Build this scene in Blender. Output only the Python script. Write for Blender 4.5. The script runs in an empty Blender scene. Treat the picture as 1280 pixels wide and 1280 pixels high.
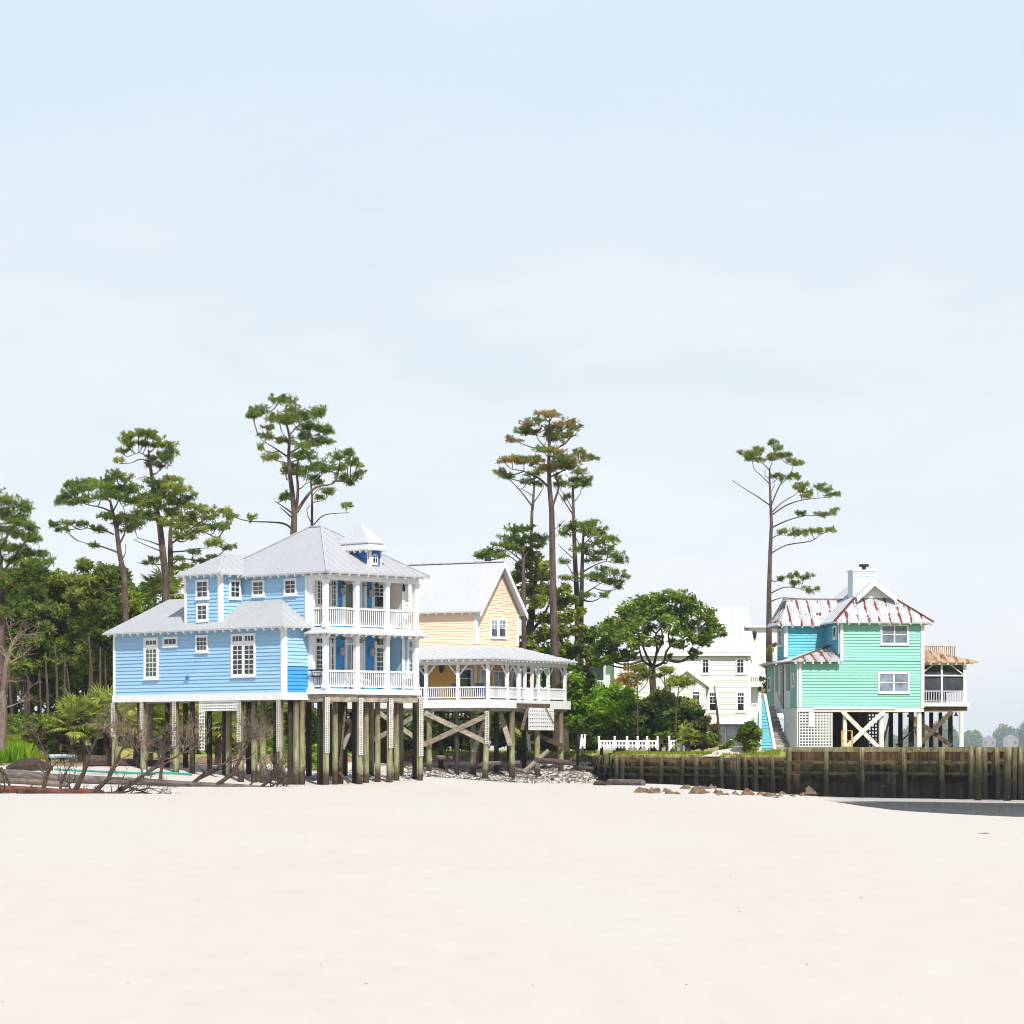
import bpy, math, random
import numpy as np
from mathutils import Vector, Matrix
RNG = np.random.default_rng(7)
random.seed(7)
S = bpy.context.scene
COL = S.collection
F = 3800.0            # focal length in pixels of the 1280 px photograph
EYE = 1.75            # eye height above the sand
HZ = 933.0            # picture row of the horizon

def W(px, py, D):
    return Vector(((px - 640) * D / F, D, EYE + (HZ - py) * D / F))

# ------------------------------------------------------------------ objects
def tag(o, label=None, cat=None, group=None, kind=None):
    if label: o['label'] = label
    if cat: o['category'] = cat
    if group: o['group'] = group
    if kind: o['kind'] = kind
    return o

def thing(name, label, cat, loc, group=None):
    o = bpy.data.objects.new(name, None)
    COL.objects.link(o)
    o.location = loc
    o.empty_display_size = .2
    return tag(o, label, cat, group)

def root_off(parent):
    off = Vector((0, 0, 0))
    p = parent
    while p is not None:
        off += Vector(p.location)
        p = p.parent
    return off

class MB:
    def __init__(s):
        s.v = []; s.f = []; s.m = []
    def add(s, vs, fs, mi=0):
        k = len(s.v)
        s.v.extend([tuple(p) for p in vs])
        for f in fs:
            s.f.append([k + i for i in f]); s.m.append(mi)
    def obox(s, c, ax, ay, az, mi=0):
        c = Vector(c); ax = Vector(ax); ay = Vector(ay); az = Vector(az)
        vs = [c + ax*i + ay*j + az*k for i in (-1, 1) for j in (-1, 1) for k in (-1, 1)]
        s.add(vs, [(0,1,3,2),(4,6,7,5),(0,4,5,1),(2,3,7,6),(0,2,6,4),(1,5,7,3)], mi)
    def bar(s, p, q, w, h, up=(0,0,1), mi=0):
        p = Vector(p); q = Vector(q); d = q - p; L = d.length
        if L < 1e-6: return
        d /= L; up = Vector(up)
        if abs(d.dot(up)) > .98: up = Vector((1, 0, 0))
        sd = d.cross(up).normalized(); u2 = sd.cross(d).normalized()
        s.obox((p + q)/2, d*L/2, sd*w/2, u2*h/2, mi)
    def tube(s, pts, rad, n=7, cap=True, mi=0, wob=0.0):
        pts = [Vector(p) for p in pts]
        N = len(pts); k = len(s.v)
        if not hasattr(rad, '__len__'): rad = [rad]*N
        prev = None
        for i, p in enumerate(pts):
            d = (pts[min(i+1, N-1)] - pts[max(i-1, 0)])
            d = d.normalized() if d.length > 1e-9 else Vector((0,0,1))
            if prev is None:
                a = d.cross(Vector((0, 1, .13))); 
                if a.length < 1e-3: a = d.cross(Vector((1, 0, 0)))
                a.normalize()
            else:
                a = prev - d*prev.dot(d)
                a = a.normalized() if a.length > 1e-6 else d.orthogonal().normalized()
            prev = a
            b = d.cross(a)
            for j in range(n):
                t = 2*math.pi*j/n
                r = rad[i]*(1 + (random.uniform(-wob, wob) if wob else 0))
                q = p + a*(math.cos(t)*r) + b*(math.sin(t)*r)
                s.v.append(tuple(q))
        for i in range(N-1):
            for j in range(n):
                j2 = (j+1) % n
                s.f.append([k+i*n+j, k+i*n+j2, k+(i+1)*n+j2, k+(i+1)*n+j]); s.m.append(mi)
        if cap:
            s.f.append([k+j for j in range(n)][::-1]); s.m.append(mi)
            s.f.append([k+(N-1)*n+j for j in range(n)]); s.m.append(mi)
    def prism(s, pts, off, mi=0):
        """polygon pts (3-D) extruded by the vector off"""
        n = len(pts); off = Vector(off)
        vs = [Vector(p) for p in pts] + [Vector(p) + off for p in pts]
        fs = [list(range(n))[::-1], [n+i for i in range(n)]]
        for i in range(n):
            j = (i+1) % n
            fs.append([i, j, n+j, n+i])
        s.add(vs, fs, mi)
    def build(s, name, mat, parent=None, label=None, smooth=False, **kw):
        off = root_off(parent)
        me = bpy.data.meshes.new(name)
        o0 = (off.x, off.y, off.z)
        me.from_pydata([(a-o0[0], b-o0[1], c-o0[2]) for a, b, c in s.v], [], s.f)
        mats = mat if isinstance(mat, (list, tuple)) else [mat]
        for m in mats: me.materials.append(m)
        if len(mats) > 1: me.polygons.foreach_set('material_index', s.m)
        if smooth: me.polygons.foreach_set('use_smooth', [True]*len(me.polygons))
        me.update()
        o = bpy.data.objects.new(name, me)
        COL.objects.link(o)
        if parent is not None: o.parent = parent
        if label: o['label'] = label
        return o

def np_mesh(name, V, nper, mat, parent=None):
    """V: (n*nper,3) array, every nper vertices one face"""
    off = root_off(parent)
    V = np.asarray(V, dtype=np.float64).reshape(-1, 3) - np.array([off.x, off.y, off.z])
    n = len(V)//nper
    me = bpy.data.meshes.new(name)
    me.vertices.add(len(V)); me.vertices.foreach_set('co', V.astype(np.float32).ravel())
    me.loops.add(len(V)); me.loops.foreach_set('vertex_index', np.arange(len(V), dtype=np.int32))
    me.polygons.add(n); me.polygons.foreach_set('loop_start', np.arange(0, len(V), nper, dtype=np.int32))
    try: me.polygons.foreach_set('loop_total', np.full(n, nper, dtype=np.int32))
    except Exception: pass
    me.materials.append(mat)
    me.update(calc_edges=True)
    o = bpy.data.objects.new(name, me)
    COL.objects.link(o)
    if parent is not None: o.parent = parent
    return o

def copy_tree(o, parent=None):
    c = o.copy(); COL.objects.link(c); c.parent = parent
    for ch in list(o.children): copy_tree(ch, c)
    return c

# ---------------------------------------------------------------- materials
def nodes(name):
    m = bpy.data.materials.new(name); m.use_nodes = True
    nt = m.node_tree; nt.nodes.clear()
    out = nt.nodes.new('ShaderNodeOutputMaterial')
    return m, nt, out
def N(nt, t, **kw):
    n = nt.nodes.new(t)
    for k, v in kw.items():
        if k in n.inputs: n.inputs[k].default_value = v
        else: setattr(n, k, v)
    return n
def ramp(nt, fac, stops):
    r = nt.nodes.new('ShaderNodeValToRGB')
    el = r.color_ramp.elements
    while len(el) < len(stops): el.new(.5)
    for e, (p, c) in zip(el, stops):
        e.position = p; e.color = (*c, 1) if len(c) == 3 else c
    nt.links.new(fac, r.inputs[0])
    return r.outputs[0]
def coords(nt, scale=(1,1,1), kind='Object'):
    tc = N(nt, 'ShaderNodeTexCoord'); mp = N(nt, 'ShaderNodeMapping')
    mp.inputs['Scale'].default_value = scale
    nt.links.new(tc.outputs[kind], mp.inputs[0])
    return mp.outputs[0]
def noise(nt, vec, scale, detail=4, rough=.6):
    n = N(nt, 'ShaderNodeTexNoise')
    n.inputs['Scale'].default_value = scale; n.inputs['Detail'].default_value = detail
    n.inputs['Roughness'].default_value = rough
    nt.links.new(vec, n.inputs['Vector'])
    return n.outputs['Fac']
def mixc(nt, fac, a, b, blend='MIX'):
    m = N(nt, 'ShaderNodeMix', data_type='RGBA', blend_type=blend)
    for sock, val in ((0, fac), (6, a), (7, b)):
        if hasattr(val, 'is_linked') or hasattr(val, 'links'): nt.links.new(val, m.inputs[sock])
        elif sock == 0: m.inputs[0].default_value = val
        else: m.inputs[sock].default_value = (*val, 1)
    return m.outputs[2]
def paint(name, col, rough=.55, var=.12, vscale=(1,1,1), ns=2.0, bump=0.0, bscale=20, spec=.4, dirt=None, dirt_amt=.3, boards=0):
    m, nt, out = nodes(name)
    b = N(nt, 'ShaderNodeBsdfPrincipled')
    b.inputs['Roughness'].default_value = rough
    b.inputs['Specular IOR Level'].default_value = spec
    v = coords(nt, vscale)
    f = noise(nt, v, ns)
    lo = tuple(c*(1-var) for c in col); hi = tuple(min(1, c*(1+var)) for c in col)
    c = ramp(nt, f, [(.3, lo), (.7, hi)])
    if dirt:
        f2 = noise(nt, coords(nt, (vscale[0]*1.7, vscale[1]*1.7, vscale[2])), ns*2.3, 6, .7)
        d = ramp(nt, f2, [(.52, (0,0,0)), (.75, (dirt_amt,)*3)])
        c = mixc(nt, d, c, dirt)
    if boards:
        g = N(nt, 'ShaderNodeNewGeometry'); c = mixc(nt, 1.0, c, ramp(nt, g.outputs['Random Per Island'], [(0, (1-boards,)*3), (1, (1+boards,)*3)]), 'MULTIPLY')
    nt.links.new(c, b.inputs['Base Color'])
    if bump:
        bp = N(nt, 'ShaderNodeBump'); bp.inputs['Strength'].default_value = bump
        nt.links.new(noise(nt, v, bscale), bp.inputs['Height'])
        nt.links.new(bp.outputs[0], b.inputs['Normal'])
    nt.links.new(b.outputs[0], out.inputs[0])
    return m
def leafmat(name, cols, trans=.5, ns=.8):
    """cols: dark, mid, light"""
    m, nt, out = nodes(name)
    g = N(nt, 'ShaderNodeNewGeometry')
    f = noise(nt, coords(nt), ns, 3)
    ad = N(nt, 'ShaderNodeMath', operation='MULTIPLY_ADD')
    nt.links.new(g.outputs['Random Per Island'], ad.inputs[0]); ad.inputs[1].default_value = .45
    sc = N(nt, 'ShaderNodeMath', operation='MULTIPLY_ADD')
    nt.links.new(f, sc.inputs[0]); sc.inputs[1].default_value = 1.6; sc.inputs[2].default_value = -.52
    nt.links.new(sc.outputs[0], ad.inputs[2])
    c = ramp(nt, ad.outputs[0], [(.05, cols[0]), (.45, cols[1]), (.9, cols[2])])
    d = N(nt, 'ShaderNodeBsdfDiffuse'); t = N(nt, 'ShaderNodeBsdfTranslucent')
    nt.links.new(c, d.inputs[0]); nt.links.new(c, t.inputs[0])
    mx = N(nt, 'ShaderNodeMixShader'); mx.inputs[0].default_value = trans
    nt.links.new(d.outputs[0], mx.inputs[1]); nt.links.new(t.outputs[0], mx.inputs[2])
    nt.links.new(mx.outputs[0], out.inputs[0])
    return m
NAMP = {'bulkhead_planks': 2.6, 'bulkhead_posts': 2.0}
def zwood(name, stops, zmin, zmax, grain=(9,9,1.2), rough=.85, world=True):
    """weathered wood whose stains follow the height above the sand"""
    m, nt, out = nodes(name)
    b = N(nt, 'ShaderNodeBsdfPrincipled'); b.inputs['Roughness'].default_value = rough
    b.inputs['Specular IOR Level'].default_value = .2
    g = N(nt, 'ShaderNodeNewGeometry'); sep = N(nt, 'ShaderNodeSeparateXYZ')
    nt.links.new(g.outputs['Position'], sep.inputs[0])
    mp = N(nt, 'ShaderNodeMapping'); mp.inputs['Scale'].default_value = grain
    nt.links.new(g.outputs['Position'], mp.inputs[0])
    nz = noise(nt, mp.outputs[0], 1.0, 5)
    nz2 = noise(nt, g.outputs['Position'], 1.3, 3)
    mr = N(nt, 'ShaderNodeMapRange'); mr.inputs[1].default_value = zmin; mr.inputs[2].default_value = zmax
    ad = N(nt, 'ShaderNodeMath', operation='MULTIPLY_ADD'); ad.inputs[1].default_value = NAMP.get(name, 1.5)
    nt.links.new(nz2, ad.inputs[0]); nt.links.new(sep.outputs[2], ad.inputs[2])
    sb = N(nt, 'ShaderNodeMath', operation='SUBTRACT'); sb.inputs[1].default_value = NAMP.get(name, 1.5)/2
    nt.links.new(ad.outputs[0], sb.inputs[0]); nt.links.new(sb.outputs[0], mr.inputs[0])
    c = ramp(nt, mr.outputs[0], stops)
    k = ramp(nt, nz, [(.3, (.45,)*3), (.7, (1.3,)*3)])
    c = mixc(nt, 1.0, c, k, 'MULTIPLY')
    c = mixc(nt, 1.0, c, ramp(nt, g.outputs['Random Per Island'], [(0, (.62,.60,.58)), (1, (1.4,1.35,1.3))]), 'MULTIPLY')
    nt.links.new(c, b.inputs['Base Color'])
    bp = N(nt, 'ShaderNodeBump'); bp.inputs['Strength'].default_value = .4
    nt.links.new(nz, bp.inputs['Height']); nt.links.new(bp.outputs[0], b.inputs['Normal'])
    nt.links.new(b.outputs[0], out.inputs[0])
    return m
def rustroof(name, base, rust, across, thr=.55, fade=.05):
    """pale sheet metal with rust running down the sheets; across = horizontal direction along the eave"""
    m, nt, out = nodes(name)
    b = N(nt, 'ShaderNodeBsdfPrincipled'); b.inputs['Roughness'].default_value = .5
    b.inputs['Specular IOR Level'].default_value = .3
    tc = N(nt, 'ShaderNodeTexCoord')
    dp = N(nt, 'ShaderNodeVectorMath', operation='DOT_PRODUCT'); dp.inputs[1].default_value = (*across, 0)
    nt.links.new(tc.outputs['Object'], dp.inputs[0])
    sep = N(nt, 'ShaderNodeSeparateXYZ'); nt.links.new(tc.outputs['Object'], sep.inputs[0])
    # strips at the sheet laps
    fr = N(nt, 'ShaderNodeMath', operation='PINGPONG'); fr.inputs[1].default_value = .31
    nt.links.new(dp.outputs['Value'], fr.inputs[0])
    cx = N(nt, 'ShaderNodeCombineXYZ')
    nt.links.new(dp.outputs['Value'], cx.inputs[0]); nt.links.new(sep.outputs[2], cx.inputs[2])
    mp = N(nt, 'ShaderNodeMapping'); mp.inputs['Scale'].default_value = (2.6, 1, 1.6)
    nt.links.new(cx.outputs[0], mp.inputs[0])
    n1 = noise(nt, mp.outputs[0], 1.4, 5, .65)
    lap = ramp(nt, fr.outputs[0], [(0.0, (.20,)*3), (.05, (.13,)*3), (.11, (0,)*3)])
    # (ping-pong runs 0..0.31)
    lap = mixc(nt, 1.0, lap, ramp(nt, noise(nt, tc.outputs['Object'], .9, 2), [(.35, (.45,)*3), (.65, (1.35,)*3)]), 'MULTIPLY')
    sm = N(nt, 'ShaderNodeMath', operation='ADD'); nt.links.new(n1, sm.inputs[0]); nt.links.new(lap, sm.inputs[1])
    fac = ramp(nt, sm.outputs[0], [(thr, (0,)*3), (thr+fade, (1,)*3)])
    n2 = noise(nt, tc.outputs['Object'], 3.5, 4)
    rc = ramp(nt, n2, [(.3, tuple(c*.45 for c in rust)), (.7, rust)])
    n3 = noise(nt, tc.outputs['Object'], 1.2, 3)
    bc = ramp(nt, n3, [(.3, tuple(c*.85 for c in base)), (.7, base)])
    nt.links.new(mixc(nt, fac, bc, rc), b.inputs['Base Color'])
    nt.links.new(b.outputs[0], out.inputs[0])
    return m

M = {}
M['white'] = paint('white_paint', (.74,.74,.735), .5, .05, dirt=(.45,.42,.36), dirt_amt=.18)
M['stripwhite'] = paint('weathered_lattice', (.64,.61,.56), .8, .2, dirt=(.2,.15,.09), dirt_amt=.6, ns=3)
M['wornwhite'] = paint('worn_white_paint', (.72,.70,.66), .7, .10, dirt=(.28,.22,.15), dirt_amt=.55, ns=3)
M['blue'] = paint('blue_siding', (.30,.51,.70), .5, .07, vscale=(.5,.5,6), ns=1.2, boards=.06)
M['newshadeblue'] = paint('new_and_shaded_blue_siding', (.05,.30,.64), .5, .06)  # new boards, and porch shade put into the back wall's colour
M['dormerblue'] = paint('royal_blue_siding', (.06,.19,.48), .5, .06)
M['cream'] = paint('cream_siding', (.80,.70,.56), .6, .04)
M['shadepeach'] = paint('shaded_peach_siding', (.80,.46,.12), .6, .05, vscale=(.5,.5,6), ns=1.2, boards=.06)  # peach siding deepened, porch shade put into the colour
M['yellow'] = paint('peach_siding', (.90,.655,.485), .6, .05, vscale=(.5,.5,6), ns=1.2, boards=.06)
M['mint'] = paint('mint_siding', (.23,.515,.435), .55, .06, vscale=(.5,.5,6), ns=1.2, boards=.06)
M['cyan'] = paint('cyan_siding', (.105,.43,.51), .55, .08, vscale=(.5,.5,6), ns=1.2, boards=.06)
M['palegreen'] = paint('pale_green_siding', (.60,.62,.59), .6, .03)
M['greensiding'] = paint('soft_green_siding', (.55,.70,.55), .6, .03)
M['roof'] = paint('pale_metal_roof', (.40,.405,.41), .5, .05, vscale=(.3,.3,.3), ns=1.0)
M['roofbright'] = paint('white_and_sunlit_metal_roof', (.50,.51,.52), .5, .04, vscale=(.4,.4,.4), ns=1.0, dirt=(.45,.45,.45), dirt_amt=.3)
M['roofedge'] = paint('roof_edge_metal', (.30,.29,.29), .5, .1)
M['glass'] = None
def glassmat(name, col, rough=.06):
    m, nt, out = nodes(name)
    b = N(nt, 'ShaderNodeBsdfPrincipled')
    f = noise(nt, coords(nt), 1.4, 3)
    c = ramp(nt, f, [(.35, tuple(x*.45 for x in col)), (.65, col)])
    oi = N(nt, 'ShaderNodeObjectInfo'); c = mixc(nt, 1.0, c, ramp(nt, oi.outputs['Random'], [(0, (.4,)*3), (.7, (1.1,)*3), (1, (1.7,1.75,1.8))]), 'MULTIPLY')
    nt.links.new(c, b.inputs['Base Color'])
    b.inputs['Roughness'].default_value = rough
    b.inputs['Specular IOR Level'].default_value = .55
    nt.links.new(b.outputs[0], out.inputs[0])
    return m
M['glass'] = glassmat('dark_window_glass', (.025,.035,.045))
M['treeglass'] = glassmat('tree_reflection_glass', (.10,.17,.09))  # green of reflected trees put into the pane colour
M['blind'] = glassmat('window_with_blind', (.16,.19,.24), .15)
M['paleglass'] = glassmat('pale_window_glass', (.42,.50,.56), .12)
M['teal'] = paint('teal_door', (.01,.13,.16), .4, .1)
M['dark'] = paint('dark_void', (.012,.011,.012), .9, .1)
M['screen'] = paint('insect_screen', (.035,.04,.05), .8, .6, ns=1.6)
M['black'] = paint('black_metal', (.02,.02,.022), .4, .1)
M['railgrey'] = paint('lavender_grey_rail', (.42,.41,.47), .6, .08)
M['steel'] = paint('lamp_glass', (.33,.34,.34), .25, .3, ns=6)
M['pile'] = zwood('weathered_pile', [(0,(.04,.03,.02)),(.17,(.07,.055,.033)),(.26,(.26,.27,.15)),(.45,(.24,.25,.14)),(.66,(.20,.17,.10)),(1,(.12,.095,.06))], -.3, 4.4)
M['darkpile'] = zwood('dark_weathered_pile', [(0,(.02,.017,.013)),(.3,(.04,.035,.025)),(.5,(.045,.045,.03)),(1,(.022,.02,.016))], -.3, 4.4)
M['stairwood'] = zwood('stair_boards', [(0,(.34,.32,.29)),(1,(.44,.42,.38))], -1, 6, grain=(3,3,9))
M['greywood'] = zwood('grey_timber', [(0,(.25,.22,.18)),(1,(.36,.32,.26))], -1, 6, grain=(3,3,9))
M['brownwood'] = zwood('brown_timber', [(0,(.09,.065,.045)),(1,(.13,.095,.065))], -1, 6, grain=(3,3,9))
M['bulk'] = zwood('bulkhead_planks', [(0,(.016,.013,.011)),(.40,(.022,.018,.014)),(.48,(.055,.05,.03)),(.60,(.11,.10,.055)),(.70,(.20,.13,.06)),(.9,(.30,.19,.09)),(1,(.20,.18,.09))], -1.1, 1.9, grain=(6,6,.8))
M['bulkpost'] = zwood('bulkhead_posts', [(0,(.014,.012,.009)),(.38,(.022,.02,.014)),(.6,(.06,.055,.03)),(.8,(.14,.13,.065)),(1,(.30,.28,.15))], -1.1, 1.85, grain=(9,9,1))
M['drift'] = zwood('driftwood', [(0,(.07,.05,.04)),(1,(.11,.085,.07))], -1, 4, grain=(4,4,8))
M['reddrift'] = zwood('reddish_driftwood', [(0,(.14,.06,.04)),(.4,(.10,.055,.04)),(1,(.12,.09,.075))], -.2, 3, grain=(4,4,8))
M['greydrift'] = zwood('grey_driftwood', [(0,(.12,.10,.095)),(1,(.17,.145,.135))], -1, 4, grain=(4,4,8))
M['twig'] = zwood('dry_twigs', [(0,(.15,.11,.085)),(1,(.24,.18,.14))], -1, 5)
M['bark'] = zwood('pine_bark', [(0,(.075,.055,.045)),(1,(.12,.088,.08))], 0, 20, grain=(5,5,1.3))
M['palebark'] = zwood('pale_bark', [(0,(.17,.135,.11)),(1,(.19,.15,.13))], 0, 20, grain=(5,5,1.3))
M['pine'] = leafmat('pine_needles', [(.035,.07,.016),(.16,.23,.045),(.38,.44,.10)])
M['pineb'] = leafmat('browning_pine_needles', [(.07,.085,.018),(.30,.24,.055),(.60,.36,.10)], ns=.5)
M['piney'] = leafmat('yellow_green_needles', [(.06,.10,.014),(.26,.32,.045),(.52,.56,.10)])  # yellower, lighter green than the plain pine needles
M['broad'] = leafmat('broad_leaves', [(.035,.07,.012),(.16,.25,.035),(.38,.48,.08)])
M['lime'] = leafmat('bright_leaves', [(.04,.12,.01),(.20,.38,.02),(.44,.60,.06)])
M['olive'] = leafmat('olive_leaves', [(.04,.07,.014),(.20,.25,.045),(.44,.47,.11)])
M['darkleaf'] = leafmat('dark_leaves', [(.018,.040,.010),(.075,.13,.026),(.18,.26,.06)])
M['rustleaf'] = leafmat('rusty_leaves', [(.05,.05,.018),(.17,.16,.05),(.32,.30,.09)])
M['palm'] = leafmat('palmetto_fronds', [(.05,.09,.014),(.26,.32,.05),(.62,.62,.16)], ns=2)
M['grass'] = leafmat('lawn_grass', [(.10,.15,.015),(.24,.29,.03),(.40,.38,.07)], ns=.5)
M['rock'] = paint('brown_rock', (.15,.105,.065), .9, .6, ns=6, bump=.6)
M['shell'] = paint('pale_rubble', (.50,.48,.45), .9, .5, ns=1.5)
M['brick'] = paint('orange_brick', (.62,.26,.13), .8, .15, ns=6)
M['tealhose'] = paint('teal_hose', (.03,.30,.27), .5, .2)
M['orangewood'] = paint('orange_wood', (.55,.25,.06), .5, .1)
# ------------------------------------------------------------------ camera, light, sky
cam = bpy.data.cameras.new('camera'); camo = bpy.data.objects.new('camera', cam); COL.objects.link(camo)
camo.location = (0, 0, EYE); camo.rotation_euler = (math.pi/2, 0, 0)
cam.sensor_width = 36; cam.sensor_fit = 'HORIZONTAL'; cam.lens = 36*F/1280
cam.shift_y = (HZ - 640)/1280
cam.clip_start = .5; cam.clip_end = 9000
S.camera = camo
SUN_AZ, SUN_EL = 16, 46          # degrees right of straight behind the camera, height
az, el = math.radians(SUN_AZ), math.radians(SUN_EL)
to_sun = Vector((math.sin(az)*math.cos(el), -math.cos(az)*math.cos(el), math.sin(el)))
sun = bpy.data.lights.new('sun', 'SUN'); suno = bpy.data.objects.new('sun', sun); COL.objects.link(suno)
suno.location = to_sun*60; suno.rotation_euler = to_sun.to_track_quat('Z', 'Y').to_euler()
sun.energy = 4.9; sun.angle = math.radians(2.5); sun.color = (1, .955, .89)
world = bpy.data.worlds.new('World'); S.world = world; world.use_nodes = True
nt = world.node_tree; nt.nodes.clear()
out = nt.nodes.new('ShaderNodeOutputWorld'); bg = nt.nodes.new('ShaderNodeBackground')
sky = nt.nodes.new('ShaderNodeTexSky'); sky.sky_type = 'NISHITA'; sky.sun_disc = False
sky.sun_elevation = el; sky.sun_rotation = math.pi - az
sky.air_density = 1.0; sky.dust_density = 2.0; sky.ozone_density = 1.0
tc = N(nt, 'ShaderNodeTexCoord'); sep = N(nt, 'ShaderNodeSeparateXYZ')
nt.links.new(tc.outputs['Generated'], sep.inputs[0])
veil = ramp(nt, sep.outputs[2], [(0.0, (.88,.915,.945)), (.06, (.815,.87,.92)), (.12, (.745,.825,.888)), (.24, (.672,.787,.885)), (.42, (.36,.48,.66)), (1, (.28,.40,.60))])
mpw = N(nt, 'ShaderNodeMapping'); mpw.inputs['Scale'].default_value = (1, 1, 3.2)
nt.links.new(tc.outputs['Generated'], mpw.inputs[0])
cl = noise(nt, mpw.outputs[0], 9, 6, .62)
clf = ramp(nt, cl, [(.40, (0,)*3), (.70, (.8,)*3)])
fade = ramp(nt, sep.outputs[2], [(0, (1,)*3), (.13, (.6,)*3), (.2, (.2,)*3)])
clf2 = mixc(nt, 1.0, clf, fade, 'MULTIPLY')
veil = mixc(nt, clf2, veil, (.93,.945,.965))
scl = mixc(nt, 1.0, veil, (10.0,)*3, 'MULTIPLY')
m_ = mixc(nt, .90, sky.outputs[0], scl)
nt.links.new(m_, bg.inputs[0]); bg.inputs[1].default_value = .10
nt.links.new(bg.outputs[0], out.inputs[0])
S.view_settings.view_transform = 'Standard'; S.view_settings.look = 'None'
S.view_settings.exposure = .16; S.view_settings.gamma = 1; S.view_settings.use_curve_mapping = False
S.cycles.max_bounces = 5; S.cycles.diffuse_bounces = 3; S.cycles.glossy_bounces = 2
S.cycles.transmission_bounces = 3; S.cycles.transparent_max_bounces = 6; S.cycles.volume_bounces = 0
S.cycles.use_adaptive_sampling = True; S.cycles.adaptive_threshold = .03; S.cycles.adaptive_min_samples = 16
S.cycles.caustics_reflective = False; S.cycles.caustics_refractive = False
S.cycles.use_denoising = True
S.cycles.filter_width = 1.05

# ------------------------------------------------------------------ the land
def sst(a, b, x):
    t = np.clip((x - a)/(b - a), 0, 1); return t*t*(3 - 2*t)
# retaining wall line (front face), from the far left return to the right end
BW = [Vector((742-640, 0)), ]
def gp(px, D): return np.array(((px-640)*D/F, D))
BK = [gp(738, 190), gp(771, 175), gp(981, 162.5), gp(1246, 152), gp(1420, 147), np.array((60., 140.))]
# edge of the high ground seen from the beach, left to right
LAND = [np.array((-400., 165.)), np.array((-60., 158.)), gp(0, 157), gp(40, 157), gp(75, 160), gp(150, 161), gp(330, 163), gp(420, 182), gp(530, 192),
        gp(640, 193), gp(700, 191), gp(725, 189)] + BK + [np.array((60., 330.)), np.array((-400., 700.))]
def poly_sd(X, Y, P):
    """signed distance, positive inside"""
    d = np.full(X.shape, 1e9); ins = np.zeros(X.shape, bool)
    n = len(P)
    for i in range(n):
        a, b = P[i], P[(i+1) % n]
        e = b - a; wx = X - a[0]; wy = Y - a[1]
        t = np.clip((wx*e[0] + wy*e[1])/(e@e), 0, 1)
        d = np.minimum(d, np.hypot(wx - e[0]*t, wy - e[1]*t))
        c = ((a[1] > Y) != (b[1] > Y)) & (X < (b[0]-a[0])*(Y-a[1])/(b[1]-a[1] + 1e-12) + a[0])
        ins ^= c
    return np.where(ins, d, -d)
def line_d(X, Y, P):
    d = np.full(X.shape, 1e9)
    for a, b in zip(P[:-1], P[1:]):
        e = b - a; wx = X - a[0]; wy = Y - a[1]
        t = np.clip((wx*e[0] + wy*e[1])/(e@e), 0, 1)
        d = np.minimum(d, np.hypot(wx - e[0]*t, wy - e[1]*t))
    return d
POOL = [gp(985, 148), gp(1060, 133), gp(1180, 118), gp(1330, 108), gp(1500, 100), np.array((45., 120.)), gp(1420, 138), gp(1280, 144), gp(1150, 148), gp(1050, 149)]
_nk = [(RNG.uniform(-1, 1), RNG.uniform(-1, 1), RNG.uniform(0, 6.28)) for _ in range(14)]
def wave(X, Y, s):
    r = 0
    for i, (a, b, p) in enumerate(_nk): r = r + np.sin((X*a + Y*b)*s*(1 + .35*i) + p)/(1 + .25*i)
    return r/5
def height(X, Y):
    X = np.asarray(X, float); Y = np.asarray(Y, float)
    k = sst(6, 18, X)*sst(60, 125, Y)
    z = -.92*k - .42*(1-k)*sst(138, 178, Y)*sst(-14, 2, X)
    # the beach climbs to the left and under the blue house
    z = z + .95*sst(132, 156, Y)*sst(-10, -20, X) + .35*sst(139, 146, Y)*sst(2, -6, X)*sst(-22, -12, X)
    # rubble bank under the yellow house
    z = z + .75*sst(179, 191, Y)*sst(-14, -8, X)*sst(9, 5, X)
    sd = poly_sd(X, Y, LAND)
    nb = line_d(X, Y, BK)
    wid = np.where(X < -14, 3.5, 1.4); wid = np.where((nb < np.abs(sd) + .6), .45, wid)
    sdn = sd + np.where(nb < 3, 0, wave(X, Y, .9)*.45)
    top = 1.32 + .75*sst(-18, -24, X) + .30*sst(158, 175, Y)*sst(12, 17, X) + .06*wave(X, Y, .35)
    top = top - .17*sst(3, 9, X)*sst(22, 12, X)*sst(172, 160, Y) 
    top = np.where(X > 22, 1.58, top)
    t = sst(0.12, 1, np.clip((sdn - np.where(nb < np.abs(sd)+.6, .55, 0))/wid, 0, 1))
    z = z*(1-t) + np.maximum(top, z)*t
    z = z - .14*sst(-1.2, 1.8, poly_sd(X, Y, POOL) + wave(X, Y, .45)*.9)
    z = z + np.where((sd < 0), .012*wave(X, Y, 1.1), .02*wave(X, Y, 1.4))
    sea = sst(320, 380, Y)*sst(25, 40, X); sea2 = sst(44, 75, X)*sst(20, 60, Y)
    z = z - 4*np.maximum(sea, sea2*(sd < 0)) 
    return z
def hgrid(X, Y):
    X = np.asarray(X, float); Y = np.asarray(Y, float)
    i = np.clip(np.searchsorted(xs, X)-1, 0, len(xs)-2); j = np.clip(np.searchsorted(ys, Y)-1, 0, len(ys)-2)
    tx = np.clip((X-xs[i])/(xs[i+1]-xs[i]), 0, 1); ty = np.clip((Y-ys[j])/(ys[j+1]-ys[j]), 0, 1)
    return (GZ[j, i]*(1-tx)+GZ[j, i+1]*tx)*(1-ty) + (GZ[j+1, i]*(1-tx)+GZ[j+1, i+1]*tx)*ty
def gz(x, y): return float(hgrid(np.array([x]), np.array([y]))[0])
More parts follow.
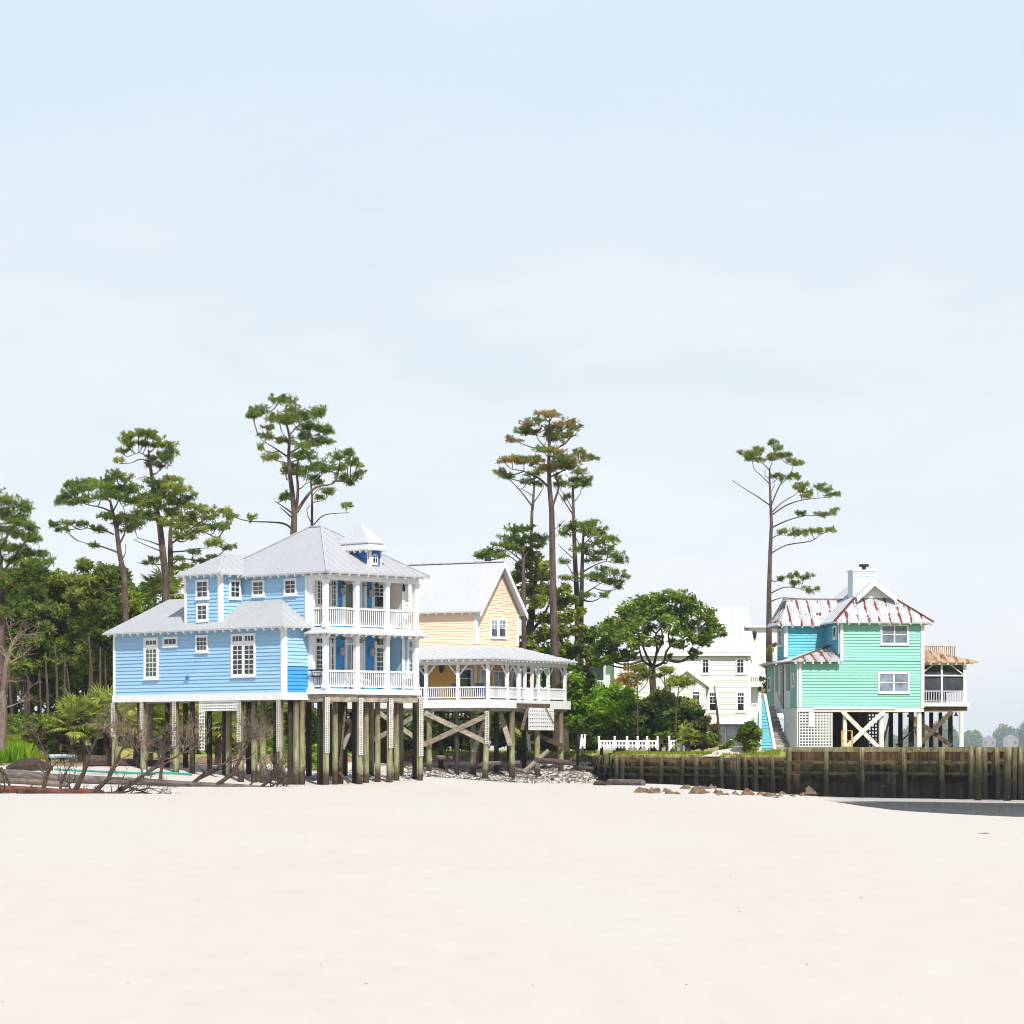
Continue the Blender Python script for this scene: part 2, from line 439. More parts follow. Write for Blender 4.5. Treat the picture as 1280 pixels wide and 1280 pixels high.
def hit(px, py, lo=20, hi=240):
    """ground point seen at a pixel"""
    for n in (48, 12, 12):
        D = np.linspace(lo, hi, n)
        X = (px-640)*D/F; Z = EYE + (HZ-py)*D/F
        k = np.nonzero(Z <= hgrid(X, D))[0]
        if not len(k): break
        i = max(1, int(k[0])); lo, hi = D[i-1], D[i]
    d = hi
    return Vector(((px-640)*d/F, d, gz((px-640)*d/F, d)))

xs = np.unique(np.concatenate([np.linspace(-3000, -130, 10), np.linspace(-130, -42, 24), np.arange(-42, 42.01, .4), np.linspace(42, 130, 24), np.linspace(130, 3000, 10)]))
ys = np.unique(np.concatenate([np.linspace(-400, 0, 8), np.arange(0, 90, 1.5), np.arange(90, 200, .4), np.linspace(200, 420, 30), np.linspace(420, 700, 8)]))
GX, GY = np.meshgrid(xs, ys)
GZ = height(GX, GY)
nx, ny = len(xs), len(ys)
vv = np.stack([GX.ravel(), GY.ravel(), GZ.ravel()], 1)
ii = np.arange((ny-1)*nx).reshape(ny-1, nx)[:, :-1].ravel()
qq = np.stack([ii, ii+1, ii+1+nx, ii+nx], 1)
me = bpy.data.meshes.new('sand'); me.from_pydata(vv.tolist(), [], qq.tolist())
me.polygons.foreach_set('use_smooth', [True]*len(me.polygons)); me.update()
m, nt, out = nodes('sand_and_turf')
b = N(nt, 'ShaderNodeBsdfPrincipled'); b.inputs['Roughness'].default_value = .8; b.inputs['Specular IOR Level'].default_value = .15
g = N(nt, 'ShaderNodeNewGeometry'); sep = N(nt, 'ShaderNodeSeparateXYZ'); nt.links.new(g.outputs['Position'], sep.inputs[0])
mp = N(nt, 'ShaderNodeMapping'); mp.inputs['Scale'].default_value = (.05, .016, .05); nt.links.new(g.outputs['Position'], mp.inputs[0])
n1 = noise(nt, mp.outputs[0], 3, 6, .6)
sandc = ramp(nt, n1, [(.25, (.56,.503,.437)), (.5, (.575,.52,.457)), (.75, (.58,.531,.472))])
mp2 = N(nt, 'ShaderNodeMapping'); mp2.inputs['Scale'].default_value = (1.1, .35, 1); nt.links.new(g.outputs['Position'], mp2.inputs[0])
n2 = noise(nt, mp2.outputs[0], 2.0, 8, .7)
sandc = mixc(nt, 1.0, sandc, ramp(nt, n2, [(.3, (.955,.95,.945)), (.6, (1.015,1.015,1.015))]), 'MULTIPLY')
n3 = noise(nt, g.outputs['Position'], 1.7, 6, .7)
zz = N(nt, 'ShaderNodeMath', operation='MULTIPLY_ADD'); zz.inputs[1].default_value = .5
nt.links.new(n3, zz.inputs[0]); nt.links.new(sep.outputs[2], zz.inputs[2])
earth = ramp(nt, n3, [(.35, (.13,.085,.05)), (.65, (.30,.21,.13))])
turf = ramp(nt, n3, [(.35, (.20,.21,.045)), (.55, (.32,.31,.07)), (.75, (.42,.36,.18))])
e_f = ramp(nt, zz.outputs[0], [(.82, (0,)*3), (.9, (1,)*3)])
e_f.node.color_ramp.elements[0].position = .90; e_f.node.color_ramp.elements[1].position = .98
zs = N(nt, 'ShaderNodeMapRange'); zs.inputs[1].default_value = 0; zs.inputs[2].default_value = 2
nt.links.new(zz.outputs[0], zs.inputs[0])
e_f = ramp(nt, zs.outputs[0], [(.50, (0,)*3), (.54, (1,)*3)])
t_f = ramp(nt, zs.outputs[0], [(.70, (0,)*3), (.74, (1,)*3)])
c = mixc(nt, e_f, sandc, earth); c = mixc(nt, t_f, c, turf)
# wet sand round the pool at the right: low ground is darker and glossier
w_f = N(nt, 'ShaderNodeMapRange'); w_f.inputs[1].default_value = -.84; w_f.inputs[2].default_value = -.95
nt.links.new(sep.outputs[2], w_f.inputs[0])
c = mixc(nt, w_f.outputs[0], c, (.36,.33,.29))
nt.links.new(c, b.inputs['Base Color'])
bp = N(nt, 'ShaderNodeBump'); bp.inputs['Strength'].default_value = .25; bp.inputs['Distance'].default_value = .05
nt.links.new(n2, bp.inputs['Height']); nt.links.new(bp.outputs[0], b.inputs['Normal'])
nt.links.new(b.outputs[0], out.inputs[0])
me.materials.append(m)
sand = bpy.data.objects.new('sand', me); COL.objects.link(sand); tag(sand, kind='structure')

def watermat(name, col, sc, strength, rough=.04, dist=.16):
    m, nt, out = nodes(name)
    b = N(nt, 'ShaderNodeBsdfPrincipled'); b.inputs['Base Color'].default_value = (*col, 1)
    b.inputs['Roughness'].default_value = rough; b.inputs['IOR'].default_value = 1.33
    g = N(nt, 'ShaderNodeNewGeometry'); mp = N(nt, 'ShaderNodeMapping'); mp.inputs['Scale'].default_value = sc
    nt.links.new(g.outputs['Position'], mp.inputs[0])
    bp = N(nt, 'ShaderNodeBump'); bp.inputs['Strength'].default_value = strength; bp.inputs['Distance'].default_value = dist
    nt.links.new(noise(nt, mp.outputs[0], 1, 5, .65), bp.inputs['Height']); nt.links.new(bp.outputs[0], b.inputs['Normal'])
    nt.links.new(b.outputs[0], out.inputs[0]); return m
mb = MB(); P_ = [Vector((p[0], p[1], -.945)) for p in [gp(930,158), gp(1000,118), gp(1330,96), gp(1560,90), (48,118), (48,150), gp(1246,151.5), gp(1000,161)]]
mb.add(P_, [list(range(len(P_)))])
pool = mb.build('tidal_pool', watermat('pool_water', (.07,.065,.055), (1.3, .6, 1), 1.0, .08, .6)); tag(pool, kind='structure')
mb = MB(); mb.add([(-4000, 300, -1.2), (9000, 300, -1.2), (9000, 8500, -1.2), (-4000, 8500, -1.2)], [(0,1,2,3)])
mb.add([(62, 20, -1.2), (9000, 20, -1.2), (9000, 300, -1.2), (62, 300, -1.2)], [(0,1,2,3)])
sea = mb.build('water', watermat('sea_water', (.10,.14,.16), (.3, .08, 1), .35, .1)); tag(sea, kind='structure')

# ------------------------------------------------------------------ house tools
class Frame:
    def __init__(s, x, y, deg):
        a = math.radians(deg)
        s.o = Vector((x, y)); s.u = Vector((math.cos(a), math.sin(a))); s.v = Vector((-math.sin(a), math.cos(a)))
    def w(s, a, b, z):
        p = s.o + s.u*a + s.v*b
        return Vector((p.x, p.y, z))
    def box(s, mb, a0, a1, b0, b1, z0, z1, mi=0):
        c = s.w((a0+a1)/2, (b0+b1)/2, (z0+z1)/2)
        mb.obox(c, Vector((*s.u, 0))*(a1-a0)/2, Vector((*s.v, 0))*(b1-b0)/2, Vector((0,0,(z1-z0)/2)), mi)
    def plane(s, a, b, d):
        """vertical plane through (a,b); d = 'u','-u','v','-v' : direction of t; outward normal is to the right of d"""
        vec = {'u': s.u, '-u': -s.u, 'v': s.v, '-v': -s.v}[d]
        o = s.w(a, b, 0)
        return Plane(Vector((o.x, o.y)), vec)
class Plane:
    def __init__(s, o, d):
        s.o = o; s.d = d; s.n = Vector((d.y, -d.x))      # outward normal: right-hand side of d
        if s.n.dot(o) > 0: s.n = -s.n                    # always towards the beach
    def t(s, px):
        r = (px-640)/F
        # o + t d on the ray (r,1)
        return (r*s.o.y - s.o.x)/(s.d.x - r*s.d.y)
    def z(s, py, t):
        y = s.o.y + t*s.d.y
        return EYE + (HZ-py)*y/F
    def p(s, t, z, off=0):
        q = s.o + s.d*t + s.n*off
        return Vector((q.x, q.y, z))
    def rect(s, px0, px1, py0, py1):
        t0, t1 = sorted((s.t(px0), s.t(px1))); tm = (t0+t1)/2
        return t0, t1, s.z(py1, tm), s.z(py0, tm)
    def box(s, mb, t0, t1, z0, z1, o0, o1, mi=0):
        c = s.p((t0+t1)/2, (z0+z1)/2, (o0+o1)/2)
        mb.obox(c, Vector((*s.d, 0))*(t1-t0)/2, Vector((*s.n, 0))*(o1-o0)/2, Vector((0,0,(z1-z0)/2)), mi)
    def clap(s, mb, poly, board=.17, proj=.036, mi=0, back=.12, flip=False):
        """lapped boards over a convex polygon [(t,z)] plus a solid backing"""
        mb.prism([s.p(t, z, -.004) for t, z in poly], Vector((*s.n, 0))*-back, mi)
        z0 = min(z for _, z in poly); z1 = max(z for _, z in poly)
        k = 0; zb = z0
        while zb < z1 - .01:
            zt = min(zb + board, z1)
            q = clipz(clipz(poly, zb, True), zt, False)
            if len(q) >= 3:
                mb.add([s.p(t, z, proj*(zt - z)/board + .002) for t, z in q], [list(range(len(q)))], mi)
                ts = [t for t, z in q if abs(z - zb) < 1e-5]
                if len(ts) >= 2:
                    a, b2 = min(ts), max(ts)
                    mb.add([s.p(a, zb, 0), s.p(b2, zb, 0), s.p(b2, zb, proj), s.p(a, zb, proj)], [(0,1,2,3)], mi)
            zb = zt
def clipz(poly, zc, above):
    out = []
    n = len(poly)
    for i in range(n):
        (t0, z0), (t1, z1) = poly[i], poly[(i+1) % n]
        i0 = (z0 >= zc-1e-9) if above else (z0 <= zc+1e-9); i1 = (z1 >= zc-1e-9) if above else (z1 <= zc+1e-9)
        if i0: out.append((t0, z0))
        if i0 != i1:
            k = (zc - z0)/(z1 - z0); out.append((t0 + (t1-t0)*k, zc))
    return out
def rectp(t0, t1, z0, z1): return [(t0, z0), (t1, z0), (t1, z1), (t0, z1)]

def roof_face(mb, pts, th=.07, seam=.45, rh=.016, mi=0, edge_mi=None):
    """pts[0]->pts[1] is the eave"""
    pts = [Vector(p) for p in pts]
    mb.prism(pts, (0, 0, -th), mi)
    e = (pts[1]-pts[0]); L = e.length; e.normalize()
    nrm = Vector((0,0,0))
    for i in range(1, len(pts)-1): nrm += (pts[i]-pts[0]).cross(pts[i+1]-pts[0])
    nrm.normalize()
    if nrm.z < 0: nrm = -nrm
    r = nrm.cross(e).normalized()
    if r.z < 0: r = -r
    q = [((p-pts[0]).dot(e), (p-pts[0]).dot(r)) for p in pts]
    s0 = min(a for a, _ in q); s1 = max(a for a, _ in q)
    if seam:
        s = s0 + seam*.5
        while s < s1:
            rs = []
            for i in range(len(q)):
                (a0, b0), (a1, b1) = q[i], q[(i+1) % len(q)]
                if (a0 - s)*(a1 - s) < 0: rs.append(b0 + (b1-b0)*(s-a0)/(a1-a0))
            if len(rs) >= 2 and max(rs)-min(rs) > .1:
                p0 = pts[0] + e*s + r*min(rs); p1 = pts[0] + e*s + r*max(rs)
                mb.obox((p0+p1)/2 + nrm*rh*.5, (p1-p0)/2, e*.016, nrm*rh*.5, mi)
            s += seam
    # dark drip edge just under the eave
    if edge_mi is not None:
        mb.obox((pts[0]+pts[1])/2 + Vector((0,0,-th-.02)) + r*.03, e*L/2, r*.02, Vector((0,0,.018)), edge_mi)
def rafters(mb, p, q, inward, th=.07, sp=.58, ln=.36, mi=0, slope=.6):
    """rafter tails under an eave from p to q"""
    p = Vector(p); q = Vector(q); d = q-p; L = d.length; d.normalize()
    inw = Vector((inward[0], inward[1], 0)).normalized(); run = Vector((inw.x, inw.y, slope)).normalized()
    s = sp*.4
    while s < L - .1:
        c = p + d*s + run*(ln/2+.03) + Vector((0,0,-th-.07))
        mb.obox(c, run*ln/2, d*.045, run.cross(d)*.065, mi)
        s += sp
def window(root, P, px0, px1, py0, py1, panes=((0,1,0,1,2,2),), trim=.11, glass='glass', white='white', name='window', rect=None, bars=.03, off=0.0, label=None):
    t0, t1, z0, z1 = rect if rect else P.rect(px0, px1, py0, py1)
    left_is_t0 = P.p(t0, 0).x/P.p(t0, 0).y < P.p(t1, 0).x/P.p(t1, 0).y
    mb = MB(); pm = MB()
    P.box(mb, t0, t1, z0, z1, off, off+.05)
    for a in ((t0, t0+trim, z0, z1), (t1-trim, t1, z0, z1), (t0+trim, t1-trim, z1-trim, z1), (t0+trim, t1-trim, z0, z0+trim)):
        P.box(mb, *a, off+.05, off+.085)
    P.box(mb, t0-.03, t1+.03, z0-.05, z0, off, off+.11)
    w = t1-t0-2*trim; h = z1-z0-2*trim
    for fx0, fx1, fy0, fy1, nc, nr in panes:
        if not left_is_t0: fx0, fx1 = 1-fx1, 1-fx0
        a0 = t0+trim+w*fx0; a1 = t0+trim+w*fx1; c1 = z1-trim-h*fy0; c0 = z1-trim-h*fy1
        P.box(pm, a0, a1, c0, c1, off+.05, off+.056)
        for i in range(1, nc):
            x = a0+(a1-a0)*i/nc; P.box(mb, x-bars/2, x+bars/2, c0, c1, off+.056, off+.068)
        for i in range(1, nr):
            z = c0+(c1-c0)*i/nr; P.box(mb, a0, a1, z-bars/2, z+bars/2, off+.057, off+.070)
    o = mb.build(name, M[white], root, label)
    pm.build('pane', M[glass], o)
    return o
def railing(mb, P, t0, t1, z0, z1, off=0, sp=.13, bw=.035, rail=.09):
    P.box(mb, t0, t1, z1-rail, z1, off-.05, off+.05)
    P.box(mb, t0, t1, z0, z0+rail*.8, off-.035, off+.035)
    n = max(2, int((t1-t0)/sp))
    for i in range(n):
        t = t0 + (t1-t0)*(i+.5)/n
        P.box(mb, t-bw/2, t+bw/2, z0+rail*.8, z1-rail, off-bw/2, off+bw/2)
def lattice_grid(mb, P, t0, t1, z0, z1, off, sp=.15, w=.075, th=.02):
    """square-hole lattice"""
    n = max(1, round((t1-t0-w)/sp)); m = max(1, round((z1-z0-w)/sp))
    for i in range(n+1):
        t = t0 + w/2 + (t1-t0-w)*i/n; P.box(mb, t-w/2, t+w/2, z0, z1, off, off+th)
    for j in range(m+1):
        z = z0 + w/2 + (z1-z0-w)*j/m; P.box(mb, t0, t1, z-w/2, z+w/2, off+th+.002, off+2*th)
def pile(root, x, y, top, r=.16, mat='pile', lat=False, lean=0, P=None, latz=None):
    g0 = gz(x, y)
    mb = MB(); n = 5
    pts = [Vector((x + lean*(1-i/(n-1)), y, g0-.6 + (top-g0+.6)*i/(n-1))) for i in range(n)]
    mb.tube(pts, [r*1.06, r*1.04, r*1.0, r*.97, r*.95], 10)
    o = mb.build('pile', M[mat], root, smooth=False)
    if lat and P is not None:
        lm = MB(); SH = .06; t = P.d.dot(Vector((x, y))-P.o); off = P.n.dot(Vector((x, y))-P.o)
        z0 = latz if latz is not None else g0 + 1.4
        lattice_grid(lm, P, t-.13-SH, t+.13-SH, z0+random.uniform(-.3, .35), top-.02, off+r+.02, .105, .044, .012)
        lm.build('lattice_strip', M['stripwhite'], o)
    return o
# ================================================================== the blue house
C0x = (410-640)*138.5/F
B = Frame(C0x, 138.5, 45)
base = B.w(0, 0, 0)
BH = thing('beach_house', 'three-storey blue clapboard house with white double porch standing on tall wooden piles', 'house', B.w(3, 4, 0))
zW0, zD = 4.21, 4.39
PA = B.plane(-1.44, 1.4, 'v')      # long left facade of the lower block
PB = B.plane(0, 1.4, 'v')          # left wall of the main block
PF = B.plane(0, 0, 'u')            # front of the porch
PK = B.plane(0, 1.4, 'u')          # back wall of the porch
PK2 = B.plane(-1.44, 1.4, 'u')     # right face of the lower block
PT = B.plane(-1.35, 6.03, 'v')     # tower front
PTr = B.plane(-1.35, 6.03, 'u')    # tower right face
mb = MB()
PA.clap(mb, rectp(0, 12.6, zW0, 7.42)); 
PK2.clap(mb, rectp(0, 1.44, 5.42, 7.42))
B.box(mb, 2.2, 2.3, 8.0, 14.0, zW0, 7.4); B.box(mb, -1.3, 2.2, 13.86, 13.97, zW0, 7.4)   # hidden back and end
mb.build('wall', M['blue'], BH)
mb = MB(); PK2.clap(mb, rectp(0, 1.44, zW0, 5.41)); mb.build('wall_panel', M['newshadeblue'], BH, 'band of deeper blue new boards')
mb = MB()
PB.clap(mb, rectp(0, 6.62, zW0, 9.72)); B.box(mb, 0.0, 5.6, 7.9, 8.0, zW0, 9.7); B.box(mb, 5.5, 5.6, 1.42, 7.9, zW0, 9.7)
mb.build('wall', M['blue'], BH)
mb = MB(); PT.clap(mb, rectp(0, 2.58, 7.3, 9.85)); PTr.clap(mb, rectp(0, 1.5, 7.3, 9.85)); B.box(mb, -1.3, .0, 8.5, 8.6, 7.3, 9.85)
mb.build('tower', M['blue'], BH)
# porch back wall (two storeys) and the bay at its right end
mb = MB(); PK.clap(mb, rectp(0, 5.5, zW0, 6.98)); PK.clap(mb, rectp(0, 5.5, 7.1, 9.5)); mb.build('porch_wall', M['newshadeblue'], BH)  # porch shade painted in as a deeper blue than the facade
tb0 = PF.t(500.5); PBAY = B.plane(0, .55, 'u'); tb0 = PBAY.t(502)
mb = MB(); PBAY.clap(mb, rectp(tb0, 5.5, zW0, 6.98)); B.box(mb, tb0, tb0+.12, .57, 1.38, zW0, 6.98); mb.build('bay_wall', M['blue'], BH)
mb = MB(); PBAY.clap(mb, rectp(tb0, 5.5, 7.2, 9.45)); B.box(mb, tb0, tb0+.12, .57, 1.38, 7.2, 9.45); mb.build('bay_wall', M['cream'], BH, 'cream upper bay wall')
# white trim: corner boards, skirt boards
def one(name, P, args, mat='white', root=None):
    mb = MB(); P.box(mb, *args); return mb.build(name, M[mat], root or BH)
for P, args in ((PA, (-.03, .16, zW0, 7.35, .0, .06)), (PA, (12.45, 12.6, zW0, 7.35, 0, .06)), (PK2, (-.03, .16, zW0, 7.35, 0, .055)), (PT, (-.02, .14, 7.45, 9.8, 0, .055)), (PT, (2.46, 2.6, 7.45, 9.8, 0, .055)),
                (PTr, (0, .14, 7.45, 9.8, 0, .05)), (PB, (0, .14, zW0, 9.6, 0, .06)), (PK, (0, .3, zW0, 9.5, 0, .07)), (PBAY, (tb0-.03, tb0+.12, zD, 9.4, .04, .08))):
    one('corner_board', P, args)
one('skirt_board', PA, (-.05, 12.64, 3.88, zW0, -.1, .07)); one('skirt_board', PK2, (.08, 1.46, 3.88, zW0, -.1, .07)); one('frieze_board', PA, (.16, 12.45, 7.2, 7.3, .03, .06))
# porch floors, beams, skirt roof
mb = MB(); B.box(mb, -.12, 5.75, -.12, 1.38, 4.14, zD); mb.build('porch_floor', M['white'], BH)
mb = MB(); B.box(mb, -.02, 5.6, -.0, 1.5, 3.80, 4.13); B.box(mb, -1.3, 5.5, 1.6, 7.8, 3.86, 4.1); B.box(mb, -1.2, 2.1, 8, 13.8, 3.86, 4.1)
mb.build('floor_beam', M['greywood'], BH)
mb = MB(); B.box(mb, -.1, 5.72, -.1, 1.38, 7.04, 7.2); mb.build('porch_floor', M['white'], BH)
mb = MB(); B.box(mb, -.02, 5.66, -.02, .18, 9.36, 9.62); B.box(mb, -.02, .16, .18, 1.4, 9.36, 9.62); B.box(mb, 5.48, 5.66, .18, 1.4, 9.36, 9.62); B.box(mb, 0.1, 5.5, .2, 1.4, 9.5, 9.56); mb.build('porch_beam', M['white'], BH)
mb = MB(); B.box(mb, -.02, 5.66, -.02, .18, 6.86, 7.03); B.box(mb, -.02, .16, .18, 1.4, 6.86, 7.03); mb.build('porch_beam', M['white'], BH)
mb = MB()
e0, e1 = B.w(-.42, -.42, 6.93), B.w(6.05, -.42, 6.93)
roof_face(mb, [e0, e1, B.w(5.74, -.0, 7.17), B.w(-.02, 0, 7.17)], .05, .4)
roof_face(mb, [B.w(-.42, 1.36, 6.93), e0, B.w(-.02, 0, 7.17), B.w(-.02, 1.36, 7.17)], .05, .4)
roof_face(mb, [e1, B.w(6.05, 1.4, 6.93), B.w(5.74, 1.4, 7.17), B.w(5.74, 0, 7.17)], .05, .4)
rafters(mb, e0, e1, B.v, .05, .45, .3, 0, .5); rafters(mb, B.w(-.42, 1.36, 6.93), e0, B.u, .05, .45, .3, 0, .5)
mb.build('skirt_roof', M['roofbright'], BH)
# posts
tp = [PF.t(p)+0 for p in (409.5, 447.6, 485.6, 522)]
pl = []
for t in tp:
    for z0, z1 in ((zD, 6.86), (7.2, 9.36)):
        mb = MB(); PF.box(mb, t-.11, t+.11, z0, z1, -.24, -.02); PF.box(mb, t-.14, t+.14, z0, z0+.22, -.27, .01); PF.box(mb, t-.14, t+.14, z1-.14, z1, -.27, .01)
        mb.build('porch_post', M['white'], BH)
for z0, z1 in ((zD, 6.86), (7.2, 9.36)):
    mb = MB(); B.box(mb, 0.02, .2, 1.1, 1.33, z0, z1); mb.build('porch_post', M['white'], BH)
for z0, z1 in ((4.47, 5.25), (7.27, 8.12)):
    for k in range(3):
        mb = MB(); railing(mb, PF, tp[k]+.1, tp[k+1]-.1, z0, z1, -.13, .115); mb.build('railing', M['white'], BH)
    mb = MB(); PS = B.plane(.02, .1, 'v'); railing(mb, PS, .12, 1.0, z0, z1, -.1, .115); mb.build('railing', M['white'], BH)
mb = MB(); PS.box(mb, .15, 1.0, 4.93, 4.99, -.25, .1); PS.box(mb, .1, 1.05, 5.2, 5.27, .03, .2); mb.build('flower_box', M['black'], BH)
# lower roof
E = .40
zE, zR = 7.22, 8.86
k = (zR-zE)/(0.4+1.44+E)
def zl(a): return zE + k*(a+1.44+E)
mb = MB()
LW = [B.w(-1.84, 1.0, zE), B.w(-1.84, 14.4, zE), B.w(.4, 12.1, zR), B.w(.4, 8.0, zR), B.w(0, 8.0, zl(0)), B.w(0, 3.2, zl(0))]
roof_face(mb, LW)
roof_face(mb, [B.w(0, 1.0, zE), B.w(-1.84, 1.0, zE), B.w(0, 3.2, zl(0))])
roof_face(mb, [B.w(-1.84, 14.4, zE), B.w(2.64, 14.4, zE), B.w(.4, 12.1, zR)])
roof_face(mb, [B.w(2.64, 14.4, zE), B.w(2.64, 8.0, zE), B.w(.4, 8.0, zR), B.w(.4, 12.1, zR)])
rafters(mb, B.w(-1.84, 1.0, zE), B.w(-1.84, 14.4, zE), B.u, .07, .58, .36, 1); rafters(mb, B.w(-1.84, 1.0, zE), B.w(-.1, 1.0, zE), B.v, .07, .5, .36, 1)
mb.build('lower_roof', [M['roof'], M['white']], BH)
# main roof
zE, zR = 9.72, 12.10
c = [B.w(-.4, -.4, zE), B.w(6.0, -.4, zE), B.w(6.0, 8.5, zE), B.w(-.4, 8.5, zE)]; r0, r1 = B.w(2.8, 3.6, zR), B.w(2.8, 4.5, zR)
mb = MB()
roof_face(mb, [c[0], c[1], r0], edge_mi=2); roof_face(mb, [c[1], c[2], r1, r0]); roof_face(mb, [c[2], c[3], r1]); roof_face(mb, [c[3], c[0], r0, r1], edge_mi=2)
rafters(mb, c[3], c[0], B.u, .07, .58, .36, 1); rafters(mb, c[0], c[1], B.v, .07, .58, .3, 1)
for p, q in ((c[0], r0), (c[1], r0), (r0, r1), (c[3], r1)): mb.bar(p+Vector((0,0,.02)), q+Vector((0,0,.02)), .14, .05)
mb.build('main_roof', [M['roof'], M['white'], M['roofedge']], BH)
# tower roof
zE, zR = 9.82, 10.85
mb = MB(); c0, c1 = B.w(-1.75, 5.65, zE), B.w(-1.75, 9.0, zE); pk = B.w(-.07, 7.32, zR); rk = B.w(1.6, 7.32, zR)
roof_face(mb, [c1, c0, pk]); roof_face(mb, [c0, B.w(1.6, 5.65, zE), rk, pk]); roof_face(mb, [B.w(1.6, 9.0, zE), c1, pk, rk])
rafters(mb, c1, c0, B.u, .07, .5, .36, 1); rafters(mb, c0, B.w(-.1, 5.65, zE), B.v, .07, .5, .36, 1)
mb.bar(c0+Vector((0,0,.02)), pk+Vector((0,0,.02)), .12, .05)
mb.build('tower_roof', [M['roof'], M['white']], BH)
# dormer with its two-tier roof
PD = B.plane(2.76, .25, 'u'); PDl = B.plane(2.76, .25, 'v')
mb = MB(); PD.clap(mb, rectp(0, .72, 9.95, 10.9)); PDl.clap(mb, [(0, 9.95), (1.5, 10.85), (1.5, 10.9), (0, 10.9)]); B.box(mb, 3.38, 3.48, .4, 1.7, 10.2, 10.9)
d = mb.build('dormer', M['dormerblue'], BH)
one('corner_board', PD, (-.05, .09, 9.98, 10.86, .03, .075), root=d); one('corner_board', PDl, (.0, .08, 9.98, 10.86, .03, .07), root=d); one('corner_board', PD, (.66, .74, 9.98, 10.86, .03, .07), root=d)
mb = MB()
a0, a1, b0_, b1_ = 2.36, 3.64, -.08, 2.25
def rct(i, z): return [B.w(a0+i, b0_+i, z), B.w(a1-i, b0_+i, z), B.w(a1-i, b1_-i, z), B.w(a0+i, b1_-i, z)]
q0, q1, q2 = rct(0, 10.86), rct(.22, 11.18), rct(.14, 11.2)
for i in range(4): roof_face(mb, [q0[i], q0[(i+1) % 4], q1[(i+1) % 4], q1[i]], .05, .4)
ap = B.w(3.0, 1.08, 12.15)
for i in range(4): roof_face(mb, [q2[i], q2[(i+1) % 4], ap], .05, .4, edge_mi=1)
rafters(mb, q0[3], q0[0], B.u, .05, .4, .25, 2)
mb.build('dormer_roof', [M['roofbright'], M['roofedge'], M['white']], d)  # same metal as the main roof, painted paler for the sun on it
# arched dormer window
t0, t1, z0, z1 = PD.rect(464.2, 471.2, 692.5, 706.5)
mb = MB(); pm = MB(); zc = z1-(t1-t0)/2; R_ = (t1-t0)/2; tm = (t0+t1)/2
pts = [(t0, z0), (t1, z0)] + [(tm + R_*math.cos(a), zc + R_*math.sin(a)) for a in [math.pi*i/10 for i in range(11)]]
mb.prism([PD.p(t, z, .02) for t, z in pts], Vector((*PD.n, 0))*.05)
sh = lambda f: [(tm + (t-tm)*f, zc + (z-zc)*f) for t, z in pts]
pm.prism([PD.p(t, z, .072) for t, z in sh(.66)], Vector((*PD.n, 0))*.006)
PD.box(mb, tm-.012, tm+.012, z0+.06, z1-.05, .08, .09); PD.box(mb, t0+.06, t1-.06, zc-.012, zc+.012, .08, .09)
o = mb.build('window', M['white'], d); pm.build('pane', M['glass'], o)
# windows on the long facade
DH = lambda r0=3, r1=3, c=3: ((0, 1, 0, .49, c, r0), (0, 1, .51, 1, c, r1))
window(BH, PA, 181.0, 198.8, 797, 849, ((.06,.94,.02,.13,3,1), (.06,.94,.26,.6,3,3), (.06,.94,.63,.98,3,3)), glass='treeglass')
window(BH, PA, 205, 223.2, 796, 808.2, ((0,1,0,1,3,1),))
window(BH, PA, 245.5, 261, 794, 815.4, ((0,1,0,1,3,3),))
window(BH, PA, 290, 320.4, 792, 845.7, ((.02,.43,.0,.13,3,1), (.57,.98,0,.13,3,1), (.02,.43,.26,.6,2,3), (.57,.98,.26,.6,2,3), (.02,.43,.63,.99,2,3), (.57,.98,.63,.99,2,3)))
mb = MB(); t0, t1, z0, z1 = PA.rect(234.2, 237, 844.5, 849.5); PA.box(mb, t0, t1, z0, z1, 0, .12); PA.box(mb, t0-.02, t1+.02, z0+.12, z0+.16, 0, .16); mb.build('wall_vent', M['dormerblue'], BH)
window(BH, PT, 246, 262, 724.5, 748.8, ((0,1,0,1,2,3),)); window(BH, PT, 246.5, 261, 754.3, 776.8, ((0,1,0,1,2,3),))
window(BH, PTr, 285.5, 300, 724.8, 748.8, ((0,1,0,1,2,3),))
window(BH, PB, 316.2, 331.8, 725, 745.8, ((0,1,0,1,2,3),), glass='treeglass'); window(BH, PB, 356.2, 372, 723, 744.2, ((0,1,0,1,2,3),))
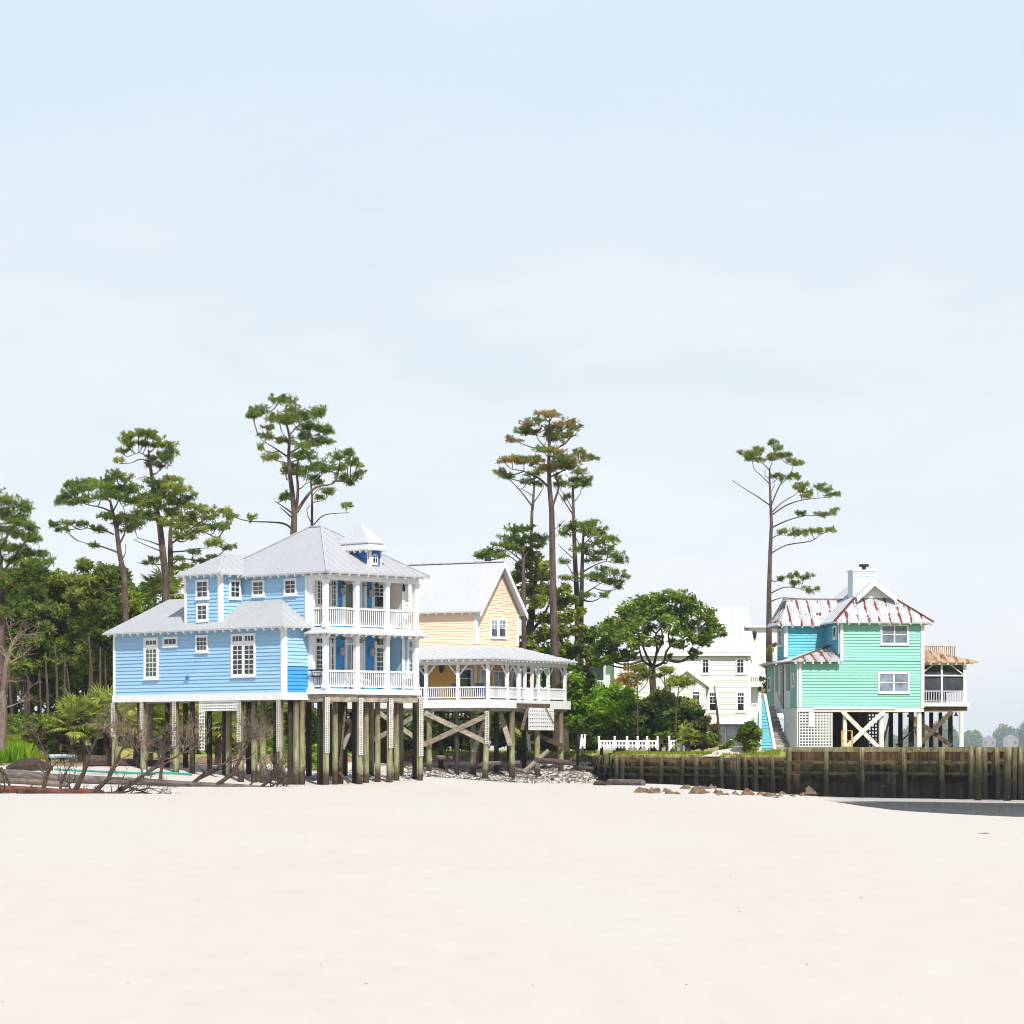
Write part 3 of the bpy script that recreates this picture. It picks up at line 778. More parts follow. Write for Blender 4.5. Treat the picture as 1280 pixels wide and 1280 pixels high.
# porch doors and windows
window(BH, PK, 393.4, 405.6, 724, 758, DH(3, 2, 2), glass='treeglass')
window(BH, PK, 411.5, 420.5, 724, 760, DH(3, 2, 2)); window(BH, PK, 449, 457, 726, 762, ((0,.8,0,1,1,1),), glass='paleglass'); window(BH, PK, 464, 482, 728, 761.5, ((.1,.9,.0,.5,2,3),(.1,.9,.54,1,1,1)), glass='glass')
def door(root, P, px0, px1, py0, py1, leaf, light=None, glass='paleglass'):
    t0, t1, z0, z1 = P.rect(px0, px1, py0, py1); mb = MB()
    P.box(mb, t0, t1, z0, z1, 0, .05); P.box(mb, t0, t0+.1, z0, z1, .05, .09); P.box(mb, t1-.1, t1, z0, z1, .05, .09); P.box(mb, t0+.1, t1-.1, z1-.1, z1, .05, .09)
    o = mb.build('door', M['white'], root)
    lm = MB(); w = t1-t0; h = z1-z0
    P.box(lm, t0+w*leaf[0], t0+w*leaf[1], z0+.03, z0+h*leaf[2], .052, .066); lm.build('door_leaf', M['dark'] if light is None else M[light], o)
    gm = MB()
    if leaf[2] < .9: P.box(gm, t0+.13, t1-.13, z0+h*(leaf[2]+.04), z1-.14, .052, .058)
    P.box(gm, t0+w*.13, t0+w*(leaf[0]-.05), z0+.5, z0+h*leaf[2], .052, .058)
    gm.build('sidelight', M[glass], o)
    return o
door(BH, PK, 427.5, 446, 723.5, 783, (.2,.72,.88), 'treeglass')
door(BH, PK, 430, 455, 793, 859, (.36,.66,.80))
window(BH, PK, 391.8, 406, 794.5, 843.5, ((.1,.9,.02,.14,2,1), (.1,.9,.24,.62,2,3), (.1,.9,.65,1,2,3)))
window(BH, PK, 411.2, 418, 795, 845, ((.1,.9,0,.14,1,1), (.1,.9,.24,1,1,3)))
window(BH, PK, 467, 483, 796, 846, ((.12,.88,0,.16,2,1), (.12,.88,.26,.62,2,3), (.12,.88,.66,1,2,3)), glass='treeglass')
window(BH, PK, 487, 492.5, 797, 850, ((0,1,0,1,1,4),))
window(BH, PBAY, 508, 519.5, 799, 847, ((.1,.9,.02,.17,2,1), (.1,.9,.27,.62,2,3), (.1,.9,.66,1,2,3)), glass='paleglass')
# wall lamps and ceiling fans
def sconce(P, px, py, s=1.0, mat='steel'):
    t = P.t(px); z = P.z(py, t); mb = MB()
    P.box(mb, t-.06*s, t+.06*s, z-.16*s, z+.10*s, .04, .075)
    mb.tube([P.p(t, z+.16*s, .14), P.p(t, z+.1*s, .16), P.p(t, z-.12*s, .16), P.p(t, z-.18*s, .15)], [.05*s, .12*s, .10*s, .04*s], 8)
    mb.bar(P.p(t, z+.13*s, .05), P.p(t, z+.13*s, .15), .03, .03)
    return mb.build('wall_lamp', M[mat], BH if mat == 'steel' else None)
for px, py in ((425, 814), (462.5, 814.5), (426, 738.5), (461.5, 741)): sconce(PK, px, py, 1.25)
t = PBAY.t(502.4); mb = MB(); z = PBAY.z(735, t); PBAY.box(mb, t-.04, t+.06, z-.16, z+.14, .04, .16); PBAY.box(mb, t-.02, t+.04, z+.14, z+.2, .04, .1); mb.build('wall_lamp', M['black'], BH, 'black lantern')
for a, zc_ in ((1.6, 6.72), (3.7, 6.72), (1.6, 9.25), (3.7, 9.28)):
    mb = MB(); p = B.w(a, .75, zc_); mb.tube([p+Vector((0,0,.3)), p+Vector((0,0,.05))], .025, 6); mb.tube([p+Vector((0,0,.06)), p-Vector((0,0,.08))], [.12,.08], 9)
    for i in range(5):
        an = i*1.2566+.3; dv = Vector((math.cos(an), math.sin(an), .0)); mb.bar(p+dv*.1, p+dv*.66+Vector((0,0,-.03)), .13, .015)
    mb.build('ceiling_fan', M['brownwood'], BH)
# piles: (px, row depth coordinate, lattice?, dark?)
PL = B.plane(0, 0, 'u')
def bp(px, b=None, a=None):
    P = B.plane(0, b, 'u') if b is not None else B.plane(a, 0, 'v')
    q = P.p(P.t(px), 0); return q.x, q.y
front = [(407.4, 1), (449.3, 1), (487, 1), (524.6, 1)]
for px, l in front:
    x, y = bp(px, b=.02); pile(BH, x, y, 4.0, .14, 'pile', True, P=PF, latz=1.55)
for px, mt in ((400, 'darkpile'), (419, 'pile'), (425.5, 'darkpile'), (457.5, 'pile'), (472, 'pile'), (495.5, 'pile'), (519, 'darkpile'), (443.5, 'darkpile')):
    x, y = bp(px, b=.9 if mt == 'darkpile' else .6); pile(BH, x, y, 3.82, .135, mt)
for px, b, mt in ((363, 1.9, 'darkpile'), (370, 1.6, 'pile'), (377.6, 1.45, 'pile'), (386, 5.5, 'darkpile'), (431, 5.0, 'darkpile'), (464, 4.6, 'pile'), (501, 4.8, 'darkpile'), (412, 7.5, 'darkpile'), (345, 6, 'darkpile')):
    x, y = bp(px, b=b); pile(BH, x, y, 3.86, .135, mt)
for px, l, a in ((143.5, 1, -1.3), (179.5, 1, -1.3), (220, 1, -1.3), (286, 0, -.4), (301, 1, -1.3), (350.5, 1, -1.3)):
    x, y = bp(px, a=a); pile(BH, x, y, 3.88, .145, 'pile', bool(l), P=PA, latz=gz(x, y)+(1.45 if px < 240 else 1.8))
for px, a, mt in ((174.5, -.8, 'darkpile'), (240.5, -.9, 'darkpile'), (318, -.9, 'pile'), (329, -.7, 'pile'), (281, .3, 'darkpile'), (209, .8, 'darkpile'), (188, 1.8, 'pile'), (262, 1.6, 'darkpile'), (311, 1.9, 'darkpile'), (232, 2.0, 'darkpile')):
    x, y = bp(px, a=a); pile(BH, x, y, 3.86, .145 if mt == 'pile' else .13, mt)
# L of white lattice hanging below the left wing
mb = MB(); t0, t1, z0, z1 = PA.rect(248.5, 296.5, 873, 888.5); lattice_grid(mb, PA, t0, t1, z0, 3.87, -.02, .155, .068, .012)
t2, t3, z2, _ = PA.rect(248.5, 255.5, 888, 938); lattice_grid(mb, PA, t3-.42, t3, z2, z0, -.02, .155, .068, .012); mb.build('lattice_panel', M['white'], BH)
# braces and broken boards under the porch
mb = MB()
def brc(p0, p1, D0, D1, w=.24): mb.bar(W(*p0, D0), W(*p1, D1), w, .05, (0,-1,0))
brc((434, 898), (452, 928), 141, 141.6); brc((428, 936), (446, 892), 141, 141.2, .2)
mb.build('brace', M['greywood'], BH)
mb = MB(); brc((432, 882), (425, 958), 139.8, 139.6, .10); brc((424, 965), (436, 979), 139.4, 139.2, .1); mb.build('broken_board', M['brownwood'], BH)
# ================================================================== the yellow house
K = 180/147.
Yf = Frame((612-640)*180/F, 180, 60)
class KF:                                   # local frame written in 1/K metres
    def w(s, a, b, z): return Yf.w(a*K, b*K, EYE + (z-EYE)*K)
    def box(s, mb, a0, a1, b0, b1, z0, z1, mi=0): Yf.box(mb, a0*K, a1*K, b0*K, b1*K, EYE+(z0-EYE)*K, EYE+(z1-EYE)*K, mi)
    def plane(s, a, b, d): return Yf.plane(a*K, b*K, d)
Y = KF()
def zk(z): return EYE + (z-EYE)*K
YH = thing('beach_house', 'yellow clapboard house with gabled metal roof and wraparound white porch on piles', 'house', Yf.w(4*K, 6*K, 0))
pL = Y.plane(0, 0, 'v'); pR = Y.plane(0, 0, 'u'); wL = Y.plane(2.2, 2.0, 'v'); wR = Y.plane(2.2, 2.0, 'u')
mb = MB(); wL.clap(mb, rectp(0, 12*K, zk(4.03), zk(6.4)), .16); wR.clap(mb, rectp(0, 4.07*K, zk(4.03), zk(6.4)), .16); mb.build('wall', M['shadepeach'], YH, 'lower wall behind the porch with its shade coloured in')
mb = MB(); wL.clap(mb, rectp(0, 12*K, zk(6.4)+.01, zk(8.5)), .16, .022); wR.clap(mb, [(0, zk(6.4)+.01), (4.07*K, zk(6.4)+.01), (4.07*K, zk(8.45)), (2.035*K, zk(10.75)), (0, zk(8.45))], .16, .022)
Y.box(mb, 6.17, 6.27, 2.12, 14, 4.03, 8.4); Y.box(mb, 2.3, 6.1, 13.8, 13.9, 4.03, 8.4)
mb.build('wall', M['yellow'], YH)
for P, args in ((wL, (0, .16, zk(6.8), zk(8.5), .0, .06)), (wR, (0, .16, zk(6.8), zk(8.4), 0, .055)), (wR, (4.07*K-.15, 4.07*K, zk(6.8), zk(8.4), 0, .055)), (wL, (0, .15, zk(4.03), zk(6.0), 0, .06))):
    one('corner_board', P, args, root=YH)
# main roof
mb = MB(); zE, zR = 8.42, 10.95
eL0, eL1 = Y.w(1.9, 1.62, zE), Y.w(1.9, 14.2, zE); eR0, eR1 = Y.w(6.58, 1.62, zE), Y.w(6.58, 14.2, zE); g0, g1 = Y.w(4.24, 1.62, zR), Y.w(4.24, 14.2, zR)
roof_face(mb, [eL1, eL0, g0, g1], .09, .6, .03); roof_face(mb, [eR0, eR1, g1, g0], .09, .6, .03)
mb.bar(g0+Vector((0,0,.03)), g1+Vector((0,0,.03)), .22, .05)
rafters(mb, eL1, eL0, Yf.u, .09, .6, .3, 1)
mb.build('main_roof', [M['roofbright'], M['white']], YH)
dn = Vector((*(-Yf.v), 0))
for p, q in ((eL0, g0), (eR0, g0)):
    mb = MB(); mb.prism([p+dn*.03, q+dn*.03, q+dn*.03+Vector((0,0,-.34)), p+dn*.03+Vector((0,0,-.34))], -dn*.06); mb.build('barge_board', M['white'], YH)
mb = MB(); tri = [(2.035*K-.5, zk(10.75)-.72), (2.035*K+.5, zk(10.75)-.72), (2.035*K, zk(10.75)-.1)]; mb.prism([wR.p(t, z, .03) for t, z in tri], Vector((*wR.n, 0))*.04); mb.build('gable_vent', M['roofedge'], YH)
# gable windows
for x0, x1 in ((612.4, 621.3), (622.2, 631.6)):
    window(YH, wR, x0, x1, 774, 797.5, ((0,1,0,.49,2,2),), glass='paleglass', trim=.09)
    t0, t1, z0, z1 = wR.rect(x0, x1, 774, 797.5); mb = MB(); wR.box(mb, t0+.09, t1-.09, z0+.09, z0+(z1-z0)*.48, .051, .06); mb.build('window_pane', M['blind'], YH)
# chimneys beyond the ridge
for px0, px1, tz, bz in ((592, 617, 701.5, 730), (511.5, 519, 705, 735)):
    D = 190 if px0 > 550 else 198
    p, q = W(px0, tz, D), W(px1, bz, D); mb = MB(); mb.obox(((p.x+q.x)/2, D+.4, (p.z+q.z)/2), ((q.x-p.x)/2, 0, 0), (0, .45, 0), (0, 0, (p.z-q.z)/2))
    o = mb.build('chimney', M['brick'], YH)
    if px0 > 550:
        mb = MB(); c = W(610, 701, D); mb.tube([c+Vector((0,.4,-.05)), c+Vector((0,.4,.3))], [.24,.2], 10); mb.build('chimney_pot', M['black'], o)
# porch roof, wraps three sides
zE, zT = 6.03, 6.74
mb = MB(); A_ = Y.w(-.4, -.4, zE); Bq = Y.w(8.15, -.4, zE); c0, c1 = Y.w(2.2, 2.0, zT), Y.w(6.27, 2.0, zT)
roof_face(mb, [A_, Bq, c1, c0], .07, .5, .03); roof_face(mb, [Y.w(-.4, 14.2, zE), A_, c0, Y.w(2.2, 14.2, zT)], .07, .5, .03); roof_face(mb, [Bq, Y.w(8.15, 14.2, zE), Y.w(6.27, 14.2, zT), c1], .07, .5, .03)
rafters(mb, A_, Bq, Yf.v, .07, .5, .34, 1, .28); rafters(mb, Y.w(-.4, 10, zE), A_, Yf.u, .07, .5, .34, 1, .28)
mb.build('porch_roof', [M['roofbright'], M['white']], YH)
mb = MB(); Y.box(mb, -.02, 7.77, -.02, .12, 5.72, 5.96); Y.box(mb, -.02, .12, .12, 14, 5.72, 5.96); Y.box(mb, 7.65, 7.77, .12, 14, 5.72, 5.96); mb.build('porch_beam', M['white'], YH)
mb = MB(); Y.box(mb, -.12, 7.9, -.12, 14, 3.62, 4.03); mb.build('deck', M['white'], YH)
mb = MB(); Y.box(mb, 0, 7.7, 0, .12, 3.48, 3.615); Y.box(mb, 0, .12, .13, 13.5, 3.48, 3.615); Y.box(mb, .2, 7.6, 1.9, 2.05, 3.48, 3.615); mb.build('floor_beam', M['greywood'], YH)
ptsL = [1.83, 3.66, 5.5, 7.3, 9.2, 11]; ptsR = [0, 1.85, 2.95, 3.6, 4.3, 4.95, 5.93, 7.66]
def ypost(P, t, first=False, w=.085):
    mb = MB(); t *= K; P.box(mb, t-w, t+w, zk(4.03), zk(5.72), -.2, -.03)
    mb.build('porch_post', M['white'], YH)
def knee(P, t, sg):
    mb = MB(); t *= K; mb.bar(P.p(t+sg*.06, zk(5.72)-.62, -.11), P.p(t+sg*.62, zk(5.72)-.03, -.11), .07, .08); mb.build('knee_brace', M['white'], YH)
for t in ptsL: ypost(pL, t); knee(pL, t, 1); knee(pL, t, -1)
for i, t in enumerate(ptsR):
    ypost(pR, t, w=.085 if i not in (3, 4) else .07)
    if i not in (3, 4):
        if i < 7: knee(pR, t, 1)
        if i > 0: knee(pR, t, -1)
knee(pL, 0.0, 1)
rz0, rz1 = zk(4.1), zk(4.66)
for a, b in zip([0]+ptsL[:-1], ptsL):
    mb = MB(); railing(mb, pL, a*K+.09, b*K-.09, rz0, rz1, -.11, .14, .04); mb.build('railing', M['white'], YH)
for a, b in zip(ptsR[:-1], ptsR[1:]):
    mb = MB()
    if abs(a-3.6) < .01:
        pR.box(mb, a*K+.07, b*K-.07, zk(4.05), rz1, -.13, -.09); pR.box(mb, a*K+.07, b*K-.07, zk(5.36), zk(5.42), -.14, -.08); mb.build('screen_door', M['white'], YH)
    else:
        railing(mb, pR, a*K+.09, b*K-.09, rz0, rz1, -.11, .125, .04); mb.build('railing', M['white'], YH)
# porch windows, doors, lantern
window(YH, wL, 573.5, 591.5, 835, 872 if False else 861, ((0,1,0,1,1,2),), trim=.12)
window(YH, wL, 524, 536.5, 834, 873, ((0,1,0,1,1,1),), trim=.1)
window(YH, wR, 598.5, 609.6, 836, 873, ((0,1,0,1,1,1),), glass='paleglass'); window(YH, wR, 615, 630, 838, 873, ((0,.45,0,1,1,1), (.55,1,0,1,1,1)), glass='paleglass'); window(YH, wR, 638, 646, 838, 873, ((0,1,0,1,1,1),), glass='paleglass')
def lantern(root, P, px, py, s=1.):
    t = P.t(px); z = P.z(py, t); mb = MB(); P.box(mb, t-.05*s, t+.05*s, z-.1*s, z+.12*s, .03, .07)
    mb.tube([P.p(t, z+.3*s, .16), P.p(t, z+.2*s, .16), P.p(t, z-.1*s, .16), P.p(t, z-.22*s, .16)], [.03*s, .15*s, .11*s, .03*s], 8); mb.bar(P.p(t, z+.1*s, .05), P.p(t, z+.12*s, .16), .04, .04)
    mb.build('wall_lamp', M['black'], root)
lantern(YH, wL, 553, 837); lantern(YH, wR, 632.5, 848.5, .7)
# piles and braces under the deck
def yp(px, b=None, a=None):
    P = Y.plane(0, b, 'u') if b is not None else Y.plane(a, 0, 'v')
    q = P.p(P.t(px), 0); return q.x, q.y
zt = zk(3.47)
for px, b, a, mt, lean, lat in ((609.5, .08, None, 'pile', -.17, 1), (640, .08, None, 'pile', 0, 0), (671.6, .08, None, 'pile', 0, 0), (701, .08, None, 'pile', 0, 0), (571, None, .08, 'darkpile', 0, 0), (536.5, None, .08, 'pile', 0, 0),
                       (591.5, 1.9, None, 'pile', 0, 0), (620.5, 1.9, None, 'darkpile', 0, 0), (602, 4.2, None, 'brownwood', 0, 0), (636.5, 1.7, None, 'darkpile', 0, 0), (551, None, 2.2, 'darkpile', 0, 0), (500, None, .1, 'pile', 0, 0), (462, None, .1, 'darkpile', 0, 0),
                       (427, None, .1, 'pile', 0, 0), (395, None, .1, 'pile', 0, 0), (655, 3.5, None, 'darkpile', 0, 0), (480, None, 2.2, 'darkpile', 0, 0), (440, None, 2.4, 'darkpile', 0, 0)):
    x, y = yp(px, b, a); pile(YH, x, y, zt, .17 if mt == 'pile' else .15, mt, bool(lat), lean, P=pL, latz=zk(1.9))
def ybr(p0, p1, a0, a1, w=.3, mat='greywood', name='brace'):
    P0 = Y.plane(a0, 0, 'v'); P1 = Y.plane(a1, 0, 'v'); mb = MB()
    q = P0.p(P0.t(p0[0]), P0.z(p0[1], P0.t(p0[0]))); r = P1.p(P1.t(p1[0]), P1.z(p1[1], P1.t(p1[0])))
    mb.bar(q, r, w, .06, (0,-1,0)); mb.build(name, M[mat], YH)
ybr((531, 891), (613, 930), -.14, -.14); ybr((609, 894), (530, 931), -.2, -.2); ybr((471, 889), (531, 930), -.12, -.12, .28); ybr((527, 890), (468, 925), -.2, -.2, .28); ybr((384, 905), (398, 890), -.1, -.1); ybr((382, 920), (397, 936), -.1, -.1)
def ybr2(p0, p1, D0, D1, w=.28, mat='greywood', name='brace'):
    mb = MB(); mb.bar(W(*p0, D0), W(*p1, D1), w, .06, (0,-1,0)); mb.build(name, M[mat], YH)
ybr2((606, 902), (592, 940), 183, 182.4); ybr2((626, 893), (638, 932), 183.4, 182, .3); ybr2((664, 915), (704, 933), 185.5, 187.3, .3, 'brownwood'); ybr2((640, 900), (665, 915), 186, 185, .3, 'brownwood')
# broken deck edge and the hanging lattice
mb = MB(); t0, t1, z0, z1 = pR.rect(643, 684, 879.5, 884.8); pR.box(mb, t0, t1, z0, z1, .15, .19); pR.box(mb, t0+.4, t1-.2, z0-.12, z0-.03, .06, .12); mb.build('broken_board', M['brownwood'], YH)
mb = MB(); t0, t1, z0, z1 = pR.rect(656.5, 688, 885, 912.8)
lattice_grid(mb, pR, t0, t1, z0, z1, .22, .26, .17); mb.build('lattice_panel', M['white'], YH, 'torn panel of white lattice hanging from the deck')
mb = MB(); mb.bar(pR.p(t0-.05, z1, .2), pR.p(t0-.75, z0, .2), .2, .04, (0,-1,0)); mb.build('broken_board', M['brownwood'], YH)
mb = MB(); mb.bar(pR.p(t0+1.9, z1+.1, .3), pR.p(t0+3.1, z0+.35, .3), .07, .04, (0,-1,0)); mb.build('broken_board', M['greywood'], YH)
# brown lattice screen far under the house
mb = MB(); P = Y.plane(4.5, 0, 'v'); t0, t1, z0, z1 = P.rect(543, 589, 889, 900.5); lattice_grid(mb, P, t0, t1, z0, z1, 0, .32, .14); mb.build('lattice_screen', M['brownwood'], YH)

# ================================================================== the turquoise house
T = Frame((998-640)*172/F, 172, 7.5)
TH = thing('beach_house', 'turquoise house with rust streaked metal roofs and screened porch behind the wooden bulkhead', 'house', T.w(4, 3, 1.5))
tf = T.plane(0, 0, 'u'); tl = T.plane(0, 0, 'v'); tlm = T.plane(2.42, 0, 'v'); tr = T.plane(0, 3.43, 'u')
z0 = 3.95
mb = MB(); tf.clap(mb, rectp(0, 7.28, z0, 6.62), .165); tf.clap(mb, rectp(2.42, 7.28, 6.62, 8.82), .165)
T.box(mb, 7.2, 7.28, .13, 7.5, z0, 8.8); T.box(mb, 0.1, 7.2, 8.1, 8.2, z0, 6.6); T.box(mb, 2.42, 7.2, 7.4, 7.5, 6.6, 8.8)
mb.build('wall', M['mint'], TH)
mb = MB(); tl.clap(mb, rectp(0, 2.0, z0, 6.62), .165); mb.build('wall', M['mint'], TH)
mb = MB(); tl.clap(mb, rectp(6.6, 8.24, z0, 6.62), .165); mb.build('wall', M['mint'], TH)
mb = MB(); tlm.clap(mb, rectp(.1, 3.43, 6.6, 8.82), .165); mb.build('wall', M['cyan'], TH, 'bluer side wall of the tall block')
mb = MB(); tr.clap(mb, rectp(0, 2.42, 6.5, 8.78), .165); T.plane(0, 3.43, 'v').clap(mb, rectp(0, 2.0, 6.5, 8.78), .165)
mb.build('wall', M['cyan'], TH, 'bluer wall of the recessed upper corner')
TLU = T.plane(0, 3.43, 'v')
for P, args in ((tf, (0, .17, z0, 6.55, .02, .07)), (tf, (2.42, 2.58, 6.55, 8.75, .02, .07)), (tf, (7.1, 7.3, z0, 8.75, .02, .075)), (tr, (0, .15, 6.9, 8.7, .02, .07)), (TLU, (0, .14, 6.9, 8.7, .02, .06)), (tl, (0, .2, z0, 6.5, .02, .06)), (tlm, (.1, .24, 7.0, 8.7, .02, .06))):
    one('corner_board', P, args, root=TH)
one('sill_board', tf, (.9, 5.6, 3.86, 3.97, .04, .09), 'wornwhite', TH)
mb = MB(); T.box(mb, -.02, 7.28, -.02, 8.2, 3.72, 3.93); mb.build('floor_frame', M['wornwhite'], TH)
# windows
for x0, x1, y0, y1 in ((1100.3, 1135.4, 780.6, 805.8), (1097.2, 1137, 840.3, 866.3)):
    window(TH, tf, x0, x1, y0, y1, ((0,.475,0,1,1,2), (.525,1,0,1,1,2)), glass='blind', trim=.1)
window(TH, tlm, 1042.3, 1046.6, 782, 799, ((0,1,0,1,1,1),), trim=.12); window(TH, TLU, 974, 979, 786, 808, ((0,1,0,1,2,2),), trim=.1, glass='paleglass')
window(TH, tl, 991, 994, 841.5, 858.5, ((0,1,0,1,1,2),), trim=.12, glass='paleglass'); window(TH, tl, 961, 964.3, 846.5, 863.5, ((0,1,0,1,1,1),), trim=.12)
# recessed entry with columns
mb = MB(); T.box(mb, 1.1, 1.2, 2.0, 6.6, z0, 6.5); mb.build('entry_wall', M['teal'], TH)
for b in (2.1, 3.6, 5.1, 6.5):
    mb = MB(); T.box(mb, .02, .2, b-.22, b+.22, z0, 6.5); mb.build('entry_column', M['white'], TH)
for b0, b1 in ((2.1, 3.6), (5.1, 6.5)):
    mb = MB(); T.box(mb, .05, .12, b0+.22, b1-.22, z0, 4.95); mb.build('entry_panel', M['white'], TH)
mb = MB(); T.box(mb, .9, 1.0, 3.85, 4.9, z0, 5.1); mb.build('entry_door', M['dark'], TH)
# roofs
ax = tuple(T.u); RU = (.20,.06,.035)
M['rust1'] = rustroof('rusty_white_roof', (.47,.47,.48), RU, ax, .605, .05)
M['rust2'] = rustroof('rusted_porch_roof', (.52,.38,.26), (.36,.12,.045), ax, .47, .14)
M['rust3'] = rustroof('rusty_wing_roof', (.47,.47,.48), (.30,.09,.035), ax, .55, .06)
zE, zG, zR = 8.80, 10.22, 11.16
mb = MB(); av = 4.55
e0, e1 = T.w(1.97, -.45, zE), T.w(7.75, -.45, zE)
kk = (zG-zE)/(zR-zE); gl, gr = T.w(1.97+(av-1.97)*kk, 1.05, zG), T.w(7.75+(av-7.75)*kk, 1.05, zG)
roof_face(mb, [e0, e1, gr, gl], .08, .62, .03, edge_mi=None)
rb = T.w(av, 7.6, zR); rf = T.w(av, .55, zR)
mb.build('hip_roof', M['rust1'], TH)
mb = MB()
roof_face(mb, [T.w(1.97, 7.6, zE), e0, gl, T.w(1.97+(av-1.97)*kk, .55, zG), rf, rb], .08, .62, .03); roof_face(mb, [e1, T.w(7.75, 7.6, zE), rb, rf, T.w(7.75+(av-7.75)*kk, .55, zG), gr], .08, .62, .03)
rafters(mb, e0, e1, T.v, .08, .6, .34, 1, .8); mb.build('main_roof', [M['roofbright'], M['white']], TH)
for a, b_ in ((1.97, gl), (7.75, gr)):
    mb = MB(); p = T.w(a, -.45, zE); mb.bar(p+Vector((0,0,.03)), b_+Vector((0,0,.03)), .14, .06); mb.build('hip_cap', paint('rusty_cap', (.13,.05,.035), .7, .3), TH)
# small gable on the hip
mb = MB(); q0 = T.w(1.97+(av-1.97)*kk, .98, zG); q1 = T.w(7.75+(av-7.75)*kk, .98, zG); mb.prism([q0, q1, T.w(av, .98, zR-.05)], Vector((*T.v, 0))*.1); mb.build('gable', M['white'], TH)
for q in (q0, q1):
    mb = MB(); s = T.w(0,0,0)-T.w(0,.46,0); mb.prism([q+s+Vector((0,0,.04)), rf+Vector((0,0,.06))+(T.w(0,0,0)-T.w(0,.04,0)), rf+Vector((0,0,-.26))+(T.w(0,0,0)-T.w(0,.04,0)), q+s+Vector((0,0,-.26))], Vector((*T.v, 0))*-.06); mb.build('barge_board', M['white'], TH)
# roof of the recessed upper block
zE2, zR2 = 8.74, 10.28
mb = MB(); f0, f1 = T.w(-.5, 3.0, zE2), T.w(3.2, 3.0, zE2); g0, g1 = T.w(.1, 4.55, zR2), T.w(4.2, 4.55, zR2)
roof_face(mb, [f0, f1, g1, T.w(.35, 4.55, zR2), T.w(.12, 4.0, zE2+1.0)], .07, .62, .03); roof_face(mb, [T.w(4.2, 6.1, zE2), T.w(-.5, 6.1, zE2), g0, g1], .07, .62, .03); roof_face(mb, [T.w(-.5, 6.1, zE2), f0, T.w(.12, 4.0, zE2+1.0), T.w(.12, 5.1, zE2+1.0)], .07, .62, .03)
rafters(mb, f0, T.w(2.0, 3.0, zE2), T.v, .07, .6, .3, 1, .8)
mb.bar(g0+Vector((0,0,.04)), g1+Vector((0,0,.04)), .12, .05, mi=2)
mb.build('upper_roof', [M['rust1'], M['white'], M['brownwood']], TH)
# roof of the lower wing
zE3 = 6.6; hh = .92
mb = MB(); w0 = T.w(-.45, -.45, zE3); w1 = T.w(2.40, -.45, zE3); top = T.w(2.40, 2.35, zE3+hh)
roof_face(mb, [w0, w1, top], .07, .62, .03); mb.build('wing_roof', M['rust3'], TH)
mb = MB(); zs = zE3 + hh*(.42/2.85)
roof_face(mb, [T.w(-.45, 8.6, zE3), w0, top, T.w(2.40, 3.42, zE3+hh), T.w(0, 3.42, zs), T.w(0, 8.6, zs)], .07, .62, .03)
rafters(mb, w0, w1, T.v, .07, .5, .34, 1, .32); mb.bar(w0+Vector((0,0,.04)), top+Vector((0,0,.04)), .12, .06, mi=2); mb.build('wing_roof', [M['roofbright'], M['white'], M['brownwood']], TH)
# chimney
mb = MB(); D = 174.5; p, q = W(1066, 712.5, D), W(1095.5, 756, D); P = Plane(Vector((p.x, D)), T.u); P.clap(mb, rectp(0, (q.x-p.x), q.z, p.z), .165, .03, back=1.2); P.box(mb, -.03, q.x-p.x+.03, p.z-.06, p.z+.02, -1.2, .05)
o = mb.build('chimney', paint('pale_blue_siding', (.58,.74,.78), .55, .05), TH)
mb = MB(); c = W(1080, 712, D+.5); mb.tube([c, c+Vector((0,0,.14)), c+Vector((0,0,.17)), c+Vector((0,0,.30))], [.1,.12,.28,.29], 10); mb.build('chimney_pot', M['black'], o)
# screened porch on the right
pb = T.plane(7.3, 1.5, 'u'); L = pb.t(1207.6)
mb = MB(); roof_face(mb, [T.w(7.3, 1.05, 6.62), T.w(7.3+L+.62, 1.05, 6.62), T.w(7.36, 3.2, 7.5)], .07, .62, .03); roof_face(mb, [T.w(7.3+L+.62, 1.05, 6.62), T.w(7.3+L+.62, 6.0, 6.62), T.w(7.36, 5.5, 7.5), T.w(7.36, 3.2, 7.5)], .07, .62, .03); mb.build('porch_roof', M['rust2'], TH)
mb = MB(); rafters(mb, T.w(7.3, 1.05, 6.62), T.w(7.3+L+.55, 1.05, 6.62), T.v, .07, .5, .3, 0, .4); pb.box(mb, 0, L, 6.42, 6.6, -.08, .04); mb.build('porch_beam', M['wornwhite'], TH)
mb = MB(); T.box(mb, 7.3, 7.3+L+.2, 1.4, 5.6, 4.05, 4.27); mb.build('porch_floor', M['white'], TH)
mb = MB(); T.box(mb, 7.3, 7.3+L+.1, 1.6, 5.4, 3.80, 4.04); mb.build('floor_beam', M['brownwood'], TH)
mb = MB(); pb.box(mb, .1, L-.1, 4.95, 6.42, -.07, -.06); mb.build('screen_panel', M['screen'], TH)
mb = MB(); T.box(mb, 7.4, 7.3+L-.1, 5.4, 5.5, 4.27, 6.5); T.box(mb, 7.3+L-.14, 7.3+L-.1, 1.8, 5.4, 4.9, 6.5); mb.build('screen_panel', M['screen'], TH)
for t in (.07, L/2, L-.08):
    mb = MB(); w_ = .05 if t == L/2 else .09; pb.box(mb, t-w_, t+w_, 4.27, 6.42, -.05, .05); mb.build('porch_post', M['white'], TH)
mb = MB(); pb.box(mb, .16, L-.17, 5.78, 5.86, -.05, .03); mb.build('cross_bar', M['white'], TH)
for s0, s1 in ((.16, .95), (L-.17, L-.95)):
    mb = MB(); mb.bar(pb.p(s0, 5.88, .04), pb.p(s1, 6.45, .04), .07, .05); mb.build('knee_brace', M['white'], TH)
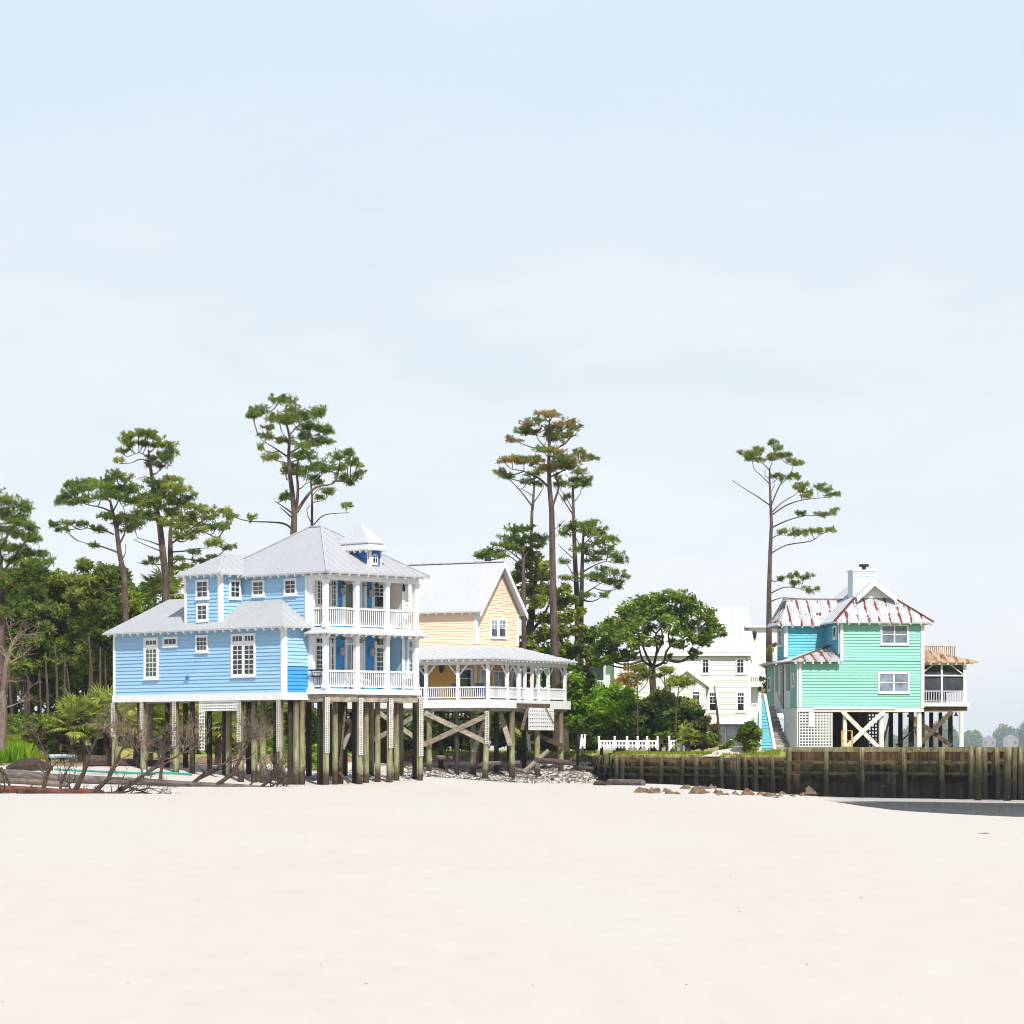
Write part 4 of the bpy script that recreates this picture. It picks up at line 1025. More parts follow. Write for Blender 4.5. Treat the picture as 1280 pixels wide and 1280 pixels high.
mb = MB(); railing(mb, pb, .16, L-.17, 4.33, 4.96, 0, .145, .055, .07); mb.build('railing', M['railgrey'], TH)
pdk = T.plane(7.3, 4.2, 'u'); mb = MB(); t1 = pdk.t(1194.5); railing(mb, pdk, 0, t1, 6.9, 7.62, 0, .12, .05, .06); mb.build('railing', M['greywood'], TH, 'grey rail of the roof deck')
# underneath: lattice, braces, posts
t0, t1, za, zb = tf.rect(999.2, 1041, 884.6, 934)
mb = MB(); lattice_grid(mb, tf, t0, t1, 1.55, zb, -.08, .165, .066, .012); mb.build('lattice_panel', M['white'], TH)
mb = MB(); tf.box(mb, t0+.55, t0+.82, zb-1.1, zb-.25, 0.0, .03); mb.build('patch_board', M['white'], TH)
mb = MB(); T.box(mb, -.25, -.02, .0, .08, 1.4, 3.9); T.box(mb, -.6, -.3, .0, 1.0, 1.5, 2.5) ; mb = MB(); T.box(mb, -.08, -.02, -.05, 3.4, 1.5, 3.9); mb.build('side_panel', M['white'], TH)
mb = MB(); T.box(mb, .2, 5.0, 4.0, 4.1, 1.4, 3.8); T.box(mb, .15, .2, .3, 4.0, 1.4, 3.8); mb.build('shade_backing', M['dark'], TH)  # black sheets added behind the lattice, shade for its holes
mb = MB(); P = T.plane(0, 3.9, 'u'); lattice_grid(mb, P, P.t(1072), P.t(1098), 1.6, 3.7, .02, .2, .09); mb.build('lattice_screen', paint('dark_lattice', (.06,.05,.04), .8), TH)
def tb(p0, p1, b0, b1, w, mat, name='brace'):
    P0 = T.plane(0, b0, 'u'); P1 = T.plane(0, b1, 'u'); mb = MB(); q = P0.p(P0.t(p0[0]), P0.z(p0[1], P0.t(p0[0]))); r = P1.p(P1.t(p1[0]), P1.z(p1[1], P1.t(p1[0])))
    mb.bar(q, r, w, .06, (0,-1,0)); mb.build(name, M[mat], TH)
tb((1053, 889), (1098, 934), -.05, -.05, .24, 'stripwhite'); tb((1105, 889), (1058, 934), -.12, -.12, .24, 'stripwhite')
tb((1190, 889), (1150, 930), 1.4, 1.4, .26, 'brownwood'); tb((1135, 893), (1189, 932), 1.9, 1.9, .26, 'brownwood'); tb((1104, 930), (1113, 892), 3, 3.2, .1, 'brownwood'); tb((1120, 932), (1150, 905), 2.6, 2.6, .08, 'brownwood'); tb((1141, 905), (1150, 932), 2.6, 2.6, .08, 'brownwood')
for px, b, mt, r in ((1056, .2, 'wornwhite', .13), (1101.5, .2, 'wornwhite', .15), (1148.8, .2, 'wornwhite', .15), (1201.5, 1.7, 'wornwhite', .14), (1113.5, 4, 'darkpile', .14), (1125.5, 6, 'darkpile', .14), (1139, 3, 'darkpile', .16), (1152.5, 2, 'darkpile', .16), (1164, 5.2, 'darkpile', .13), (1175.5, 5.2, 'darkpile', .12), (1188, 3, 'darkpile', .14)):
    P = T.plane(0, b, 'u'); q = P.p(P.t(px), 0); pile(TH, q.x, q.y, 3.75, r, mt)
lm = W(1195, 893, 173.5); mb = MB(); mb.tube([lm+Vector((0,0,.35)), lm+Vector((0,0,.1))], .02, 5); mb.tube([lm+Vector((0,0,.12)), lm-Vector((0,0,.1))], [.04,.13], 8); mb.build('hanging_lamp', M['black'], TH)
# the stairs up to the entry
mb = MB(); n = 13; za, zb = 1.45, 4.05
for i in range(n):
    f = i/(n-1); b = 1.3 + 4.2*f; a = -1.25 + .5*f; z = za + (zb-za)*f
    T.box(mb, a, -.14, b, b+.36, z, z+.05); T.box(mb, a, -.14, b+.02, b+.06, z-.168, z)
st = mb.build('stairs', M['stairwood'], TH)
mb = MB()
P = T.plane(0, 1.2, 'u')
t = [P.t(p) for p in (941, 943, 951, 957, 967.5, 968)]
zz_ = lambda py: P.z(py, t[2])
P.clap(mb, [(P.t(940), zz_(939)), (P.t(966), zz_(939)), (P.t(957), zz_(874)), (P.t(950), zz_(874))], .165)
sw = mb.build('stair_wall', M['cyan'], TH)
mb = MB(); mb.bar(P.p(P.t(955.5), zz_(867), .06), P.p(P.t(969), zz_(939), .06), .16, .12, (0,-1,0)); mb.build('hand_rail', M['white'], sw)
mb = MB(); mb.bar(P.p(P.t(939.5), zz_(930), .06), P.p(P.t(950), zz_(866), .06), .14, .12, (0,-1,0)); mb.build('hand_rail', M['white'], sw)
mb = MB(); P.box(mb, P.t(948.2), P.t(951.2), zz_(938), zz_(872), .05, .12); mb.build('newel_post', M['wornwhite'], sw)
mb = MB(); Q = T.plane(.05, 0, 'v'); mb.prism([T.w(-.09, 1.25, 2.2), T.w(-.09, 5.4, 4.75), T.w(-.09, 5.4, 4.9), T.w(-.09, 1.25, 2.35)], Vector((.05,0,0))); mb.build('hand_rail', M['wornwhite'], st)

# ================================================================== the pale green house far behind
G = Frame((768-640)*250/F, 250, 0)
GH = thing('beach_house', 'pale green two-storey house with white metal roof behind the oak tree', 'house', G.w(5, 5, 1.6))
gf = G.plane(0, 0, 'u'); Wd = 11.2
mb = MB(); gf.clap(mb, rectp(0, Wd, 4.0, 9.55), .2, .03); G.box(mb, 0, Wd, 9.8, 9.9, 4, 9.5); G.box(mb, Wd-.1, Wd, .15, 9.8, 4, 9.5); G.box(mb, 0, .1, .15, 9.8, 4, 9.5); mb.build('wall', M['palegreen'], GH)
mb = MB(); roof_face(mb, [G.w(-.3, -.45, 9.5), G.w(Wd+.4, -.45, 9.5), G.w(Wd+.1, 4.6, 13.5), G.w(-.3, 4.6, 13.5)], .1, .62, .04); roof_face(mb, [G.w(Wd+.4, 10, 9.5), G.w(-.3, 10, 9.5), G.w(-.3, 4.6, 13.5), G.w(Wd+.1, 4.6, 13.5)], .1, .62, .04); mb.build('main_roof', M['roofbright'], GH)
one('fascia_board', gf, (-.3, Wd+.4, 9.2, 9.42, .30, .44), root=GH); one('corner_board', gf, (Wd-.2, Wd+.02, 4, 9.2, .02, .08), root=GH); one('skirt_board', gf, (0, Wd, 3.6, 4.0, .0, .07), root=GH); one('corner_board', gf, (-.02, .2, 4, 9.2, .02, .08), root=GH)
for r in ((777, 788.3, 822.5, 840.5), (876.5, 887.5, 822.5, 843), (919.3, 931.3, 822.5, 843), (885, 897, 864, 890), (920, 931.6, 864, 890), (819.5, 824, 863, 875)):
    pn = ((0,1,0,.48,2,2),(0,1,.52,1,2,1)) if r[2] < 850 else ((0,1,0,.17,3,1),(0,1,.23,.58,2,2),(0,1,.62,1,1,1))
    window(GH, gf, *r, pn, trim=.14, glass='glass')
# little gabled bay
gb = G.plane(0, -1.6, 'u'); u0, u1 = gb.t(839), gb.t(882.5); uc = gb.t(858.5)
zb_ = lambda py: gb.z(py, uc)
mb = MB(); gb.clap(mb, [(u0, 4), (u1, 4), (u1, zb_(857)), (uc, zb_(838.5)), (u0, zb_(853))], .2, .03); G.box(mb, u1-.1, u1, -1.45, 0, 4, zb_(857)); mb.build('bay_wall', M['palegreen'], GH)
mb = MB(); ap0, ap1 = G.w(uc, -1.9, zb_(835.5)), G.w(uc, 0, zb_(835.5)); l0, l1 = G.w(u0-.35, -1.9, zb_(852)), G.w(u0-.35, 0, zb_(852)); r0_, r1_ = G.w(u1+.35, -1.9, zb_(857)), G.w(u1+.35, 0, zb_(857))
roof_face(mb, [l1, l0, ap0, ap1], .22, .5, .03); roof_face(mb, [r0_, r1_, ap1, ap0], .22, .5, .03); mb.build('bay_roof', M['white'], GH)
window(GH, gb, 864, 876, 863, 883, ((0,1,0,.17,3,1),(0,1,.25,1,2,2)), trim=.13)
# foundation and left balcony wing, right wing with balconies
mb = MB(); gf.box(mb, .3, Wd-.3, 1.3, 3.58, -.5, -.2); mb.build('foundation', M['greywood'], GH)
for x0, x1 in ((889, 899), (899.8, 907), (908, 921), (922, 928)):
    one('foundation_panel', gf, (gf.t(x0), gf.t(x1), 1.9, 3.4, -.18, -.12), 'blind', GH)
mb = MB(); P = G.plane(0, 1.0, 'u'); P.clap(mb, rectp(P.t(755), 0, 4, 9.0), .2, .03); mb.build('wing_wall', M['greensiding'], GH)
mb = MB(); G.box(mb, P.t(733), P.t(755), 2.4, 2.5, 4, 9.2); mb.build('wing_wall', M['blind'], GH, 'shaded glazed wall of the balcony')
mb = MB(); G.box(mb, P.t(731), 0.3, .9, 4, 9.0, 9.4); mb.build('wing_roof', M['white'], GH)
mb = MB(); G.box(mb, P.t(731), P.t(755), .9, 2.4, 5.9, 6.2); mb.build('balcony_floor', M['white'], GH)
mb = MB(); railing(mb, P, P.t(732), P.t(755), 6.3, 7.2, 0, .2, .06); mb.build('railing', M['white'], GH)
P = G.plane(Wd, 2.0, 'u'); mb = MB(); P.clap(mb, rectp(0, 4.6, 4, 11.6), .2, .03); mb.build('wing_wall', M['white'], GH); mb = MB(); G.box(mb, Wd-.3, Wd+4.9, 1.6, 7, 11.6, 11.8); mb.build('wing_roof', M['white'], GH)
P = G.plane(Wd, .6, 'u')
for zf in (6.9, 4.3):
    mb = MB(); P.box(mb, .05, 4.6, zf-.25, zf, -1.35, .1); mb.build('balcony_floor', M['white'], GH); mb = MB(); railing(mb, P, .1, 4.6, zf+.1, zf+1.0, 0, .17, .06); mb.build('railing', M['white'], GH)
one('balcony_beam', P, (.05, 4.6, 8.6, 8.9, -.1, .1), root=GH)
lantern(GH, G.plane(Wd, 2.0, 'u'), 943, 795, 1.3)
# ================================================================== wooden bulkhead
def v3(p, z): return Vector((p[0], p[1], z))
def planks(mb, a, b, z0, z1, w=.26):
    a = Vector(a); b = Vector(b); d = b-a; L = d.length; d.normalize(); n = max(1, int(L/w)); nn = Vector((d.y, -d.x))
    for i in range(n):
        c = a + d*(L*(i+.5)/n) - nn*(.06+random.uniform(0, .025)); zt = z1-random.uniform(0, .05)
        mb.obox((c.x, c.y, (z0+zt)/2-random.uniform(0, .04)), (d.x*L/n*.485, d.y*L/n*.485, 0), (nn.x*.04, nn.y*.04, 0), (0, 0, (zt-z0)/2))
def wale(mb, a, b, z, h=.16, off=.06, sag=.02):
    a = Vector(a); b = Vector(b); d = (b-a).normalized(); nn = Vector((d.y, -d.x))
    p = v3(a+nn*off, z+random.uniform(-sag, sag)); q = v3(b+nn*off, z+random.uniform(-sag, sag)); mb.bar(p, q, .11, h)
def bulkhead(root, segs, posts, top, wales, cap):
    for a, b in segs:
        zb = min(gz(*(Vector(a)+Vector((0,-.6)))), gz(*(Vector(b)+Vector((0,-.6)))))-.5
        mb = MB(); planks(mb, a, b, zb, top-.06); mb.build('plank_wall', M['bulk'], root)
        if cap:
            mb = MB(); wale(mb, a, b, top-.03, .10, 0, .0); mb.build('cap_beam', M['bulkpost'], root)
        d = (Vector(b)-Vector(a)).normalized(); n = Vector((d.y, -d.x))
        P = Plane(Vector(a)+n*.16, d)
        L = (Vector(b)-Vector(a)).length
        tp = [P.t(px) for px in posts]; tp = [t for t in tp if -.05 <= t <= L+.05]
        for t in tp:
            q = P.p(t, 0); mb = MB(); zt = top+random.uniform(-.05, .10); r = random.uniform(.13, .165)
            mb.tube([(q.x, q.y, zb), (q.x+random.uniform(-.03,.03), q.y, (zb+zt)/2), (q.x+random.uniform(-.06,.06), q.y, zt)], [r*1.05, r, r*.95], 9, wob=.06); mb.build('post', M['bulkpost'], root)
        ends = sorted(set([0.0] + tp + [L]))
        for t0, t1 in zip(ends[:-1], ends[1:]):
            if t1-t0 < .3: continue
            for w in wales:
                if random.random() < .06: continue
                p, q = P.p(t0+.02, 0), P.p(t1-.02, 0); mb = MB(); wale(mb, (p.x, p.y), (q.x, q.y), top-w, .15, -.06, .035); mb.build('rail', M['bulkpost'], root)
g = [tuple(gp(738, 190)), tuple(gp(771, 175)), tuple(gp(981, 162.5)), tuple(gp(1246, 152)), tuple(gp(1420, 147))]
R1 = thing('retaining_wall', 'low dark plank retaining wall with leaning posts and grass along its top', 'retaining wall', v3(g[1], 0))
bulkhead(R1, [(g[0], g[1]), (g[1], g[2])], [743, 751, 758, 765, 771.5, 778, 802, 827, 853, 871, 902, 923.5, 932, 945, 966], 1.20, (.14, .62, 1.05), False)
R2 = thing('retaining_wall', 'tall weathered plank retaining wall in front of the turquoise house', 'retaining wall', v3(g[2], 0))
bulkhead(R2, [(g[2], g[3]), (g[3], g[4])], [986.5, 1033, 1078.5, 1131, 1178, 1214, 1231, 1247, 1269, 1276, 1300], 1.70, (.16, .78, 1.35), True)
for i, (px, D, zt) in enumerate(((1222.5, 151.6, 1.72), (1259, 150.2, 1.7))):
    p = gp(px, D-.9); mb = MB(); mb.tube([v3(p, -1.6), v3(p, 0), v3(p+np.array((.05, 0)), zt)], [.19, .18, .17], 10, wob=.05)
    o = mb.build('mooring_pile', M['bulkpost']); tag(o, ['stout round pile standing against the tall retaining wall, the more westerly of two' , 'stout round pile standing against the tall retaining wall near its far end'][i], 'pile')
    o['label'] = ['round weathered pile before the tall retaining wall, left one of two', 'round weathered pile before the tall retaining wall, right one of two'][i]
# ================================================================== picket fences
def fence(pxs, py_top, py_bot, D, label, lean=0.0):
    root = thing('picket_fence', label, 'fence', W((pxs[0]+pxs[-1])/2, py_bot, D))
    s = D/F; z0 = EYE+(HZ-py_bot)*s-.15; z1 = EYE+(HZ-py_top)*s
    X = [(p-640)*s for p in pxs]
    for x in X:
        mb = MB(); l = random.uniform(-.04, .04)+lean; mb.bar((x, D, z0), (x+l, D, z1+.1), .10, .10, (0,-1,0)); mb.bar((x+l, D, z1+.1), (x+l, D, z1+.15), .13, .13, (0,-1,0)); mb.build('fence_post', M['white'], root)
    for a, b in zip(X[:-1], X[1:]):
        mb = MB(); h = z1-z0
        for f in (.42, .8): mb.bar((a, D-.02, z0+h*f), (b, D-.02, z0+h*f), .05, .09)
        n = max(2, int((b-a)/.17))
        for i in range(n):
            x = a+(b-a)*(i+.5)/n; zt = z1-.08-.12*math.sin(math.pi*(i+.5)/n); mb.bar((x, D-.07, z0+.12), (x+lean, D-.07, zt), .09, .025, (0,-1,0))
        mb.build('picket_panel', M['white'], root)
fence([749, 768, 784, 797, 809, 822], 923.5, 934.5, 176, 'long run of white picket fence under the dark shrubs')
fence([837, 852], 923, 935, 176, 'short white picket fence panel beside the small palmetto')
fence([725.5, 730.5], 921, 932.5, 182, 'two leaning white fence posts by the bright green shrub', .05)
def leaning_post(px0, py0, px1, py1, D, label, w=.14, mat='white'):
    mb = MB(); mb.bar(W(px0, py0, D), W(px1, py1, D), w, w, (0,-1,0)); o = mb.build('fence_post', M[mat]); tag(o, label, 'post')
leaning_post(859, 937, 864.5, 927, 175, 'lone white fence post leaning right of the picket fence')
leaning_post(914, 939, 914, 924, 172, 'upright white post standing on the lawn before the round shrub')
leaning_post(662, 938, 660, 918, 190, 'white post leaning on the lawn under the yellow house', .2)
# pale sand heaps on the lawn
def heap(px, py, rx, h, D, label, mat, name='sand_heap'):
    c = W(px, py, D); mb = MB(); n, m_ = 16, 6; vs = []; 
    for j in range(m_+1):
        f = j/m_
        for i in range(n):
            a = 2*math.pi*i/n; r = rx*(1-f)*(1+random.uniform(-.1, .1)); vs.append((c.x+math.cos(a)*r, c.y+math.sin(a)*r*.6, c.z-.2+(h+.2)*(f**.7)))
    fs = [[j*n+i, j*n+(i+1) % n, (j+1)*n+(i+1) % n, (j+1)*n+i] for j in range(m_) for i in range(n)]
    mb.add(vs, fs); o = mb.build(name, mat, smooth=True); tag(o, label, 'heap')
sandm = paint('dry_sand', (.62,.53,.43), .9, .15, ns=2, bump=.2)
heap(925, 941, 2.2, .36, 170, 'pale sand mound in front of the round green shrub', sandm)
# orange frame under the turquoise house
t = thing('wooden_frame', 'upright orange wooden frame leaning under the turquoise house', 'frame', W(1059, 934, 170))
D = 170
for a, b in (((1052.5, 936), (1052.5, 913)), ((1065, 936), (1065, 913))):
    mb = MB(); mb.bar(W(*a, D), W(*b, D), .10, .05, (0,-1,0)); mb.build('upright', M['orangewood'], t)
for y in (913.5, 926, 933):
    mb = MB(); mb.bar(W(1052.5, y, D-.03), W(1065, y, D-.03), .08, .04); mb.build('cross_bar', M['orangewood'], t)
# ================================================================== rubble, rocks, driftwood
V = []
def shard(p, r):
    a = RNG.normal(size=(6, 3)); a /= np.linalg.norm(a, axis=1)[:, None]; a *= r*RNG.uniform(.5, 1.2, (6, 1)); a[:, 2] *= .45
    q = a + np.array(p); 
    for i in range(4):
        k = RNG.choice(6, 3, replace=False); V.append(q[k])
k = 0
while k < 2600:
    px, py = RNG.uniform(500, 775), RNG.uniform(957, 979.5)
    if px > 700 and py < 950+ (px-700)*.05: continue
    p = hit(px, py, 150, 200); shard((p.x, p.y+RNG.uniform(-.3,.3), p.z+.03), RNG.uniform(.08, .26)); k += 1
for i in range(420):
    px, py = RNG.uniform(330, 520), RNG.uniform(962, 976); p = hit(px, py, 138, 200); shard((p.x, p.y, p.z+.03), RNG.uniform(.07, .2))
shellm, nt, out = nodes('shell_rubble'); b = N(nt, 'ShaderNodeBsdfDiffuse'); gg = N(nt, 'ShaderNodeNewGeometry')
nt.links.new(ramp(nt, gg.outputs['Random Per Island'], [(0, (.09,.085,.07)), (.3, (.19,.18,.15)), (.5, (.38,.37,.33)), (.75, (.60,.58,.54)), (1, (.68,.66,.62))]), b.inputs[0]); nt.links.new(b.outputs[0], out.inputs[0])
o = np_mesh('rubble', np.concatenate(V), 3, shellm); tag(o, 'pale broken shell and stone rubble on the bank under the yellow house', 'rubble', kind='stuff')
def rock(px, py, r, label, group, mat='rock', flat=.55, name='rock'):
    p = hit(px, py, 60, 200); mb = MB(); n = 7; rings = [(0.0, 1.0), (.4, 1.05), (.75, .8), (1.0, .4)]
    ph = random.uniform(0, 6); k = [random.uniform(.6, 1.35) for _ in range(n)]; sx = random.uniform(1., 1.7)
    vs = []
    for f, w in rings:
        for i in range(n):
            a = 2*math.pi*i/n+ph; rr = r*w*k[i]*random.uniform(.7, 1.2); vs.append((p.x+math.cos(a)*rr*sx, p.y+math.sin(a)*rr, p.z-.08+(f*r*flat*1.7*random.uniform(.6, 1.25))))
    fs = [[j*n+i, j*n+(i+1) % n, (j+1)*n+(i+1) % n, (j+1)*n+i] for j in range(3) for i in range(n)] + [[3*n+i for i in range(n)]]
    mb.add(vs, fs); o = mb.build(name, M[mat]); tag(o, label, 'rock', group)
for i in range(84):
    c, sd_, y0 = random.choice(((828, 12, 991.5), (868, 13, 986), (880, 15, 991.5), (905, 14, 993), (940, 9, 993)))
    rock(random.gauss(c, sd_), y0+random.gauss(0, 1.0), abs(random.gauss(0, .07))+.05, 'small brown rock strewn on the sand before the low retaining wall', 'brown rocks before the low retaining wall', flat=random.uniform(.45, 1.0))
for i in range(44):
    c, sd_ = random.choice(((968, 9), (998, 7), (1028, 9)))
    rock(random.gauss(c, sd_), 994.5+random.gauss(0, 1.2), abs(random.gauss(0, .07))+.05, 'brown rock strewn on the sand at the foot of the tall retaining wall', 'brown rocks at the foot of the tall retaining wall', flat=random.uniform(.45, 1.0))
rock(933.5, 986.5, .38, 'rounded brown boulder at the foot of the low retaining wall', None); rock(917, 984.5, .26, 'dark boulder beside the rounded brown boulder', None)
rock(1022, 991, .5, 'largest angular brown rock, lying before the tall retaining wall', None, flat=.8); rock(1032, 992.5, .34, 'sloping brown rock right of the largest angular rock', None, flat=.4)
def log(pts, rad, label, mat='drift', name='driftwood_log', cat='log', D=None, n=9, lift=.0):
    q = []
    for px, py in pts:
        if D: q.append(W(px, py, D))
        else:
            p = hit(px, py, 60, 200); q.append(p+Vector((0, 0, lift)))
    mb = MB(); mb.tube(q, rad, n, wob=.07); o = mb.build(name, M[mat] if isinstance(mat, str) else mat); tag(o, label, cat); return o
log([(762, 981), (780, 981.5), (804, 982)], [.16, .155, .15], 'hollow grey drainpipe-like log lying on open sand', 'greydrift', lift=.12)
log([(744, 981.5), (760, 981.8)], [.12, .10], 'short dark stick lying left of the hollow grey log', 'drift', lift=.06)
for a, b, r, l, mt in (((536, 948), (566, 947), .16, 'grey plank-like log on the bank under the yellow house', 'greydrift'), ((655, 965), (686, 938), .15, 'slanting broken timber behind the yellow house piles', 'greywood'),
                       ((640, 961), (662, 966), .14, 'grey timber lying on the rubble bank by the hanging lattice', 'greydrift'), ((668, 950), (715, 954), .18, 'long dark log under the eroded grass edge', 'drift'), ((716, 959), (742, 961), .13, 'brown timber lying on the sand left of the low retaining wall', 'drift'),
                       ((590, 956), (650, 953), .14, 'pale long timber along the eroded bank edge', 'greydrift')):
    log([a, ((a[0]+b[0])/2, (a[1]+b[1])/2-.4), b], [r, r*.95, r*.85], l, mt, D=183.5 if a[1] < 962 or b[1] < 962 else 181)
# tangled fallen trees -------------------------------------------------
def twigs(mb, p, d, L, r, depth, bend=.35, up=.0, n=5, mi=0, kids=2):
    pts = [p]; q = Vector(p); d = Vector(d).normalized(); rs = [r]
    for i in range(n):
        d = (d + Vector((random.uniform(-1,1), random.uniform(-1,1)*.7, random.uniform(-1,1)+up))*bend*.5).normalized()
        q = q + d*L/n; pts.append(q.copy()); rs.append(max(.006, r*(1-.75*(i+1)/n)))
    mb.tube(pts, rs, 5 if r > .03 else 4, cap=False, mi=mi)
    if depth > 0:
        for k in range(kids+random.randint(0, 1)):
            i = random.randint(1, n-1); dd = (pts[i+1]-pts[i]).normalized(); side = Vector((random.uniform(-1,1), random.uniform(-1,1)*.8, random.uniform(-.3,1))).normalized()
            twigs(mb, pts[i], dd*.6+side*.8, L*random.uniform(.4, .7), rs[i]*.62, depth-1, bend, up, n, mi, kids)
def fallen(name, label, trunk, rt, branches, D0, mat, bmat, seed, sub=3, twl=.9):
    random.seed(seed)
    root = thing(name, label, 'fallen tree', W(trunk[len(trunk)//2][0], trunk[len(trunk)//2][1]+3, D0))
    mb = MB(); q = [W(px, py, D0) for px, py in trunk]; mb.tube(q, rt, 9, wob=.08); mb.build('trunk', M[mat], root)
    for bl in branches:
        pts, w0 = bl[0], bl[1]; m = len(pts); off = random.uniform(-1.0, 1.0)
        q = [W(px, py, D0+off*(i/(m-1))) for i, (px, py) in enumerate(pts)]
        mb = MB(); rs = [max(.012, w0*(1-.78*i/(m-1))) for i in range(m)]; mb.tube(q, rs, 7, wob=.06)
        for i in range(1, m):
            for k in range(sub):
                dd = (q[i]-q[i-1]).normalized(); s = Vector((random.uniform(-1,1), random.uniform(-.8,.8), random.uniform(-.5,1))).normalized()
                twigs(mb, q[i], dd*.7+s*.7, twl*random.uniform(.5, 1.2), rs[i]*.6, 2, .5)
        mb.build('branch', M[bmat], root)
    return root
fallen('fallen_tree', 'leafless fallen tree with reddish trunk lying nearest on the sand', [(-12, 986), (20, 986.5), (45, 988), (75, 990), (100, 989), (125, 990)], [.15, .14, .13, .125, .11, .09],
       [([(54, 987), (58.5, 970), (60, 952), (55, 938), (49, 926)], .09), ([(95, 987), (105, 965), (112, 942), (122, 921), (138, 906)], .11), ([(118, 990), (135, 974), (144, 957), (150, 940), (163, 926)], .10),
        ([(122, 989.5), (131, 993.5), (144, 992), (160, 982), (177, 970.5), (199, 957), (206, 950)], .13), ([(144, 992), (160, 994), (178, 990), (195, 994), (207, 995)], .06), ([(160, 983), (172, 988), (186, 985), (200, 990)], .05),
        ([(75, 989.5), (76.5, 980), (83, 965), (90, 953)], .06), ([(0, 960), (7, 970), (12, 982), (11, 989)], .09), ([(100, 989), (112, 995), (106, 996)], .05), ([(64, 988), (72, 995), (76, 994)], .05), ([(20, 987), (30, 993), (33, 994)], .07), ([(88, 988), (86, 980), (92, 976), (96, 972)], .05)], 113, 'reddrift', 'drift', 3, 2, .8)
fallen('fallen_tree', 'long grey fallen trunk with tangled branches before the blue house piles', [(-15, 966), (30, 968.5), (60, 972), (95, 974), (140, 975.5), (180, 977), (240, 980.5), (300, 983), (336, 985)], [.21, .21, .2, .18, .17, .16, .13, .1, .07],
       [([(200, 978), (202, 960), (198, 948), (203, 935)], .09), ([(240, 980), (256, 967), (280, 955), (296, 940), (306, 925)], .09), ([(270, 982), (290, 968), (300, 950), (310, 930), (326, 908)], .10), ([(236, 980), (262, 968), (285, 957)], .06), ([(325, 985), (338, 975), (345, 962), (342, 955)], .08),
        ([(330, 985), (345, 986), (356, 984), (362, 978)], .06), ([(310, 984), (322, 972), (330, 966)], .05), ([(176, 976), (184, 964), (200, 952), (202, 943)], .05), ([(335, 985), (348, 978), (356, 968)], .05)], 132, 'greydrift', 'drift', 5, 3, .9)
def tangle(label, px, py, r, D, n, seed, mat='twig', name='dead_brush', up=.2):
    random.seed(seed); mb = MB(); c = W(px, py, D)
    for i in range(n):
        a = Vector((random.uniform(-1,1), random.uniform(-.7,.7), random.uniform(.1, 1))).normalized(); p = c+Vector((random.uniform(-.4,.4)*r, random.uniform(-.4,.4)*r, random.uniform(-.2,.2)*r))
        twigs(mb, p, a, r*random.uniform(.6, 1.1), .022, 2, .6, up, 5)
    o = mb.build(name, M[mat]); tag(o, label, 'brush')
tangle('brown dead brush tangled among the piles left of the lattice', 236, 935, 1.35, 134, 24, 1); tangle('ball of dry twigs leaning on a pile right of the lattice', 318, 925, 1.15, 133.5, 22, 2); tangle('low dead brush behind the fallen trunks at the left piles', 172, 935, 1.6, 139, 18, 4); tangle('heap of dark roots at the end of the long grey trunk', 345, 978, 1.0, 134, 26, 6, 'drift')
tangle('dry twiggy brush beneath the left edge of the blue house', 145, 915, 1.2, 141, 18, 7)
# bare dead tree at the far left
random.seed(9)
t = thing('dead_tree', 'pale bare dead tree with thin tangled twigs at the left edge', 'tree', W(5, 930, 150))
mb = MB(); q = [W(px, py, 150) for px, py in ((2, 938), (3, 900), (5, 860), (8, 828), (15, 805), (24, 790))]; mb.tube(q, [.22, .2, .17, .13, .08, .03], 8, wob=.08); mb.build('trunk', M['palebark'], t)
for i, (a, b) in enumerate((((5, 862), (22, 845)), ((8, 830), (30, 815)), ((12, 812), (35, 790)), ((18, 800), (40, 785)), ((4, 880), (-10, 850)), ((8, 826), (5, 800)), ((4, 885), (28, 872)))):
    mb = MB(); p0, p1 = W(*a, 150), W(*b, 150+random.uniform(-1, 1)); twigs(mb, p0, p1-p0, (p1-p0).length*1.4, .05, 3, .5, .0, 6, 0, 3); mb.build('branch', M['twig'], t)
log([(8, 961), (25, 957.5), (45, 957), (66, 961)], [.10, .34, .36, .12], 'dark seaweed covered mound lying behind the grey trunk', paint('dark_wrack', (.045,.03,.022), .9, .3, ns=5), 'seaweed_mound', 'mound', D=146)
mb = MB(); q = [W(px, py, 143) for px, py in ((68, 961.5), (90, 963), (112, 964), (140, 965), (175, 966.5), (200, 965.5), (225, 967), (240, 968))]; mb.tube(q, .05, 6); tag(mb.build('hose', M['tealhose']), 'teal hose stretched over the sand behind the grey trunk', 'hose')
log([(62, 945.5), (78, 945), (94, 946)], [.10, .10, .10], 'blue grey pipe resting below the low shrubs', paint('bluegrey_pipe', (.25,.35,.40), .5, .3), 'pipe', 'pipe', D=150)
for a, b, r, l in (((108, 951), (150, 953), .3, 'rotten log at the grass edge left of the blue house'), ((-5, 975), (85, 981), .12, 'pale flat board half buried between the two fallen trees'), ((150, 955), (200, 956), .25, 'rotten log lying behind the left piles of the blue house')):
    log([a, ((a[0]+b[0])/2, (a[1]+b[1])/2-.5), b], [r, r, r*.9], l, 'drift' if 'rotten' in l else 'palebark', D=149 if 'rotten' in l else 124)
# specks on the open sand
for px, py, l in ((1228, 1042, 'dark bit of driftwood lying on open sand near the tidal pool'), (1187, 1093, 'tiny dark shell on the empty sand at the right'), (708, 1071, 'tiny shell on the empty sand near the middle'), (268, 1236, 'small dark pebble on the nearest sand')):
    rock(px, py, .10 if px != 1228 else .16, l, None, name='beach_debris', flat=.3)

